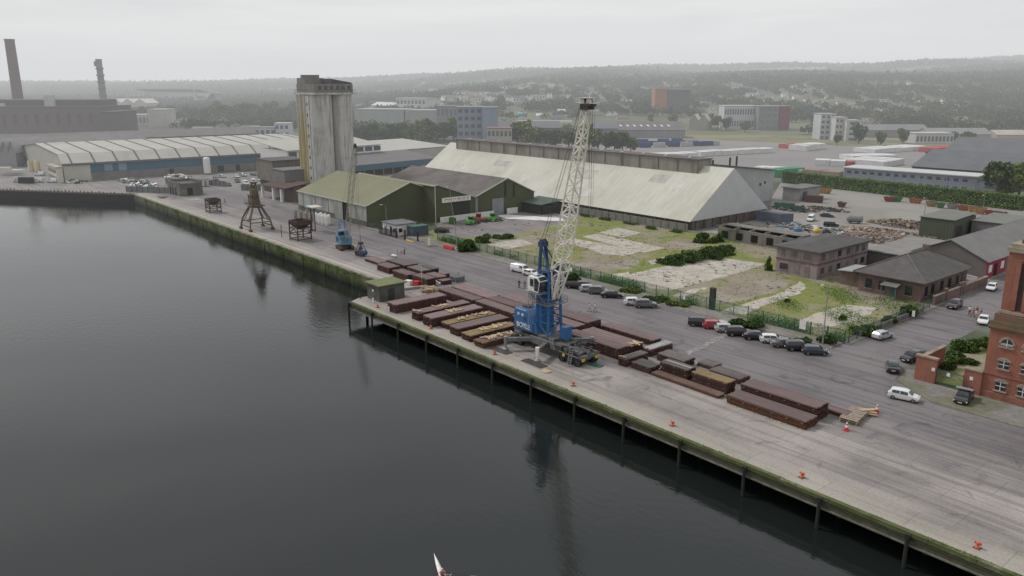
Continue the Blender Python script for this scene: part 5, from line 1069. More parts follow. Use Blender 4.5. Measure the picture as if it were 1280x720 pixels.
def make_car(style,col):
    d=STY[style];st=d['st'];t=T('parked_car',None,None,0,0,0)
    mb=MB();rings=[]
    for (x,zb,zl,zr,w1) in st:
        rw=w1-.22 if zr-zl>.2 else w1-.10
        rings.append([(x,-w1*.9,zb),(x,-w1,zb+.22),(x,-w1*.985,zl),(x,-rw,zr-.03),(x,-rw*.7,zr),(x,rw*.7,zr),(x,rw,zr-.03),(x,w1*.985,zl),(x,w1,zb+.22),(x,w1*.9,zb)])
    vs=[p for r in rings for p in r];n=10;fs=[(i*n+j,i*n+(j+1)%n,(i+1)*n+(j+1)%n,(i+1)*n+j) for i in range(len(st)-1) for j in range(n)]
    fs+=[tuple(range(n-1,-1,-1)),tuple(range((len(st)-1)*n,len(st)*n))];mb.add(vs,fs);body=mb.build('body',carp(col),t,smooth=False,bevel=.03)
    mb=MB()
    def sp(x,f,sg,o=.012):
        zl=interp(st,x,2);zr=interp(st,x,3);w1=interp(st,x,4);rw=w1-.22 if zr-zl>.2 else w1-.1
        return (x,sg*((w1*.985)*(1-f)+rw*f+o),zl*(1-f)+(zr-.03)*f+.004)
    g0,g1=d['gl'];k=4
    for sg in(-1,1):
        for i in range(k):
            a=g0+(g1-g0)*i/k+.035;b=g0+(g1-g0)*(i+1)/k-(.035 if i%2 else -.02)
            mb.quad(sp(a,.08,sg),sp(b,.08,sg),sp(b,.86,sg),sp(a,.86,sg))
    for (a,b,dr) in((d['ws'][0],d['ws'][1],1),(d['rw'][1],d['rw'][0],-1)):
        za,zb_=interp(st,a,3),max(interp(st,b,3),interp(st,b,2));wa=interp(st,a,4)-.28;wb=interp(st,b,4)-.16
        if style=='van' and dr<0: continue
        mb.quad((a+dr*.03,-wa,za-.01),(a+dr*.03,wa,za-.01),(b+dr*.03,wb,zb_+.03),(b+dr*.03,-wb,zb_+.03))
    mb.build('windows',glass,t,recalc=False)
    for x in d['wb']:
        for sg in(-1,1): wheel(t,x,sg*(interp(st,x,4)-.08),d['wr'],d['wr'],.2)
    xf,xr=st[-1][0],st[0][0];w1=st[-1][4]
    for sg in(-1,1):
        mb=MB();mb.cb(xf-.10,sg*(w1-.06),.66 if style!='van' else .78,.16,.30,.14,sg*-.35);mb.build('headlight',lampw,t)
        mb=MB();mb.cb(xr+.06,sg*(st[0][4]-.02),.82,.10,.20,.22 if style!='van' else .4,sg*.3);mb.build('tail_light',lampr,t)
    mb=MB();mb.box(xr-.03,xr+.01,-.26,.26,.55,.67);mb.build('number_plate',platew,t);mb=MB();mb.box(xf-.02,xf+.03,-.26,.26,.42,.53);mb.build('number_plate',platew,t)
    return t
protos={};GN={'hatchback':'car','saloon':'car','estate':'car','van':'van'}
def car(style,col,s,n,hd,label,z=.02,group=None,cat=None,nm=None):
    """hd: heading in degrees from +s towards +n"""
    if style not in protos: protos[style]=make_car(style,col);o=protos[style]
    else: o=copy_tree(protos[style],None,{'body':carp(col)})
    o.name=nm or ('parked_van' if style=='van' else 'parked_car')
    place(o,s,n,z,rad(hd));tag(o,label,cat or GN[style],group);return o
GA_='cars parked along the site fence'
for s_,n_,st_,c_,lab in((50.5,40.4,'estate',BLK,'black hatchback at the left end of the row of nine, beside the red car'),
 (52.9,41.0,'hatchback',RED,'bright red hatchback, the only red car in the fence row'),(55.5,41.0,'hatchback',SIL,'silver hatchback directly right of the red car'),
 (58.2,40.9,'estate',BLK,'tall black people carrier right of the silver car beside the red one'),(61.3,41.4,'saloon',BLK,'low black saloon in the middle of the row of nine'),
 (64.1,41.7,'hatchback',WHT,'pale silver-white small car fourth from the right end of the row'),(66.6,41.5,'saloon',GRY,'dark grey saloon right of the pale small car'),
 (69.1,41.7,'estate',BLK,'black estate next to last at the right end of the row'),(71.9,41.7,'hatchback',DBL,'dark blue hatchback at the right end of the fence row by the lamp post'),
 (16.2,42.4,'hatchback',BLK,'small dark car at the far left of the row by the dark bush'),(20.3,42.6,'hatchback',SIL,'silver hatchback beside the yellow chequered car'),
 (22.9,42.8,'estate',GRY,'dark grey estate between the silver hatchback and black saloon'),(26.7,42.7,'saloon',BLK,'black saloon standing a gap left of the white hatchback'),
 (33.3,42.,'hatchback',WHT,'white hatchback beside the grey estate midway along the fence'),(36.,42.3,'estate',GRY,'grey estate just right of the white hatchback')):
    car(st_,c_,s_,n_,R.uniform(38,50),lab,group=GA_)
o=car('estate',BLK,18.2,43.6,44,'black security car with yellow chequered sides','.02' and .02,GA_)
mb=MB()
for k in range(6):
    for sg in(-1,1): mb.cb(-1.3+k*.5,sg*.945,.80+(k%2)*.14,.24,.02,.13)
mb.build('chequer_marking',yellow_p,o)
car('van',WHT,-2.2,43.,8,'white panel van parked alone beyond the blue crane cab',nm='parked_van',group=GA_)
o=car('hatchback',WHT,1.9,42.6,10,'white small car with a roof lamp nose to tail with the white van',group=GA_)
car('hatchback',SIL,74.9,58.1,82,'silver hatchback parked alone on the left kerb of the side street')
car('saloon',BLK,83.3,44.,118,'black saloon parked at the corner kerb left of the brick pier')
car('estate',BLK,83.3,50.6,-100,'black estate half hidden behind the brick corner pier')
car('hatchback',WHT,89.8,33.5,14,'white hatchback driving out on the open quay road',nm='moving_car')
o=car('estate',BLK,95.3,39.2,-80,'black jeep parked in front of the brick yard gate',nm='parked_jeep');
mb=MB();mb.box(-.35,.35,-1.05,1.05,1.72,1.86);mb.build('roof_rack',grey_p,o)
car('estate',PUR,74.6,88.,-85,'dark maroon estate coming down the side street')
car('saloon',WHT,82.3,81.2,-75,'white saloon parked beside the granary corner');car('hatchback',BLK,85.6,85.,-85,'black car mostly hidden behind the granary tower')
car('hatchback',WHT,73.8,108.5,-80,'white hatchback highest up the side street');car('van',SIL,64.4,113.,5,'pale van beyond the barrier at the top of the side street')
car('van',WHT,2.6,160,-70,'white panel van among the scrap in the gravel yard');car('saloon',DBL,2.,171,20,'dark blue car behind the white van in the scrap yard')
o=car('estate',BLK,12.2,155.,30,'black pickup truck in front of the white van in the scrap yard')
t=T('tank_trailer','grey horizontal tank on wheels standing alone in the gravel yard','tank',13.8,166.,.02,.5);mb=MB(Matrix.Translation((0,0,1.5))@Matrix.Rotation(math.pi/2,4,'Y'));mb.lathe([(0,-2.4),(.8,-2.3),(1.15,-1.9),(1.15,1.9),(.8,2.3),(0,2.4)],n=16);mb.build('tank',grey_p,t)
for x in(-1.2,1.2):
    for y in(-.9,.9): wheel(t,x,y,.4,.4,.25)
k=0
LC=['pale grey car','dark car','white car','silver car','black car','white van']
for px,py,st_,c_,w_ in((270,225,'estate',GRY,'at the left end of the crowded yard behind the stone hut'),(278,222,'hatchback',SIL,'second from the left in the far row of the yard'),(296,222,'hatchback',WHT,'in the far row of the yard, left of the dark door'),(304,220.5,'estate',SIL,'in the far row of the yard, below the dark door'),(318,219.5,'saloon',GRY,'at the right end of the far row of the yard'),
 (276,231,'saloon',BLK,'in the near row beside the portable cabin'),(286,232.5,'hatchback',BLK,'at the near row end facing the hopper frame'),(297,228,'estate',DBL,'standing midway in the crowded yard'),(307,231,'van',WHT,'parked by the grey panel fence'),(317,229,'van',WHT,'double parked in the middle of the crowded yard'),(325,226,'hatchback',WHT,'nearest the brown hopper block, back row'),(333,230,'estate',WHT,'nearest the brown hopper block, front row'),(321,234,'saloon',SIL,'behind the top of the portal crane'),(334,236,'estate',GRY,'just left of the recessed block base')):
    s_,n_=Qp(px,py);car(st_,c_,s_,n_,R.uniform(-20,30),('white van ' if st_=='van' else {WHT:'white car ',SIL:'silver car ',GRY:'grey car ',BLK:'black car ',DBL:'dark blue car '}[c_])+w_,group='cars crowded in the yard behind the quay')
for px,py,st_,c_,lab in((50,219.5,'van',WHT,'white van parked in front of the striped columns'),(47,228,'van',WHT,'white box van on the far wharf edge'),(66,228,'van',WHT,'white van with a pale trailer on the far wharf'),(24,228,'van',SIL,'pale van left of the dark container on the wharf')):
    s_,n_=Qp(px,py);car(st_,c_,s_,n_,R.uniform(-150,-130),lab,group='vans on the far wharf')
# ================================================================ MACHINES AND YARD ITEMS
def loader(label,s,n,rot,c,s2=1.):
    t=T('loader',label,'loader',s,n,.03,rot);mb=MB();mb.extr([(-1.9*s2,.5),(1.2,.5),(1.4,1.1),(-.3,1.5),(-1.9*s2,1.6)],1,-.8,.8);mb.build('body',c,t,bevel=.05)
    mb=MB();mb.box(-.9,.3,-.65,.65,1.5,2.5);cb_=mb.build('cab',black_p,t,bevel=.05);mb=MB();mb.box(-.95,.35,-.7,.7,2.5,2.62);mb.build('cab_roof',c,cb_)
    mb=MB();mb.bar((0,.72,1.4),(2.3,.72,.6),.16);mb.bar((0,-.72,1.4),(2.3,-.72,.6),.16);mb.build('lift_arm',c,t)
    mb=MB();mb.extr([(2.2,.1),(3.1,.1),(2.9,.3),(2.4,.3),(2.3,1.0),(2.2,1.0)],1,-1.1,1.1);mb.build('bucket',steel_d,t)
    for x in(-1.2,1.):
        for y in(-.85,.85): wheel(t,x,y,.5,.5,.32)
    return t
p=Qp(610,282);loader('bright green loader by the white wall below the middle gable',-61.,73.5,rad(100),green_p);loader('second bright green loader parked further along the white wall',-61.5,82.5,rad(70),green_p)
loader('small orange and blue yard machine between the two green loaders',-63.5,78.5,rad(30),orange_p,.8)
mb=MB();mb.box(-.8,.8,-.8,.8,0,1.9);mb.box(-1.1,1.1,-.2,.2,1.9,2.1);solo('bale',mb,M('green_bale',(.06,.16,.03)),'dark green bale standing at the start of the white wall','bale',-65.5,69.5,.02)
mb=MB();[mb.cb(R.uniform(-2,2),R.uniform(-1,1),.12+k*.1,2.8,.22,.08,R.uniform(-.2,.2)) for k in range(12)];solo('pallet_pile',mb,timber_g,'pile of brown pallets and boards behind the container store','pallets',-60.3,63.5,.02)
car('saloon',BLK,-55.5,58.5,60,'black car parked between the gate hut and the green loaders')
sheet('white_spill',rough_poly([(-69,89.5),(-69,94),(-62,98),(-52,103),(-47,101),(-50,97),(-57,92),(-63,89)],.5),.045,M('spilt_powder',(.78,.77,.75),(.60,.59,.57),.4))
for k in range(2):
    t=T('road_barrier',('left' if k==0 else 'right')+' one of two bright red plastic barriers by the tall pole','barrier',-35.8+k*2.2,46.,.12,.05,'red plastic barriers');mb=MB();mb.extr([(-.35,0),(.35,0),(.12,.9),(-.12,.9)],0,-1,1);mb.build('shell',red_p,t,bevel=.04)
    mb=MB();mb.box(-1.02,-.9,-.3,.3,.1,.3);mb.build('coupling',red_p,t)
t=T('cabinet','tall cream utility cabinet on the kerb at the end of the green fence','cabinet',-41.2,44.6,.02);mb=MB();mb.box(-.6,.6,-.35,.35,.1,2.4);mb.build('body',cream_p,t,bevel=.03);mb=MB();mb.box(-.65,.65,-.4,.4,2.4,2.5);mb.build('lid',grey_p,t);mb=MB();mb.box(-.55,.55,-.37,-.35,.2,2.3);mb.build('door',cream_p,t)
mb=MB();mb.box(-1.8,1.8,-.2,.2,0,.35);solo('kerb_block',mb,yellow_p,'long yellow painted kerb block near the hut gate','kerb block',-49.6,43.6,.02,0,bevel=.03)
for k,(s_,n_) in enumerate(((-60.5,44.3),(-56.8,43.8),(-53.,44.2),(-49.,45.8))):
    mb=MB();mb.box(-.18,.18,-.18,.18,0,2.6);mb.box(-.22,.22,-.22,.22,2.6,2.7);solo('gate_post',mb,black_p,['black gate post nearest the white gate hut','second black gate post from the white hut','third black gate post from the white hut','last black gate post, beside the yellow kerb block'][k],'gate post',s_,n_,.02,0,'gate posts at the yard entrance')
mb=MB()
for k in range(50): mb.box(k*.2,k*.2+.05,0,.05,.1,2.)
mb.box(0,10,0,.06,.2,.3);mb.box(0,10,0,.06,1.8,1.9);solo('yard_railing',mb,black_p,'black railing in front of the gate hut','railing',-66,43.6,.02,.02)
# palisade fence
def palisade(label,pts,h=2.3,mat_=dgreen_p,pitch=.26,name='palisade_fence'):
    t=T(name,label,'fence',0,0,.0);pm_=MB();rl=MB();np_=0
    for (a,b),(c,d) in zip(pts,pts[1:]):
        l=math.hypot(c-a,d-b);n=int(l/pitch);ang=math.atan2(d-b,c-a)
        for k in range(n):
            f=(k+.5)/n;pm_.cb(a+(c-a)*f,b+(d-b)*f,h/2+.12,.075,.02,h,ang)
        for z in(.4,h-.25): rl.tube((a,b,z+.1),(c,d,z+.1),.035,n=4)
        m=max(1,int(l/3.))
        for k in range(m+1):
            f=k/m;po=MB();po.box(-.06,.06,-.06,.06,0,h+.15);q=po.build('post',mat_,t);q.location=(a+(c-a)*f,b+(d-b)*f,0)
    pm_.build('pales',mat_,t);rl.build('rail',mat_,t)
palisade('green palisade fence between the road and the rough ground',[(-47,51),(-30,50.3),(10,50.3),(72.3,50.3)])
palisade('grey-green mesh fence along the side street by the big bush',[(72.6,51),(71.6,84)],1.9,M('fence_grey_green',(.07,.11,.09)),.3)
mb=MB();mb.box(-.55,.55,-.35,.35,0,4.3);solo('brick_pillar',mb,M('dark_pillar',(.075,.06,.055),(.05,.045,.04),1.),'tall dark pillar standing in the fence line behind the row of nine cars','pillar',45.2,50.9,.0,bevel=.03)
for k,(s_,n_,w_,h_,lab) in enumerate(((64.8,49.9,1.2,1.6,'white notice board on the fence behind the pale small car'),(7.3,50.,.7,.9,'small white sign on the fence near the dark bush'),(2.,44.9,.6,.9,'round white sign on a short post above the white vans'),(39.2,50.,.6,1.0,'small white sign on the fence left of the dark pillar'),(73.6,72.5,.5,1.1,'white sign hung on the street side fence'))):
    t=T('sign',lab,'sign',s_,n_,0.1);mb=MB();mb.box(-w_/2,w_/2,-.09,-.05,.8,.8+h_);mb.build('panel',white_p,t);mb=MB();mb.tube((0,0,0),(0,0,1.4),.04);mb.build('post',grey_p,t)
def lamp(label,s,n,h,arm=1.6,lean=0,rot=0,heads=1):
    t=T('street_lamp',label,'street lamp',s,n,.05,rot);mb=MB();mb.tube((0,0,0),(0,0,1.2),.16,.13,n=8);mb.tube((0,0,1.2),(lean,0,h),.10,.06,n=8);mb.build('column',grey_p,t)
    mb=MB();mb.tube((lean,0,h),(lean,-arm,h+.25),.04,n=5);mb.build('arm',grey_p,t);mb=MB();mb.cb(lean,-arm-.35,h+.24,.26,.8,.13);mb.build('lantern',cream_p,t);return t
lamp('tall grey lamp post standing behind the dark blue end car',70.3,46.9,10.3)
lamp('lamp post rising in front of the middle olive gable and its sign',-36.6,50.1,15.4,.4,-3.0)
lamp('thin lamp post in the gravel yard above the rubble, left of two',31.5,173,9,1.2);lamp('thin lamp post in the gravel yard above the rubble, right of two',43,185,10,1.2)
lamp('lamp post on the upper quay road in front of the green shed door',-63,44.5,8.5,1.2)
t=T('bollard_row',None,None,0,0);bpy.data.objects.remove(t)
def bollard(label,s,n):
    t=T('mooring_bollard',label,'bollard',s,n,.03,R.uniform(-.2,.2),'red mooring bollards along the jetty edge')
    mb=MB();mb.lathe([(0,.05),(.42,.05),(.42,.12),(.26,.2),(.2,.5),(.3,.75),(.34,.88),(.2,.95),(0,.96)],n=12);mb.build('post',orange_p,t,smooth=True)
    mb=MB();mb.tube((-.42,0,.7),(.42,0,.7),.11,n=8);mb.tube((-.42,0,.6),(-.42,0,.95),.13,n=8);mb.tube((.42,0,.6),(.42,0,.95),.13,n=8);mb.build('horn',orange_p,t)
    mb=MB();mb.box(-.5,.5,-.5,.5,0,.05);mb.build('base_plate',rust,t);t.scale=(.62,.62,.62)
for k,s_ in enumerate((2.8,21,39,57,75,93,111)):
    bollard(['red bollard beside the flat-roofed quay hut','red bollard below the timber-strewn stacks','red bollard left of the crane front jack','red bollard just right of the crane wheels','red bollard level with the ochre topped stack','red bollard on the empty quay past the last stacks','red bollard nearest the bottom right corner'][k],s_,2.3)
for k,(s_,n_,lab) in enumerate(((6.8,2.4,'white capped post beside the first dark stack'),(-.6,3.3,'short white post at the water corner of the quay hut'),(-5.5,3.2,'rusty rail post at the jetty corner by the hut'))):
    mb=MB();mb.lathe([(0,0),(.16,0),(.16,.9),(.1,1.05),(0,1.08)],n=8);solo('marker_post',mb,white_p if k<2 else rust,lab,'post',s_,n_,.02)
def cone(label,s,n):
    t=T('traffic_cone',label,'traffic cone',s,n,.02,0,'traffic cones by the timber pallets');mb=MB();mb.lathe([(.2,.04),(.13,.3),(.09,.5),(.03,.78),(0,.78)],n=12);mb.build('cone',red_p,t);mb=MB();mb.lathe([(.137,.30),(.10,.5)],n=12);mb.lathe([(.075,.6),(.045,.76)],n=12);mb.build('band',white_p,t);mb=MB();mb.box(-.24,.24,-.24,.24,0,.04);mb.build('foot',red_p,t);t.scale=(1.5,1.5,1.5)
cone('traffic cone further from the quay edge, above the pallets',89.6,26.3);cone('traffic cone nearer the quay edge, below the pallets',89.9,17.8)
t=T('timber_pallet','flat pile of pale timber pallets on the open quay','pallets',88.6,22.2,.02,rad(100));mb=MB()
for z in(.12,.36,.6):
    for k in range(9): mb.cb(-2.2+k*.55,R.uniform(-.04,.04),z,.42,2.3,.05,R.uniform(-.03,.03))
mb.build('deck_boards',timber_g,t);mb=MB()
for z in(.05,.27,.5):
    for y in(-1,0,1): mb.box(-2.4,2.4,y-.06,y+.06,z-.05,z+.06)
mb.build('runner',timber,t)
t=T('timber_pallet','smaller heap of loose boards behind the pallet pile','pallets',89.2,25.0-.4,.02,.7);mb=MB();[mb.cb(R.uniform(-.3,.3),R.uniform(-.5,.5),.1+.07*k,2.2,.2,.06,R.uniform(-.4,.4)) for k in range(10)];mb.build('boards',timber,t)
# items by the hut end of the stacks
for (px,py,c_,lab,nm) in((521,357,red_p,'bright red box beside the mast pole near the hut','box'),(511,356,white_p,'small white crate beside the red box','crate')):
    s_,n_=Qp(px,py);t=T(nm,lab,nm,s_,n_,.02,.3);mb=MB();mb.box(-.7,.7,-.5,.5,0,.9);mb.build('body',c_,t,bevel=.04);mb=MB();mb.box(-.74,.74,-.54,.54,.9,1.);mb.build('lid',c_,t)
mb=MB();[mb.cb(R.uniform(-1.6,1.6),R.uniform(-1.4,1.4),.1+R.uniform(0,.9),1.9,.16,.14,R.uniform(0,3.1),R.uniform(-.3,.3)) for k in range(50)];s_,n_=Qp(538,365);solo('timber_heap',mb,timber,'heap of loose yellow timber behind the first dark stack','timber heap',s_,n_,.02)
mb=MB();[mb.ball((R.uniform(-1.5,1.5),R.uniform(-.6,.6),.25),R.uniform(.3,.5),(1,1,.7)) for k in range(7)];s_,n_=Qp(546,354);solo('white_sack_pile',mb,white_p,'pile of white sacks between the far and near stacks','sacks',s_,n_,.02)
mb=MB();mb.box(-2.6,2.6,-.25,.25,0,.5);s_,n_=Qp(520,361);solo('concrete_beam',mb,conc,'long concrete beam lying behind the quay hut','beam',s_,n_,.02,rad(80))
mb=MB();mb.tube((0,0,0),(0,0,4.2),.06);s_,n_=Qp(527.5,357);solo('slim_post',mb,cream_p,'slim pale post standing among the far stacks','post',s_,n_,.02)
mb=MB();[mb.cb(R.uniform(-2.5,2.5),R.uniform(-1,1),.15+R.uniform(0,.4),R.uniform(.8,2.4),.5,.2,R.uniform(0,3)) for k in range(22)];s_,n_=Qp(203,247);solo('debris_pile',mb,conc,'pale pile of broken slabs on the quay below the stone hut','debris',s_,n_,.01)
mb=MB();[mb.cb(R.uniform(-1.3,1.3),R.uniform(-1,1),.12,R.uniform(.5,1.4),.4,.16,R.uniform(0,3)) for k in range(8)];s_,n_=Qp(243,250);solo('debris_pile',mb,white_p,'small white scraps lying left of the smaller hopper','debris',s_,n_,.01)
for i,(px,py,l,ro,lab) in enumerate(((158,240,22,38,'grey sheet fence left of the stone hut'),(302,238,16,50,'grey panel fence in front of the crowded yard'),(255,231,14,20,'grey panel fence by the portable cabins'))):
    s_,n_=Qp(px,py);t=T('panel_fence',lab,'fence',s_,n_,0,rad(ro));mb=MB();mb.box(0,l,0,.08,0,2.3);mb.build('panels',corr('grey_panel',(.22,.225,.23),None,.5,0) if i==0 else bpy.data.materials['grey_panel'],t);mb=MB();[mb.box(k*2.5-.06,k*2.5+.06,-.1,0,0,2.5) for k in range(int(l/2.5)+1)];mb.build('fence_posts',steel_d,t)
# gravel yard: skips, scrap, rubble
def skip(label,s,n,rot,c,l=4.,h=1.7):
    t=T('skip',label,'skip',s,n,.03,rot,'skips along the hedge and scrap in the gravel yard');mb=MB();w=.95
    a=[(-l/2,-w,h),(l/2,-w,h),(l/2,w,h),(-l/2,w,h)];b=[(-l/2+.8,-w,.1),(l/2-.8,-w,.1),(l/2-.8,w,.1),(-l/2+.8,w,.1)];c2=[(x*.96,y*.93,z) for x,y,z in a];d2=[(x*.96,y*.93,z+.5) for x,y,z in b]
    mb.add(a+b+c2+d2,[(0,1,5,4),(1,2,6,5),(2,3,7,6),(3,0,4,7),(4,5,6,7),(0,8,9,1),(1,9,10,2),(2,10,11,3),(3,11,8,0),(8,12,13,9),(9,13,14,10),(10,14,15,11),(11,15,12,8),(12,15,14,13)]);mb.build('hopper',c,t)
    mb=MB();[mb.box(x-.07,x+.07,y-.06,y+.06,.3,h) for x in(-l*.3,0,l*.3) for y in(-w-.05,w+.05)];mb.build('rib',c,t)
    mb=MB();[mb.cb(R.uniform(-l*.35,l*.35),R.uniform(-.6,.6),h-.1+R.uniform(-.2,.3),R.uniform(.4,1.1),.4,.3,R.uniform(0,3)) for k in range(9)];mb.build('contents',bpy.data.materials['rubble_stone'],t)
yellow_s=M('faded_orange_skip',(.38,.22,.07),(.24,.14,.06),1.);orange_s=M('faded_red_orange_skip',(.36,.13,.05),(.24,.10,.05),1.);red_s=M('faded_red_skip',(.30,.055,.05),(.2,.05,.04),1.);green_s=M('faded_green_skip',(.07,.20,.08),(.05,.14,.06),1.)
tan=M('tan_paint',(.33,.22,.12));brn=M('brown_paint',(.16,.08,.06),(.10,.06,.05),1.)
for px,py,c_,l,lab in((1031,242,yellow_s,5,'tall ochre skip at the left end of the hedge'),(1016,241,tan,4,'tan skip left of the tall ochre one'),(1008,240,dgreen_p,3.6,'green skip furthest left along the hedge'),(1111,252,red_s,4,'red skip below the pale bush by the office block'),(1121,252,green_s,4,'green-topped skip beside the red one'),(1144,254,orange_s,4.6,'orange skip alone in the middle of the hedge row'),(1164,258,tan,4,'tan low skip right of the lamp post'),(1175,260,green_s,3,'small green skip right of the tan low one'),(1190,261,grey_p,4,'grey skip between the green and orange ones'),(1204,263,orange_s,4.2,'orange skip just right of the grey one'),(1221,267,yellow_s,5.5,'biggest orange-yellow skip near the right end'),(1240,270,red_s,4.6,'red skip beside the biggest yellow one'),(1252,272,red_s,3,'small red skip at the right end of the row'),
 (1052,259,brn,3,'red-brown upright skip on the open gravel'),(980,262,dgreen_p,7,'long dark green skip at the grain store corner'),(997,264,dgreen_p,4,'green skip right of the long dark green one')):
    s_,n_=Qp(px,py);skip(lab,s_,n_,R.uniform(-.3,.3)+rad(20),c_,l,2.2 if l>4.8 else 1.7)
def contn(label,s,n,rot,c,l=6.1,h=2.6,z=0,world=False,grp=None,nm='container',cat='container'):
    t=T(nm,label,cat,s,n,z,rot,grp,world);mb=MB();mb.box(-l/2,l/2,-1.2,1.2,.1,h);mb.build('body',c,t)
    mb=MB();mb.box(l/2,l/2+.06,-1.1,1.1,.2,h-.1);mb.build('door',c,t);return t
crn={k:corr(k+'_container',c,None,.35,0,scale=.4) for k,c in dict(brown=(.13,.075,.055),blue=(.03,.085,.20),dark=(.05,.05,.055),light=(.5,.5,.48)).items()}
for px,py,c_,ro,l,lab in((1017,253,'brown',20,6,'brown shipping container in the gravel yard scrap'),(993,250,'brown',30,4,'rust-brown open frame container by the lean-to'),(33,229,'dark',-140,6,'dark container between two white vans on the far wharf')):
    s_,n_=Qp(px,py);contn(lab,s_,n_,rad(ro),crn[c_],l)
def heap(label,px,py,rx,ry,rz,nn,mats,name='rubble_heap',seed=1,sz=(.3,.9)):
    s_,n_=Qp(px,py);mb=MB();q=random.Random(seed)
    for k in range(nn):
        r=q.random()**.5;a=q.random()*6.28;x,y=r*math.cos(a)*rx,r*math.sin(a)*ry;z=rz*(1-r*r)*q.uniform(.4,1)
        l=q.uniform(*sz);mb.mi=q.randrange(len(mats));mb.cb(x,y,z,l*q.uniform(1,2.4),l,l*.5,q.uniform(0,3),q.uniform(-.5,.5),q.uniform(-.4,.4))
    o=mb.build(name,mats);place(o,s_,n_,.02);return tag(o,label,'rubble' if 'rubble' in name else 'scrap',kind='stuff')
rub=M('rubble',(.27,.235,.21),(.18,.15,.13),1.,rnd=.1);rub2=M('brick_rubble',(.20,.10,.08),(.26,.20,.17),1.)
heap('broad heap of grey demolition rubble beside the hipped building',1128,303,17,8,1.2,900,[rub,rub,rub2],seed=2)
heap('dark mound of earth and timber in the gravel yard',1135,283,13,5,2.,420,[rub2,rub,timber_g],seed=3);heap('line of red-brown scrap beams across the gravel yard',1120,291,15,2.5,.7,200,[brn,timber_g,rub],name='scrap_heap',seed=4,sz=(.25,.6))
heap('scattered scrap and planks around the white van',1012,286,16,6,.7,260,[timber_g,white_p,rust,rub,blue_f],name='scrap_heap',seed=5,sz=(.2,.7));heap('scrap piled below the annex lean-to',990,262,9,5,1.4,160,[steel_d,timber_g,dgreen_p,rub],name='scrap_heap',seed=6)
heap('rusty scrap lying between the containers and the white van',1030,262,9,4,.9,120,[rust,steel_d,timber_g],name='scrap_heap',seed=7);heap('loose planks and rubble strewn left of the dark mound',1090,289,10,3,.5,160,[timber_g,timber,rub2,rub],name='scrap_heap',seed=8)
heap('low clutter of stored goods before the blue shed wall, left part',172,229,22,5,1.3,150,[white_p,grey_p,steel_d,rub,dgreen_p],name='scrap_heap',seed=21,sz=(.4,1.3));heap('low clutter of stored goods before the blue shed wall, middle part',225,223,16,4,1.5,120,[white_p,cream_p,steel_d,rub],name='scrap_heap',seed=22,sz=(.4,1.4));heap('pale clutter along the far wharf edge',90,226,16,4,1.,90,[white_p,grey_p,steel_d],name='scrap_heap',seed=23,sz=(.4,1.2))
heap('rubble and weeds behind the ruined bays',940,287,12,7,.8,220,[rub,timber_g,rub],seed=9)
for px,py,c_,lab in((1032,293,black_p,'black machine part beside the yellow drum'),(1020,291,yellow_p,'yellow drum lying behind the mauve building roof'),(996,289,blue_f,'blue tarpaulin box behind the ruined bays')):
    s_,n_=Qp(px,py);mb=MB();mb.lathe([(0,0),(.9,.1),(1.0,.7),(.6,1.3),(0,1.4)],n=9);mb.cb(.9,.2,.5,1.2,.7,.9,.4);solo('drum' if c_ is yellow_p else 'crate',mb,c_,lab,'scrap',s_,n_,.05)
# container yard far behind: wrapped timber stacks and blue containers
wrap=M('white_wrap',(.68,.68,.67),(.56,.56,.55),.3,stripe=(0,1.2,.12));wrg=M('green_wrap',(.08,.30,.17),(.06,.24,.14),.5);wrr=M('red_wrap',(.45,.09,.10),(.38,.07,.08),.5);wrb=M('tan_wrap',(.30,.23,.17),(.22,.17,.13),.4)
def wstack(x0,y0,x1,y1,h,dep,mt,label,nm='wrapped_stack'):
    a=Vector(G(x0,y0));b=Vector(G(x1,y1));d=b-a;L=d.length;t=T(nm,label,'stack',a.x,a.y,0,math.atan2(d.y,d.x),'wrapped timber stacks in the storage yard',True)
    nseg=max(1,int(L/6));w=L/nseg
    for k in range(nseg):
        mb=MB();hh=h*R.uniform(.9,1.05);mb.extr([(0,.1),(dep,.1),(dep,hh*.93),(dep*.5,hh),(0,hh*.93)],0,k*w+.1,(k+1)*w-.1);mb.build('bale',mt,t)
for a in((820,199,872,197.5,3.2,12,wrap,'bright white wrapped stack just behind the grain store ridge'),(876,196,893,195,3,9,wrap,'short white wrapped stack, leftmost of the far line'),(893,195,968,191,3.2,9,wrap,'long white wrapped stack in the far line of the storage yard'),
 (1007,189,1032,186,4,12,wrap,'boxy white stack at the far side by the white flats'),(985,186,1006,185,3,9,wrr,'red wrapped stack far across the storage yard'),(1018,207,1056,208.5,3.2,10,wrap,'white wrapped stack left of the red one behind the office block'),(1056,208,1090,206,2.6,6,wrr,'red wrapped stack between white ones behind the office block'),
 (1066,201,1122,200,3.,14,wrap,'white wrapped stack in the second line behind the office block'),(1104,210,1130,206,3.4,22,wrap,'large white wrapped stack against the dark warehouse'),(1093,192,1158,188,3.,16,wrap,'furthest white wrapped stack beside the dark warehouse'),(1168,191,1196,188,3,10,wrr,'bright red wrapped stack beyond the dark warehouse roof'),
 (942,215,1000,220,3.0,9,wrap,'white topped stack behind the tall annex'),(968,222,1006,219,4.,7,wrg,'green wrapped stack beside the white one behind the annex'),(1003,220,1048,224,3.4,8,wrb,'tan timber stack between the green stack and the office block')): wstack(*a)
k=0
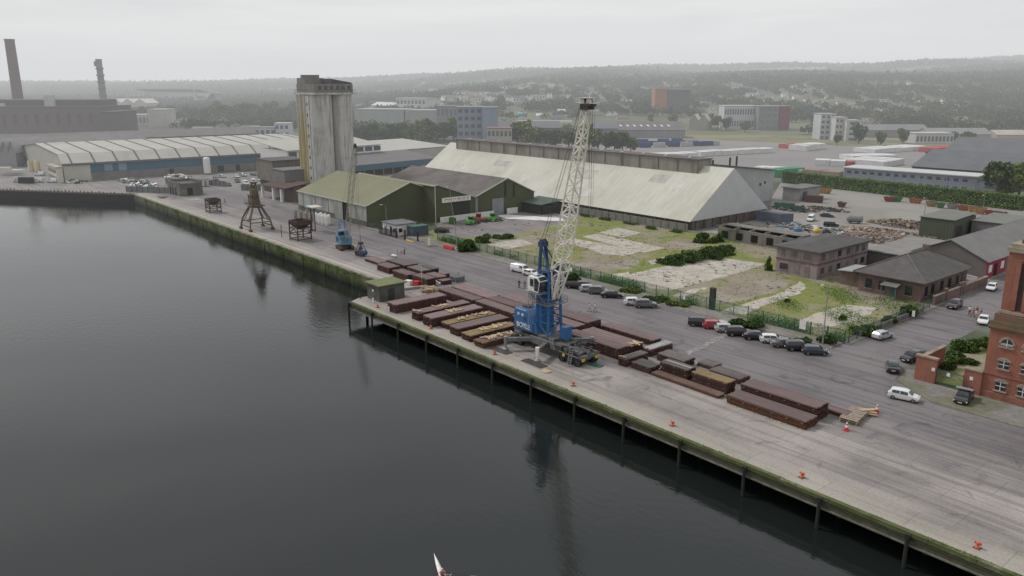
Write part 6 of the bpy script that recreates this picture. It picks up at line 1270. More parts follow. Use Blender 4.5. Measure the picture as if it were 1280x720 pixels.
for px,py,ro in((797,183,5),(806,184.5,10),(815,182,0),(824,184.,8),(833,181.5,4),(842,183.5,-5),(850,181,3),(858,183,0),(866,181.5,5),(874,182.5,2),(884,182,2),(892,181.7,2),(803,179.5,0),(829,179,0),(846,178.5,0)):
    x,y=G(px,py);contn(['dark blue container of the jumbled row beyond the grain store','blue container in the front of the jumbled row'][k%2],x,y,rad(ro),crn['blue'] if k%4!=3 else crn['light'],8,3.2,0,True,'blue containers beyond the grain store');k+=1
for i,o in enumerate([o for o in C.objects if o.get('group')=='blue containers beyond the grain store']): o['label']='container in the jumbled blue and white row beyond the grain store'
# ================================================================ PEOPLE
skin_m=paint('skin',(.42,.26,.19),.6,dirt=0);hair_m=paint('hair',(.03,.022,.018),.7,dirt=0)
def skinned(name,verts,edges,radii,mat,parent,sub=1,root=0):
    me=bpy.data.meshes.new(name);me.from_pydata(verts,edges,[]);o=bpy.data.objects.new(name,me);C.objects.link(o)
    m=o.modifiers.new('s','SKIN')
    if not me.skin_vertices: 
        bpy.context.view_layer.objects.active=o
    for i,r in enumerate(radii):
        me.skin_vertices[0].data[i].radius=(r,r) if not isinstance(r,tuple) else r;me.skin_vertices[0].data[i].use_root=(i==root)
    o.modifiers.new('u','SUBSURF').levels=sub;bpy.context.view_layer.update()
    me2=bpy.data.meshes.new_from_object(o.evaluated_get(bpy.context.evaluated_depsgraph_get()));bpy.data.objects.remove(o)
    me2.materials.clear();me2.materials.append(mat);me2.polygons.foreach_set('use_smooth',[True]*len(me2.polygons))
    q=bpy.data.objects.new(name,me2);C.objects.link(q);q.parent=parent;return q
def person(label,s,n,rot,pose='stand',shirt=(.5,.5,.5),trous=(.03,.03,.04),group=None,z=.03,world=None,hair=hair_m,name='person'):
    t=T(name,label,'person',s,n,z,rot,group)
    if world: t.location=world[0];t.rotation_euler=(0,0,world[1])
    st={'stand':0.,'walk':.28}.get(pose,.1)
    if pose=='sit':
        J=dict(pel=(0,0,.12),wa=(.03,0,.33),ch=(.10,0,.55),nk=(.14,0,.70),hb=(.15,0,.75),hd=(.16,0,.88),ht=(.15,0,.95))
        leg=lambda y:[(.05,y*.09,.12),(.42,y*.10,.36),(.85,y*.09,.12),(.98,y*.09,.10)]
        arm=lambda y:[(.10,y*.19,.65),(.34,y*.24,.50),(.58,y*.22,.46),(.66,y*.21,.45)]
    else:
        J=dict(pel=(0,0,.93),wa=(0,0,1.10),ch=(.01,0,1.32),nk=(0,0,1.47),hb=(.01,0,1.53),hd=(.02,0,1.64),ht=(.01,0,1.71))
        leg=lambda y:[(0,y*.10,.90),(.04+y*st*.5,y*.11,.50),(y*st,y*.11,.09),(y*st+.15,y*.12,.04)]
        arm=lambda y:[(0,y*.19,1.42),(-.02-y*st*.4,y*.25,1.14),(.06-y*st*.8,y*.27,.90),(.09-y*st*.9,y*.27,.82)]
    V=[J['pel'],J['wa'],J['ch'],J['nk'],J['hb'],J['hd'],J['ht']];r=[(.14,.11),(.13,.10),(.15,.11),.055,.06,.088,.06];E_=[(0,1),(1,2),(2,3),(3,4),(4,5),(5,6)]
    for y in(-1,1):
        b=len(V);L_=leg(y);V+=L_;r+=[.095,.06,.042,.035];E_+=[(0,b),(b,b+1),(b+1,b+2),(b+2,b+3)]
        b=len(V);A=arm(y);V+=A;r+=[.062,.045,.03,.032];E_+=[(2,b),(b,b+1),(b+1,b+2),(b+2,b+3)]
        h=Vector(A[3]);d=(Vector(A[3])-Vector(A[2])).normalized();sd=Vector((1,0,0)) if abs(d.z)>.5 else Vector((0,1,0))
        for k,(o_,l) in enumerate(((-.030,.060),(-.010,.075),(.010,.07),(.030,.055))):
            b2=len(V);p1=h+sd*o_+d*.02;V+=[tuple(p1),tuple(p1+d*l*.5),tuple(p1+d*l+Vector((0,-y*.012,0)))];r+=[.010,.009,.007];E_+=[(b+3,b2),(b2,b2+1),(b2+1,b2+2)]
        b2=len(V);p1=h+sd*.035-d*.02;V+=[tuple(p1),tuple(p1+sd*.02+d*.035)];r+=[.011,.009];E_+=[(b+3,b2),(b2,b2+1)]
    hd=Vector(J['hd']);b=len(V);V+=[tuple(hd+Vector((.095,0,-.01)))];r+=[.018];E_+=[(5,b)]
    for y in(-1,1): b=len(V);V+=[tuple(hd+Vector((0,y*.085,0)))];r+=[.016];E_+=[(5,b)]
    skinned('body',V,E_,r,skin_m,t)
    V2=[J['pel'],J['wa'],J['ch'],tuple(Vector(J['nk'])*.97+Vector((0,0,-.0)))];r2=[(.165,.135),(.15,.12),(.175,.13),.08];E2=[(0,1),(1,2),(2,3)]
    for y in(-1,1): b=len(V2);A=arm(y);V2+=A[:2]+[tuple(Vector(A[1]).lerp(Vector(A[2]),.8))];r2+=[.078,.06,.045];E2+=[(2,b),(b,b+1),(b+1,b+2)]
    skinned('shirt',V2,E2,r2,paint('shirt_cloth',shirt,.85,dirt=.03),t)
    V3=[tuple(Vector(J['pel'])+Vector((0,0,.06))),J['pel']];r3=[(.15,.125),(.155,.135)];E3=[(0,1)]
    for y in(-1,1): b=len(V3);L_=leg(y);V3+=L_[:2]+[tuple(Vector(L_[1]).lerp(Vector(L_[2]),.93))];r3+=[.108,.075,.06];E3+=[(1,b),(b,b+1),(b+1,b+2)]
    skinned('trousers',V3,E3,r3,paint('trouser_cloth',trous,.85,dirt=.03),t)
    mb=MB();mb.ball((hd.x-.022,0,hd.z+.035),.105,(.95,.88,1.));mb.build('hair',hair,t,smooth=True)
    for y in(-1,1):
        L_=leg(y)[3];mb=MB();mb.cb(L_[0]-.03,L_[1],max(L_[2]-.0,.04) if pose!='sit' else L_[2],.27,.1,.085);mb.build('shoe',black_p,t,bevel=.02)
    return t
DK=(.02,.02,.025)
person('person in dark clothes on the road, left one of the pair',8.6,33.4,2.,'stand',DK,DK);person('person in dark clothes on the road, right one of the pair',9.6,34.1,-1.2,'stand',(.03,.03,.05),DK)
person('person in a white top walking on the road, left one of the pair',31.2,31.6,.4,'walk',(.6,.6,.6),(.35,.33,.3));person('person in a white shirt walking on the road, right one of the pair',32.,32.4,.4,'walk',(.65,.65,.65),(.3,.3,.28))
for k,(ds,dn,c_,lab) in enumerate(((0,0,(.65,.63,.6),'person in a white shirt at the left of the street group'),(1.,-.9,(.45,.05,.05),'person in a red top in the middle of the street group'),(1.9,.2,DK,'person in dark clothes at the right of the street group'),(1.9,-1.8,(.6,.58,.56),'person in a pale top at the front of the street group'),(.9,1.,(.06,.05,.05),'person in a black jacket behind the street group'))):
    person(lab,79.2+ds-.6,84.6+dn,1.8+k,'walk' if k%2 else 'stand',c_,(.04,.04,.05) if k!=3 else (.35,.3,.28),'people walking in the side street')
person('lone person in dark clothes on the upper quay by the smaller hopper',*Qp(281,254),.6,'walk',DK,DK)
person('person in dark clothes by the red shop front',72.6,121.,.6,'stand',DK,DK);person('person in black in the red doorway',71.5,124.,2.6,'stand',(.04,.04,.04),DK)
# bicycle and rider near the far stacks
def bicycle(label,s,n,rot):
    t=T('bicycle',label,'bicycle',s,n,.02,rot)
    for x in(-.52,.52):
        mb=MB(Matrix.Translation((x,0,.34))@Matrix.Rotation(math.pi/2,4,'X'));mb.lathe([(.30,-.02),(.34,-.02),(.34,.02),(.30,.02),(.30,-.02)],n=20);w=mb.build('wheel',black_p,t)
        mb=MB();[mb.tube((x,0,.34),(x+.31*math.cos(a),0,.34+.31*math.sin(a)),.005,n=3) for a in [k*math.pi/5 for k in range(10)]];mb.build('spokes',grey_p,w)
    mb=MB();A,B_,D,E_,F_=(-.52,0,.34),(-.1,0,.30),(-.22,0,.85),(.40,0,.88),(.52,0,.34)
    for p,q in((A,B_),(A,D),(B_,D),(B_,E_),(D,E_),(E_,F_)): mb.tube(p,q,.018,n=5)
    mb.build('frame',red_p,t);mb=MB();mb.tube((.38,-.28,.98),(.38,.28,.98),.015,n=5);mb.tube((.40,0,.88),(.38,0,.98),.015);mb.build('handlebar',black_p,t);mb=MB();mb.cb(-.24,0,.93,.26,.14,.05);mb.build('saddle',black_p,t)
s_,n_=Qp(503,318);bicycle('bicycle standing on the road above the far stacks',s_,n_,.2);person('person in dark clothes standing with the bicycle',s_+.3,n_+.5,-1.5,'stand',DK,(.1,.1,.12))
bicycle('second bicycle propped beside the first above the far stacks',s_-1.6,n_-.4,-.5)
mb=MB();mb.ball((0,0,.3),.45,(2.2,1,.8));mb.ball((.7,.1,.3),.4,(1.5,1,.8));s_,n_=Qp(492,321);solo('white_sack',mb,white_p,'white sack lying on the road left of the bicycles','sack',s_,n_,.02,smooth=True)
# rowing scull at the bottom edge of the picture
a=Vector(G(541,688,-3.35));b=Vector(G(550.5,715,-3.35));d=(a-b).normalized();an=math.atan2(d.y,d.x)
t=T('rowing_scull','slim white rowing scull on the dark water with its riggers out','rowing boat',0,0);t.location=(b.x-d.x*1.0,b.y-d.y*1.0,-3.5);t.rotation_euler=(0,0,an)
mb=MB();N_=22;rg=[]
for i in range(N_+1):
    x=-4.1+8.3*i/N_;w=.27*max(.03,(1-(abs(x)/4.15)**2.2));rg.append((x,w))
vs=[];
for x,w in rg: vs+=[(x,-w,.20),(x,-w*.8,.03),(x,0,-.06),(x,w*.8,.03),(x,w,.20),(x,0,.25 if abs(x)>1. else .14)]
fs=[(i*6+j,i*6+(j+1)%6,(i+1)*6+(j+1)%6,(i+1)*6+j) for i in range(N_) for j in range(6)];mb.add(vs,fs);mb.build('hull',white_p,t,smooth=True)
mb=MB()
for y in(-1,1): mb.tube((.45,y*.2,.2),(.05,y*.86,.32),.02,n=5);mb.tube((-.35,y*.2,.2),(.05,y*.86,.32),.02,n=5);mb.tube((.05,y*.86,.28),(.05,y*.86,.42),.03)
mb.build('rigger',cream_p,t)
mb=MB();mb.box(-.2,.2,-.15,.15,.2,.26);mb.build('seat',timber,t)
for y in(-1,1):
    o=T('oar','white-bladed oar reaching from the '+('near' if y<0 else 'far')+' side of the scull','oar',0,0,0,0,'oars of the rowing scull');o.location=t.location+Vector((0,0,.38));o.rotation_euler=(0,0,an)
    mb=MB();mb.tube((.45,y*.12,.15),(-.6,y*2.55,-.15),.025,n=6);mb.build('shaft',black_p,o);mb=MB();mb.cb(-.72,y*2.8,-.19,.5*.45,.5,.03,y*.3);mb.build('blade',white_p,o)
pe=person('person in a pinkish top seated in the scull, rowing','0' and 0,0,0,'sit',(.42,.16,.15),(.05,.05,.06),world=(tuple(t.location+Vector((d.x*.15,d.y*.15,.2))),an+math.pi),hair=paint('pale_cap',(.55,.54,.5),.7,dirt=0))
# ================================================================ VEGETATION
lf_d=leafm('bush_leaves',(0.036,0.073,0.021),(0.107,0.171,0.050),.8);lf_t=leafm('tree_leaves',(0.037,0.070,0.023),(0.101,0.151,0.050),.25)
lf_y=leafm('yellow_green_leaves',(0.088,0.136,0.035),(0.184,0.224,0.072),.4);lf_h=leafm('hedge_leaves',(0.085,0.157,0.043),(0.181,0.278,0.073),.35,.05)
lf_g=leafm('tuft_leaves',(0.161,0.196,0.069),(0.265,0.287,0.115),.5,.05)
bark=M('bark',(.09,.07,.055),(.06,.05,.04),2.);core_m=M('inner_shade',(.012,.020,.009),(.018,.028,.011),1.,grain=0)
def bush(label,s,n,rx,ry,rz,mat=None,nn=None,group=None,name='bush',cat='bush',rot=0,lobes=9):
    t=T(name,label,cat,s,n,0.,rot,group);nn=nn or int(700+rx*ry*rz*110);rz*=.58
    P=crown_pts(nn,rx,ry,rz*.75,lobes);P[:,2]=np.maximum(P[:,2]-rz*.25,.05);V,F=leaf_quads(P,.15+.025*min(rx,6));npmesh('foliage',V,F,mat or lf_d,t)
    mb=MB()
    for k in range(5): a=R.uniform(0,6.28);mb.tube((R.uniform(-.2,.2),R.uniform(-.2,.2),0),(math.cos(a)*rx*.4,math.sin(a)*ry*.4,rz*.7),.05,.02,n=5)
    mb.build('stem',bark,t);return t
def bpx(label,px,py,wpx,hpx,mat=None,dr=.8,**k):
    x,y=G(px,py);sc_=1000/(y*cp+42*sp);s_,n_=toQ(x,y);rx=wpx/sc_/2;bush(label,s_,n_,rx*1.15,rx*1.15*dr,hpx/sc_*.95,mat,rot=-QA,**k)
t=T('bramble_thicket','long mass of dark green brambles across the middle of the rough ground','bushes',0,0)
P=[]
for px,py,w_,h_ in((838,330,26,17),(852,327,28,20),(868,325,30,22),(884,322,30,22),(899,318,28,20),(908,313,18,14)):
    s_,n_=Qp(px,py);x,y=G(px,py);sc_=1000/(y*cp+42*sp);p=crown_pts(2200,w_/sc_*.8,w_/sc_*.55,h_/sc_*.42,14);p[:,2]=np.maximum(p[:,2]-.6,.05);P.append(p+np.array([s_,n_,0]))
V,F=leaf_quads(np.concatenate(P),.22);npmesh('foliage',V,F,lf_d,t)
bpx('leafy bush at the left under the grain store corner',880,303,30,22);bpx('dark bush beside the ruined bays and grain store corner',897,302,18,20);
bpx('very dark round bush by the fence behind the dark car',712,356,24,24,name='bush');bpx('dark bush at the end of the fence behind the red barriers',583,314,26,27);bpx('round green bush in the grass below the grey roller door',604,303,22,19);bpx('wide low bush at the edge of the white spill',627,298,26,13)
bpx('narrow dark ivy-like shrub at the left corner of the mauve building',961,338,12,30,dr=.6);bpx('dark shrub at the right corner of the mauve building',1070,326,16,24);bpx('leafy bush behind the lean-to roof, before the rubble',1096,324,26,26)
bpx('small upright conifer in the grass near the street',1054,400,12,17);bpx('big dark bush inside the street corner of the rough ground',1084,418,40,24);bpx('dark green shrub leaning on the street side fence',1135,396,30,28,dr=.5);bpx('tangled shrub along the street fence below the pavilion',1110,404,22,16,dr=.5)
bpx('tiny shrub on the concrete strip',984,378,8,8);bpx('scrub patch behind the notice board on the fence',1000,432,26,22);bpx('scrub growing through the fence beside the lamp post',1035,430,26,18);bpx('weedy shrub behind the red car along the fence',925,408,30,20);bpx('green scrub along the fence behind the silver car',945,410,30,22)
bpx('light green scrub behind the black saloon along the fence',788,365,34,11,mat=lf_y);bpx('light green weeds along the fence left of the dark pillar',850,382,36,9,mat=lf_y);bpx('weedy shrub line left of the dark pillar along the fence',820,376,34,9)
bpx('small yellow-green shrub on the rubble edge',1175,306,26,14,mat=lf_y);bpx('yellow-green shrub before the green boxy shed',1252,288,30,16,mat=lf_y);bpx('shrub on the ruined ground behind the bays',955,296,40,14);bpx('pale bush in front of the office block',1152,242,18,14,mat=lf_y);bpx('second pale bush at the left end of the office block',1048,228,16,10,mat=lf_y)
for px,py,w_,h_,lab in((1190,452,34,26,'bush behind the brick corner pier'),(1205,438,40,30,'large bush in the middle of the walled lot'),(1229,436,26,26,'tall bush against the granary wall'),(1185,462,22,16,'low bush by the metal gate'),(1215,455,24,14,'pale weedy bush in the walled lot')): bpx(lab,px,py,w_,h_)
sheet('walled_lot',[(88,43.5),(96.6,44),(96.6,80),(86.5,80),(86.5,47)],.13,m_brown)
for k in range(7):
    s_=-12+k*7.6;bush(['scrub','weeds','brambles','nettles','scrub','weeds','brambles'][k]+[' at the left foot of the panel fence',' one along the panel fence',' two along the panel fence below the store roof',' by the middle of the panel fence',' near the mauve building fence line',' left of the ruined bays',' right before the ruined bays'][k],-68+k*9.4,110.5+R.uniform(-1,1),3.6,1.3,1.5,None,420)
# ivy and weeds on quay wall edge
P=rs.uniform(size=(9000,3))*np.array([194,.35,1.5])+np.array([-200,13.55,-1.5]);keep=np.sin(P[:,0]*.9)+np.sin(P[:,0]*.37+1)+rs.uniform(-1.4,1.4,9000)>.3+(P[:,0]<-90)*.9;P=P[keep]
V,F=leaf_quads(P,.15);o=npmesh('wall_weeds',V,F,lf_h);qframe(o);tag(o,'green weeds hanging on the upper quay wall','weeds',kind='stuff')
P=rs.uniform(size=(5200,3))*np.array([204,.55,.28])+np.array([-4,-.05,-.02]);keep=np.sin(P[:,0]*.7)+np.sin(P[:,0]*.23+1)+rs.uniform(-1.6,1.6,5200)>.4;P=P[keep]
V,F=leaf_quads(P,.10);o=npmesh('kerb_weeds',V,F,lf_h);qframe(o);tag(o,'low weeds growing along the jetty kerb','weeds',kind='stuff')
# grass tufts on the rough ground
n_=7000;P=np.stack([rs.uniform(-66,71,n_),rs.uniform(51,116,n_),rs.uniform(.02,.10,n_)],1)
cl_=np.sin(P[:,0]*.21+np.sin(P[:,1]*.17)*2)+np.sin(P[:,1]*.29+P[:,0]*.07)+rs.uniform(-1,1,n_)
ok=(cl_>.1)&~((P[:,0]>33)&(P[:,1]>86))&~((P[:,0]<-40)&(P[:,1]<104));P=P[ok];V,F=leaf_quads(P,.2);o=npmesh('grass_tufts',V,F,lf_g);qframe(o);tag(o,'rough grass tufts and weeds over the cleared site','grass',kind='stuff')
n_=24000;P=np.stack([rs.uniform(-48,72,n_),50.6+rs.uniform(0,1,n_)**2*4.2,rs.uniform(.05,1.25,n_)],1)
cl_=np.sin(P[:,0]*.33+1)+np.sin(P[:,0]*.83)*.7+np.sin(P[:,0]*.11)+rs.uniform(-.7,.7,n_)-(P[:,1]-50.6)*.3-P[:,2]*.5;P=P[cl_>-.45];V,F=leaf_quads(P,.15);o=npmesh('fence_weeds',V,F,lf_h);qframe(o);tag(o,'scrubby green weeds growing along the inside of the palisade fence','weeds',kind='stuff')
n_=16000;P=np.stack([rs.uniform(48,71.4,n_),rs.uniform(52,86,n_),rs.uniform(.03,.5,n_)],1);cl_=np.sin(P[:,0]*.5+P[:,1]*.3)+np.sin(P[:,1]*.41)+(P[:,0]-62)*.08+(P[:,1]-70)*.02+rs.uniform(-.8,.8,n_)-P[:,2]*.6;P=P[cl_>.1];V,F=leaf_quads(P,.13);o=npmesh('corner_weeds',V,F,lf_h);qframe(o);tag(o,'patchy scrub and weeds in the street corner of the cleared site','weeds',kind='stuff')
# rubble strewn beside the slabs
mb=MB();q=random.Random(11)
for k in range(520):
    s9,n9=q.uniform(-62,68),q.uniform(54,108)
    if math.sin(s9*.3)+math.sin(n9*.37+s9*.1)<.35: continue
    l=q.uniform(.15,.5);mb.cb(s9,n9,.08,l*q.uniform(1,2),l,l*.5,q.uniform(0,3),q.uniform(-.3,.3))
o=mb.build('site_rubble',bpy.data.materials['rubble']);qframe(o);tag(o,'small lumps of broken concrete scattered over the cleared site','rubble',kind='stuff')
# hedge
a=Vector(W(-60,243));b=Vector(W(38,233));d=b-a;L=d.length;t=T('hedge','long clipped tall green hedge along the back of the gravel yard','hedge',a.x,a.y,0,math.atan2(d.y,d.x),None,True)
n_=22000;P=rs.uniform(size=(n_,3))*np.array([L,3.2,5.0]);P[:,2]*=1+.09*np.sin(P[:,0]*.5)+.06*np.sin(P[:,0]*1.7);e=rs.randint(0,3,n_);P[e==0,1]=rs.uniform(0,.3,(e==0).sum());P[e==1,2]=rs.uniform(4.6,5.1,(e==1).sum())
V,F=leaf_quads(P,.27);npmesh('foliage',V,F,lf_h,t);mb=MB();mb.box(.4,L-.4,.5,2.8,0,4.5);mb.build('shade_core',core_m,t)  # near-black box paints the shade inside the hedge
# trees
def tree_proto(h,r,mat,nn=900,lobes=11):
    t=T('tree',None,None,0,0);P=crown_pts(nn,r,r,h*.40,lobes,.3);P[:,2]+=h*.18;V,F=leaf_quads(P,.55*r/4.5);npmesh('crown',V,F,mat,t)
    mb=MB();mb.tube((0,0,0),(.1,0,h*.45),r*.07,r*.045,n=7)
    for k in range(5): a=k*1.3;mb.tube((.1,0,h*(.25+.05*k)),(math.cos(a)*r*.5,math.sin(a)*r*.5,h*(.5+.06*k)),r*.035,r*.012,n=5)
    mb.build('trunk',bark,t);return t
TP=[tree_proto(12,5.4,lf_t),tree_proto(12,4.6,lf_t),tree_proto(12,5.8,lf_y,800,9),tree_proto(12,5.,lf_d,1000,14)];used_t=[False]*4
def tree(label,px,py,hpx,kind,group=None,wd=1.,xyz=None):
    x,y,z=xyz or hit(px,py);sc_=1000/(y*cp+(42-z)*sp);f=hpx/sc_/11.2
    if used_t[kind]: o=copy_tree(TP[kind])
    else: o=TP[kind];used_t[kind]=True
    o.location=(x,y,z-.2);o.rotation_euler=(0,0,R.uniform(0,6.28));o.scale=(f*wd,f*wd,f);return tag(o,label,'tree',group)
for i,px in enumerate((444,455,466,477,489,500,511,522,533,545,556,567,578,589,600,608)):
    tree('dense green tree in the row behind the open shed and below the pale block',px,178-(i%3)*1.2+(i>12)*1,(20,23,25)[i%3]+(4 if 6<i<14 else 0),(0,1,3,2)[i%4],'trees in the row behind the open shed')
for i,(px,py,h_,k_) in enumerate(((647,186,24,0),(660,187,25,2),(670,186,21,1),(683,188,18,0),(695,188,20,3),(736,190,24,2),(747,192,21,2),(757,193,20,1),(768,193,22,3),(778,193,20,0),(788,193,17,3),(724,190,16,1),(711,190,18,0))):
    tree('bushy tree rising behind the ridge of the grain store',px,py-1,h_*1.4,k_,'trees behind the grain store ridge')
for px,py,h_,k_,lab in((1243,262,52,0,'big green tree at the right end of the hedge'),(1270,268,48,2,'lighter green tree at the right edge beyond the hedge'),(1258,250,34,3,'dark tree between the two big ones at the hedge end'),(1073,180,28,3,'dark tree right of the white flats'),(1046,182,16,1,'small tree in front of the white flats'),
 (1100,182,20,3,'dark round tree in the middle distance, left one of the pair'),(1128,180,22,3,'dark round tree in the middle distance, right one of the pair'),(1208,184,22,3,'dark tree standing by the dark warehouse roof'),(897,163,20,0,'dark tree left of the glass office'),(908,163,19,3,'darkest tree beside the glass office'),(931,166,15,2,'yellow-green tree in front of the glass office'),
 (889,160,18,2,'light green tree beside the white gabled halls'),(840,158,16,2,'pale green tree below the orange building'),(812,156,15,2,'pale tree left of the orange building foot'),(214,157,12,3,'dark tree beside the white works building'),(240,160,14,0,'green tree right of the white works building'),(1190,178,16,3,'dark tree left of the dark warehouse tree'),(1160,196,8,2,'shrubby tree by the furthest white stacks')):
    tree(lab,px,py,h_,k_)
for i,px in enumerate(range(170,250,9)): tree('round tree before the stadium',px,151-(i%2)*3,14+(i%3)*2,(3,0,1)[i%3],'trees before the stadium')
for i,px in enumerate(range(256,372,8)): tree('large hazy tree of the belt left of the silo',px,152-(i%3)*2,18+(i%4)*2,(0,3,2,1)[i%4],'tree belt left of the silo')
for k in range(4):
    if not used_t[k]: [bpy.data.objects.remove(c) for c in list(TP[k].children)];bpy.data.objects.remove(TP[k])
# ================================================================ DISTANT BUILDINGS
hs_m={}
def hm_(k,c):
    if k not in hs_m: hs_m[k]=M('far_wall_'+k,c,tuple(x*.85 for x in c),.1,grain=.04)
    return hs_m[k]
FPR=[]   # footprints to keep free of woodland
def far(name,label,cat,x0,x1,yb,yt,dep,col,roofc,rows=0,cols=0,rtype='flat',rise=2.,yb2=None,group=None,wcol=None,roofp=None):
    a=Vector(hit(x0,yb));b=Vector(hit(x1,yb2 or yb));zb=min(a.z,b.z);a.z=b.z=0;d=b-a;L=d.length
    m_=(a+b)/2;sc_=1000/(m_.y*cp+(42-zb)*sp);h=(yb-yt)/sc_;t=T(name,label,cat,a.x,a.y,zb-.5,math.atan2(d.y,d.x),group,True);h+=.5
    FPR.append(((a.x+b.x)/2,(a.y+b.y)/2+dep/2,L/2+(4 if name=='house' else 10),dep/2+22,(95 if name=='house' and zb>4 else dep/2+30)))
    w=hm_('%.2f%.2f%.2f'%col,col);r=hm_('r%.2f%.2f%.2f'%roofc,roofc)
    mb=MB()
    if rtype=='flat':
        mb.box(0,L,0,dep,0,h);mb.build('wall',w,t);mb=MB();mb.box(-.4,L+.4,-.4,dep+.4,h,h+.5);mb.build('roof',r,t)
    elif rtype=='gx':      # ridge along the face
        h-=rise;mb.extr([(0,0),(dep,0),(dep,h),(dep/2,h+rise),(0,h)],0,0,L);mb.build('wall',w,t)
        mb=MB();slab([(-.4,-.5,h-.1),(L+.4,-.5,h-.1),(L+.4,dep/2,h+rise+.1),(-.4,dep/2,h+rise+.1)],.25,mb);slab([(-.4,dep/2,h+rise+.1),(L+.4,dep/2,h+rise+.1),(L+.4,dep+.5,h-.1),(-.4,dep+.5,h-.1)],.25,mb);mb.build('roof',r,t)
    elif rtype=='gy':      # gable towards the camera, cols gables side by side
        h-=rise;g=max(1,cols);wd=L/g;mb.box(0,L,.0,dep,0,h);
        for k in range(g): mb.extr([(k*wd+.05,h+.01),((k+1)*wd-.05,h+.01),((k+.5)*wd,h+rise)],1,0.02,dep-.02)
        mb.build('wall',w,t);mb=MB()
        for k in range(g): slab([(k*wd-.2,-.4,h-.05),(k*wd-.2,dep+.4,h-.05),((k+.5)*wd,dep+.4,h+rise+.1),((k+.5)*wd,-.4,h+rise+.1)],.25,mb);slab([((k+.5)*wd,-.4,h+rise+.1),((k+.5)*wd,dep+.4,h+rise+.1),((k+1)*wd+.2,dep+.4,h-.05),((k+1)*wd+.2,-.4,h-.05)],.25,mb)
        mb.build('roof',r,t);cols=0
    for i in range(rows):
        for j in range(cols):
            zz=h*(i+.28)/rows;hh=h/rows*.48;xx=L*(j+.2)/cols;mb=MB();mb.box(xx,xx+L/cols*.62,-.08,.0,zz,zz+hh);mb.build('window',wcol or glass_b,t)
    return t,L,h
GRYR=(.20,.20,.20)
ps,L,h=far('power_station','massive brown-grey brick power station block below the chimneys','power station',-40,128,167,135,60,(.135,.105,.10),(.10,.085,.085))
mb=MB();mb.box(0,L-8,14,50,h,h+6);mb.build('upper_block',hm_('psu',(.115,.09,.09)),ps)
mb=MB();mb.box(L*.55,L*.62,10,14,h,h+10);mb.box(L*.2,L*.24,12,14,h,h+3);mb.build('roof_plant',hm_('psw',(.5,.5,.5)),ps)
for k in range(12): mb=MB();mb.box(4+k*L/12.5,4+k*L/12.5+3,-.1,.0,h*.35,h*.75);mb.build('window',hm_('psk',(.085,.07,.07)),ps)
far('power_station_annex','dark lower annex at the right end of the power station','building',128,147,168,141,40,(.115,.095,.09),(.10,.09,.09))
def chimney(label,px,yt,pxr,dist,rt,rb,c,bands=False):
    z=42+(105-yt)/1000*(dist*1.0);x=(px-640)/1000*(dist*cp+(42-z)*sp);t=T('chimney',label,'chimney',x,dist,0,0,None,True)
    mb=MB();mb.lathe([(rb,0),(rb*.86,z*.35),(rt*1.03,z*.8),(rt,z-1.5)],n=20);mb.build('shaft',c,t,smooth=True);mb=MB();mb.lathe([(rt,z-1.5),(rt*1.08,z-1.2),(rt*1.08,z),(rt*.7,z),(rt*.6,z-2)],n=20);mb.build('rim',c,t)
    if bands:
        mb=MB()
        for k in range(5): mb.lathe([(rt*1.06+.3*(k>2),z*(.45+.1*k)),(rt*1.35,z*(.45+.1*k)+.2),(rt*1.35,z*(.45+.1*k)+1.2),(rt*1.05,z*(.45+.1*k)+1.4)],n=14)
        mb.build('gallery',c,t);mb=MB();mb.cb(-rt*.6,0,z*.93,rt*1.5,rt*1.6,5);mb.build('antenna_cluster',c,t)
    return t
chimney('tall brick power station chimney at the far left',11.5,53,7,800,4.3,5.6,M('chimney_brick',(.17,.115,.105),(.13,.09,.085),.08))
chimney('shorter stepped chimney with equipment galleries right of the power station',123,76,4.5,860,3.0,4.2,M('chimney_grey',(.26,.25,.245),(.21,.20,.20),.1),True)
far('gabled_mill','pale grey gabled mill building at the far left edge','building',-4,22,209,178,26,(.34,.33,.34),(.40,.39,.39),2,3,'gy',6.)
far('gabled_mill','long grey mill shed beside the pale gabled one','building',22,44,208,184,30,(.28,.27,.28),(.33,.32,.33),1,5,'gx',4.)
far('low_store','low pale grey store with a flat front left of the vaulted shed','building',44,60,208,195,20,(.44,.44,.44),(.46,.46,.45),0,0,'gx',3.)
for k in range(5):
    mb=MB();mb.tube((0,0,0),(0,0,5),.5,n=8);x,y=G(37+k*4.4,214);o=mb.build('striped_column',yellow_p if k%2 else white_p);o.location=(x,y,0);tag(o,('yellow' if k%2 else 'white')+' upright column in the row before the vaulted shed','column','yellow and white columns by the vaulted shed')
for px,py,wp,lab in((12,219,30,'big white boat hull laid up on the far wharf'),):
    x,y=G(px,py);t=T('boat_hull',lab,'boat',x,y,.3,.2,None,True);mb=MB();N9=12;vs=[]
    for i in range(N9+1):
        f=i/N9;xx=-7+14*f;w9=2.1*math.sin(math.pi*min(1,f*1.0+.0)**.6*.5+.0) if f<.5 else 2.1*(1-((f-.5)*2)**2.4)+.02;vs+=[(xx,-w9,2.2),(xx,-w9*.7,.6),(xx,0,.1),(xx,w9*.7,.6),(xx,w9,2.2)]
    mb.add(vs,[(i*5+j,i*5+j+1,(i+1)*5+j+1,(i+1)*5+j) for i in range(N9) for j in range(4)]+[(i*5,(i+1)*5,(i+1)*5+4,i*5+4) for i in range(N9)]);mb.build('hull',white_p,t);mb=MB();mb.box(-4,1,-1.3,1.3,2.2,3.6);mb.build('cabin',cream_p,t,bevel=.1)
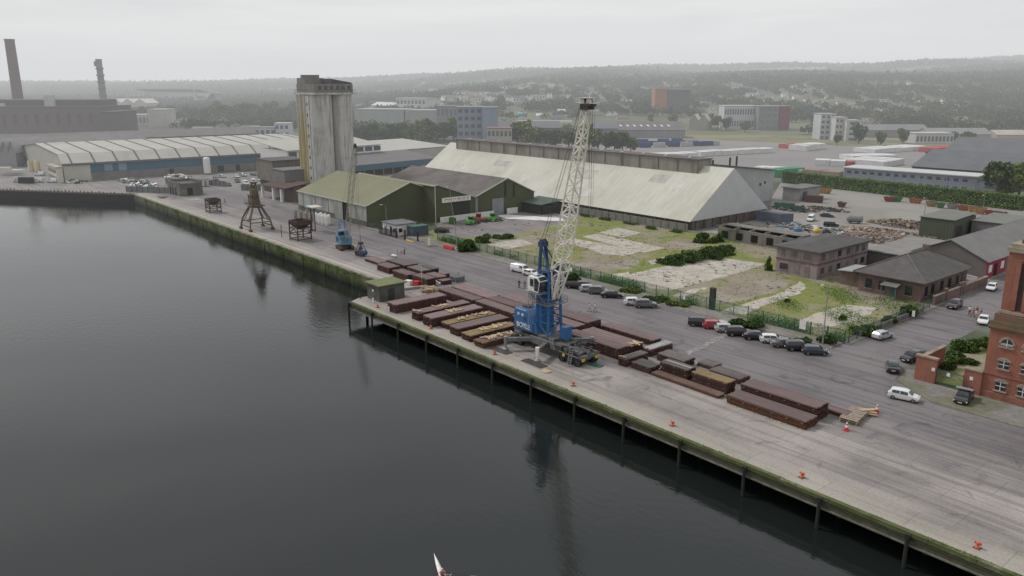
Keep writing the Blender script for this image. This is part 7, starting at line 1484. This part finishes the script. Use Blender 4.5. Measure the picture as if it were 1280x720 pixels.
# stadium
t=T('stadium','big hazy stadium stand with a long dark curved bowl and white ends','stadium',*G(166,133)[:1],G(166,133)[1],0,0,None,True);a=Vector(G(166,133));b=Vector(G(246,136));d=b-a;t.rotation_euler=(0,0,math.atan2(d.y,d.x));L=d.length
mb=MB();N_=16
def arcp(i): f=i/N_;return (f*L,30+70*math.sin(math.pi*f))
P1=[arcp(i) for i in range(N_+1)]
for (x0,y0),(x1,y1) in zip(P1,P1[1:]): mb.add([(x0,y0-30,0),(x1,y1-30,0),(x1,y1,26),(x0,y0,26),(x0,y0+6,26),(x1,y1+6,26),(x0,y0+6,0),(x1,y1+6,0)],[(0,1,2,3),(3,2,5,4),(4,5,7,6)])
mb.build('seating_bowl',hm_('std',(.15,.15,.165)),t);mb=MB();mb.add([(L*.9,0,0),(L*1.05,-10,0),(L*1.05,-10,28),(L*.98,0,34),(L*.9,20,14)],[(0,1,2,3,4)]);mb.box(L*.85,L*1.02,-6,10,0,9);mb.build('end_stand',hm_('stw',(.55,.55,.55)),t)
mb=MB();[mb.tube((L*f,32+70*math.sin(math.pi*f),26),(L*f,2+60*math.sin(math.pi*f),36),.5,n=4) for f in (.1,.3,.5,.7,.9)];mb.add([(0,30,27),(L,30,27),(L,5,33),(0,5,33)],[(0,1,2,3)]);mb.build('roof',hm_('str',(.45,.46,.47)),t)
far('tent_hall','pale tent-roofed hall with three white peaks before the stadium','hall',138,184,140,124,30,(.45,.44,.40),(.58,.57,.53),0,3,'gy',6)
far('works_building','white works building with plain blank walls beyond the shed','building',186,210,160,138,22,(.50,.50,.46),(.5,.5,.48));far('works_building','low pale works building left of the white one','building',145,162,162,152,15,(.42,.41,.38),(.4,.4,.38));far('works_building','long flat white works building behind the pale one','building',160,188,157,144,20,(.44,.44,.42),(.5,.49,.47),1,6)
far('town_building','dark brown low row beyond the cream vaulted shed','building',168,238,176,163,25,(.14,.12,.12),(.15,.14,.14),0,0,'gx',3.);far('town_building','small house with a pale gable beyond the vaulted shed','house',264,300,171,156,14,(.5,.5,.48),(.13,.135,.16),0,2,'gy',5)
far('town_building','grey slate-roofed terrace left of the silo','building',300,322,170,158,14,(.3,.3,.3),(.16,.16,.17),0,0,'gx',3.);far('town_building','white flat building close left of the silo','building',344,362,172,155,12,(.56,.56,.56),(.55,.55,.55),2,3);far('town_building','long white fronted low building left of the silo','building',312,345,172,160,12,(.50,.50,.50),(.28,.28,.29),1,5);far('town_building','grey low warehouse left of the small gabled house','building',238,264,170,160,18,(.26,.26,.26),(.22,.22,.22),0,0,'gx',2.5)
far('red_roofed_pavilion','tiny pinkish-red roofed building in the far trees','building',278,290,135,130,14,(.45,.2,.2),(.5,.14,.14),0,0,'gx',2)
far('warehouse_block','long pale green-grey warehouse block behind the tree row, right half','warehouse',507,546,160,139,30,(.29,.32,.31),(.38,.40,.39),0,0);far('warehouse_block','long pale green-grey warehouse block behind the tree row, left half','warehouse',444,505,160,137.5,30,(.31,.34,.33),(.40,.42,.41))
far('office_block','white two-storey office with a row of windows above the warehouse block','office',496,532,141,123,18,(.55,.55,.53),(.5,.5,.5),2,8);far('white_roofed_hall','white shallow roofed hall left of the white office','hall',464,490,137,128,20,(.4,.42,.42),(.6,.6,.6),0,0,'gx',4)
far('office_tower','blue-grey five-storey office with banded windows','office',572,603,181,136,16,(.25,.29,.35),(.34,.36,.38),5,4,wcol=hm_('band',(.10,.11,.13)));far('office_tower','plain pale blue stair wing at the right of the banded office','office',603.3,622,182,136,15,(.25,.31,.38),(.34,.36,.38))
far('office_wing','low grey wing left of the banded office','office',546,572,164,134,14,(.22,.22,.24),(.30,.30,.31),2,5)
far('works_office','cream two-storey works office with square windows and brick parapet','office',609,640,187,162,14,(.42,.39,.32),(.26,.16,.14),2,6)
far('factory_hall','long dark grey factory roof across the middle distance, left part','factory',622,700,180,154,34,(.16,.165,.175),(.15,.155,.165),0,0,'gx',4.);far('factory_hall','ribbed brownish roof shed below the left factory roof','factory',640,690,183,167,14,(.28,.27,.24),(.27,.25,.23),0,0,'gx',3.)
far('factory_hall','grey factory hall right of the crane boom head','factory',726,772,176,153,30,(.17,.185,.205),(.155,.165,.18),0,0,'gx',5.);t,L,h=far('factory_hall','long brown-roofed factory hall with a ribbed grey front','factory',770,856,173,154,34,(.22,.225,.235),(.155,.14,.14),0,0,'gx',6.)
for k in range(26): mb=MB();mb.box(L*(k+.2)/26,L*(k+.5)/26,-.1,0,.6,h-.4);mb.build('pilaster',hm_('pilr',(.30,.31,.32)),t)
for k in range(8): mb=MB();x=L*.08+k*L*.1;mb.cb(x,7,h+3.2,L*.03,3.4,.15,.3,.35);mb.build('roof_light',white_p,t)
mb=MB();a=Vector(G(664,155));mb.cb(0,0,0,60,4,2.5,.05);o=mb.build('white_canopy',white_p);o.location=(a.x+10,a.y-60,5);tag(o,'long thin white canopy roof before the trees','canopy')
far('orange_block','tall orange panelled building beside a dark block','building',818,833,141,112,22,(.36,.16,.09),(.38,.28,.24),4,5,wcol=hm_('orw',(.36,.13,.07)));far('dark_block','dark building with thin white roof line right of the orange block','building',833.5,862,141,113,22,(.085,.09,.09),(.4,.38,.38),0,0)
far('gabled_hall','white roofed twin gabled hall beside the dry field','hall',861,885,163,144,20,(.30,.28,.25),(.52,.52,.51),0,2,'gy',6)
far('glass_office','white framed office with tall vertical windows','office',904,945,162,134,20,(.50,.50,.49),(.5,.5,.5),2,13);far('grey_office','plain grey office block right of the white framed one','office',947,972,163,134,22,(.20,.205,.205),(.3,.3,.3),4,3,wcol=hm_('gow',(.16,.165,.17)));far('red_office','maroon panelled office block at the right of the grey one','office',973,986,163,134,22,(.20,.045,.055),(.25,.2,.2),3,2,wcol=hm_('row',(.15,.03,.04)))
far('flats','white block of flats with dark balcony bays, left one','flats',1024,1042,175,144,16,(.46,.47,.47),(.4,.4,.4),5,3);far('flats','white stepped block of flats in the middle','flats',1042.5,1056,176,148,16,(.50,.50,.49),(.45,.45,.45),4,3);far('flats','cream banded block of flats, right one','flats',1056.5,1075,177,152,16,(.50,.49,.45),(.42,.42,.40),4,1)
far('terrace','long low grey roofed range across the foot of the wood, left','building',1080,1160,172,157,20,(.26,.255,.25),(.22,.22,.22),0,0,'gx',4.);far('terrace','long low grey roofed range across the foot of the wood, right','building',1160,1238,177,162,20,(.30,.29,.27),(.25,.245,.24),0,0,'gx',4.);far('white_works','white low works building beyond the yard','building',1144,1191,180,168,18,(.52,.52,.50),(.44,.44,.43),1,10);far('pale_heap_shed','pale cream low sheds at the right edge before the wood','building',1245,1285,176,164,18,(.42,.39,.33),(.44,.41,.35),0,0,'gx',3.)
# houses on the slopes
HC=[(.78,.76,.71),(.70,.66,.58),(.75,.75,.74),(.50,.45,.39),(.70,.70,.68)];RC=[(.13,.12,.12),(.17,.13,.11),(.20,.19,.19),(.10,.10,.11)]
def houses(pts,desc,group,wpx=7,hpx=6):
    for i,(px,py) in enumerate(pts):
        c=HC[(i*3+len(pts))%5];r=RC[(i*5+2)%4];w_=wpx*R.uniform(.8,1.25)
        far('house',desc,'house',px-w_/2,px+w_/2,py,py-hpx*R.uniform(.85,1.15),9,c,r,1 if wpx>5 else 0,2,'gx' if i%3 else 'gy',3.,None,group)
def jit(l,k=1.): return [(x+R.uniform(-k,k),y+R.uniform(-k,k)*.5) for x,y in l]
houses(jit([(554+i*6.3,126.5) for i in range(10)]),'white rendered house in the dense terrace above the office tower','white houses above the blue-grey office',8,7);houses(jit([(578+i*7,119.5) for i in range(8)]),'pale gabled house in the upper row above the office tower','upper pale houses above the office tower',6,5)
houses(jit([(638+i*8,128-i*.7) for i in range(7)]),'white house in the slanting terrace left of the crane boom','terrace left of the crane boom',8,7);houses(jit([(630+i*7,113) for i in range(5)]),'cream house high on the slope left of the boom','cream houses high left of the boom',6,5);houses(jit([(654,104),(664,107),(676,110),(690,112),(700,116)]),'small pale house among trees near the ridge','small houses near the ridge',5,4)
houses(jit([(712,123),(722,128),(731,119),(742,121),(752,127),(757,112),(760,119),(770,116),(800,114),(748,132)]),'scattered white house on the wooded slope right of the boom head','houses right of the boom head',6,5)
houses(jit([(906,110),(914,107),(922,110),(935,121),(945,122),(952,121),(942,115),(960,124)]),'pale house on the slope above the glass office','houses above the glass office',7,5);houses(jit([(978,118),(986,114),(994,113),(1003,110),(996,125),(1008,124),(1000,133),(1010,130),(1018,138),(1036,124),(1042,133),(1050,133),(982,122)]),'pale house in the cluster on the slope above the flats','houses above the flats',7,6)
houses(jit([(1092,132),(1104,134),(1112,131),(1120,140),(1098,142),(1108,143),(1204,142),(1230,101),(1238,99),(1070,96),(1140,120)]),'isolated pale house showing through the right hand wood','houses in the right hand wood',7,6)
houses(jit([(455+i*11,134-(i%2)*3) for i in range(4)]+[(384,118),(400,121),(330,122),(306,128),(352,117)]),'small pale house in the hazy trees around the silo','houses in the trees around the silo',6,4)
houses([(R.uniform(430,1280),R.uniform(106,140)) for _ in range(70)],'scattered house half hidden in the trees of the far slopes','scattered houses on the far slopes',6,5)
houses([(R.uniform(690,900),R.uniform(138,150)) for _ in range(9)]+[(R.uniform(1070,1240),R.uniform(146,158)) for _ in range(8)]+[(R.uniform(450,560),R.uniform(146,152)) for _ in range(4)],'low pale building among the trees at the foot of the slopes','low buildings at the foot of the slopes',13,5)
for px,py,w_,c_ in((675,148,9,(.6,.6,.6)),(652,146,8,(.15,.38,.45)),(702,142,10,(.55,.55,.55)),(788,131,9,(.6,.6,.58)),(1212,176,8,(.3,.3,.3))):
    far('small_shed',{675:'white shed in the trees left of the crane boom',652:'turquoise shed in the trees left of the crane boom',702:'white shed just left of the boom head',788:'white shed between the boom head and orange block',1212:'grey shed beside the dark tree'}[px],'shed',px-w_/2,px+w_/2,py,py-5,10,c_,c_,0,0,'gx',2.)
# ================================================================ WOODLAND
def wood(name,label,y0,y1,space,r,nq,qs,dens=None,stt=None,hh=1.):
    ys=[];y=y0
    pts=[];y=y0
    while y<y1:
        n=int(1.42*y/space);x=(np.linspace(-.70,.72,n)+rs.uniform(-.5,.5,n)*(1.42/n))*y;pts.append(np.stack([x,y+rs.uniform(-.5,.5,n)*space],1));y+=space*.9
    p=np.concatenate(pts);px=640+1000*p[:,0]/(p[:,1]*.969+10)
    st=np.interp(px,[0,130,250,440,640,860,1000,1040,1280],stt or [1150,1050,900,900,960,860,800,780,700]);p=p[p[:,1]>st]
    if dens is not None: p=p[dens(p)]
    for (cx,cy,hx,hy,fr) in FPR: p=p[~((abs(p[:,0]-cx)<hx)&(p[:,1]<cy+hy-12)&(p[:,1]>cy-fr))]
    n=len(p);z=hill(p[:,0],p[:,1]);z=np.maximum(z,0);f=rs.uniform(.6,1.25,n)
    d=rs.normal(size=(n,nq,3));d/=np.linalg.norm(d,axis=2)[:,:,None];d[:,:,2]=np.abs(d[:,:,2])*1.15*hh+.35
    rr=rs.uniform(.55,1.05,(n,nq,1));c=d*rr*(r*f)[:,None,None]+np.concatenate([p,z[:,None]+.3*r*hh],1)[:,None,:]
    V,F=leaf_quads(c.reshape(-1,3),qs);return tag(npmesh(name,V,F,lf_far),label,'woodland',kind='stuff'),n
m,nt,b=mk('far_foliage');g=nd(nt,'ShaderNodeNewGeometry')
c=ramp(nt,nz(nt,g.outputs['Position'],.02,5,.65),[(.3,(.020,.036,.018)),(.48,(.044,.070,.030)),(.66,(.100,.125,.045))])
c=mixc(nt,1.,c,ramp(nt,nz(nt,g.outputs['Position'],.11,3,.6),[(.3,(.65,.65,.65)),(.7,(1.4,1.4,1.35))]),'MULTIPLY')
c=mixc(nt,1.,c,ramp(nt,g.outputs['Random Per Island'],[(0,(.6,.6,.6)),(1,(1.35,1.35,1.3))]),'MULTIPLY')
nt.links.new(c,b.inputs['Base Color']);b.inputs['Roughness'].default_value=.9;b.inputs['Specular IOR Level'].default_value=.1;lf_far=m
def clump(th,k=.011): 
    def f(p): return (np.sin(p[:,0]*k+np.sin(p[:,1]*k*.7)*1.7)+np.sin(p[:,1]*k*1.3+p[:,0]*k*.4)+rs.uniform(-.8,.8,len(p)))>th
    return f
def flatdens(p):
    s_=(p[:,0]-OX)*SX+(p[:,1]-OY)*SY;n_=(p[:,0]-OX)*NX+(p[:,1]-OY)*NY;px=640+1000*p[:,0]/(p[:,1]*.969+10)
    f=(np.sin(p[:,0]*.02+np.sin(p[:,1]*.013)*2)+np.sin(p[:,1]*.045+p[:,0]*.01)+rs.uniform(-.6,.6,len(p)))>-.45
    return f&~((s_>-345)&(n_<560))&~((s_>-470)&(s_<-280)&(n_>420)&(n_<770))&((px>440)|(p[:,1]>740))&(px>215)
ST0=[560,560,740,560,600,600,600,600,600]
wood('tree_belts','belts of trees scattered between the far industrial buildings',560,980,9.,4.8,46,1.15,flatdens,ST0)
wood('woodland','mixed woodland covering the lower hill slopes',700,1450,9.5,5.2,30,1.7,clump(-1.0,.016))
wood('woodland','hazy woodland over the upper hill slopes',1450,2300,14.,7.,20,3.0,clump(-.3))
wood('woodland','faint tree belts along the far ridge',2300,3500,19.,10.,13,5.0,clump(-.5,.005),hh=.9)
# ================================================================ SKY, SUN, HAZE, CAMERA
w_=bpy.data.worlds.new('World');sc.world=w_;w_.use_nodes=True;nt=w_.node_tree;bg=nt.nodes['Background']
sky=nd(nt,'ShaderNodeTexSky',sky_type='NISHITA');sky.sun_disc=False;sky.sun_elevation=rad(48);sky.sun_rotation=rad(-60);sky.dust_density=4;sky.air_density=1.2
tc=nd(nt,'ShaderNodeTexCoord');sx=nd(nt,'ShaderNodeSeparateXYZ');nt.links.new(tc.outputs['Generated'],sx.inputs[0])
gr=ramp(nt,sx.outputs[2],[(0.0,(8.1,8.25,8.35)),(.05,(9.0,9.05,9.1)),(.14,(7.6,7.65,7.7)),(.5,(7.0,7.05,7.25)),(1,(7.5,7.55,7.8))])
mp=nd(nt,'ShaderNodeMapping');nt.links.new(tc.outputs['Generated'],mp.inputs[0]);mp.inputs['Scale'].default_value=(1,1,9)
cl=nz(nt,mp.outputs[0],2.2,5,.55,.4)
gr=mixc(nt,1.,gr,ramp(nt,cl,[(.32,(.84,.845,.86)),(.5,(.97,.97,.97)),(.68,(1.1,1.1,1.09))]),'MULTIPLY')
nt.links.new(mixc(nt,.93,sky.outputs[0],gr),bg.inputs['Color']);bg.inputs['Strength'].default_value=.1
sd=bpy.data.lights.new('sun','SUN');sd.energy=2.0;sd.angle=rad(10);sd.color=(1,.96,.94)
so=bpy.data.objects.new('sun',sd);C.objects.link(so)
el,az=rad(48),rad(-60)   # light comes from up-left, behind the sheds
dv=Vector((math.sin(az)*math.cos(el),math.cos(az)*math.cos(el),math.sin(el)));so.rotation_euler=dv.to_track_quat('Z','Y').to_euler()
hm=bpy.data.materials.new('haze');hm.use_nodes=True;nt=hm.node_tree;nt.nodes.clear()
out=nd(nt,'ShaderNodeOutputMaterial');ab=nd(nt,'ShaderNodeVolumeAbsorption');em=nd(nt,'ShaderNodeEmission');ad=nd(nt,'ShaderNodeAddShader')
SG=HZ=.00038
ab.inputs['Color'].default_value=(0,0,0,1);ab.inputs['Density'].default_value=SG
em.inputs['Color'].default_value=(.70,.71,.72,1);em.inputs['Strength'].default_value=SG
nt.links.new(ab.outputs[0],ad.inputs[0]);nt.links.new(em.outputs[0],ad.inputs[1]);nt.links.new(ad.outputs[0],out.inputs['Volume'])
mb=MB();mb.box(-6500,8500,215,10500,-8,210);o=mb.build('haze',hm);tag(o,kind='structure')
cam=bpy.data.cameras.new('camera');co=bpy.data.objects.new('camera',cam);C.objects.link(co);sc.camera=co
co.location=(0,0,H);co.rotation_euler=(math.pi/2-PITCH,0,0);cam.sensor_width=36;cam.lens=36*FP/1280;cam.clip_start=1;cam.clip_end=20000
sc.view_settings.view_transform='Standard';sc.view_settings.look='None';sc.view_settings.exposure=0
sc.render.engine='CYCLES';sc.cycles.volume_bounces=0;sc.cycles.max_bounces=6;sc.cycles.transparent_max_bounces=8
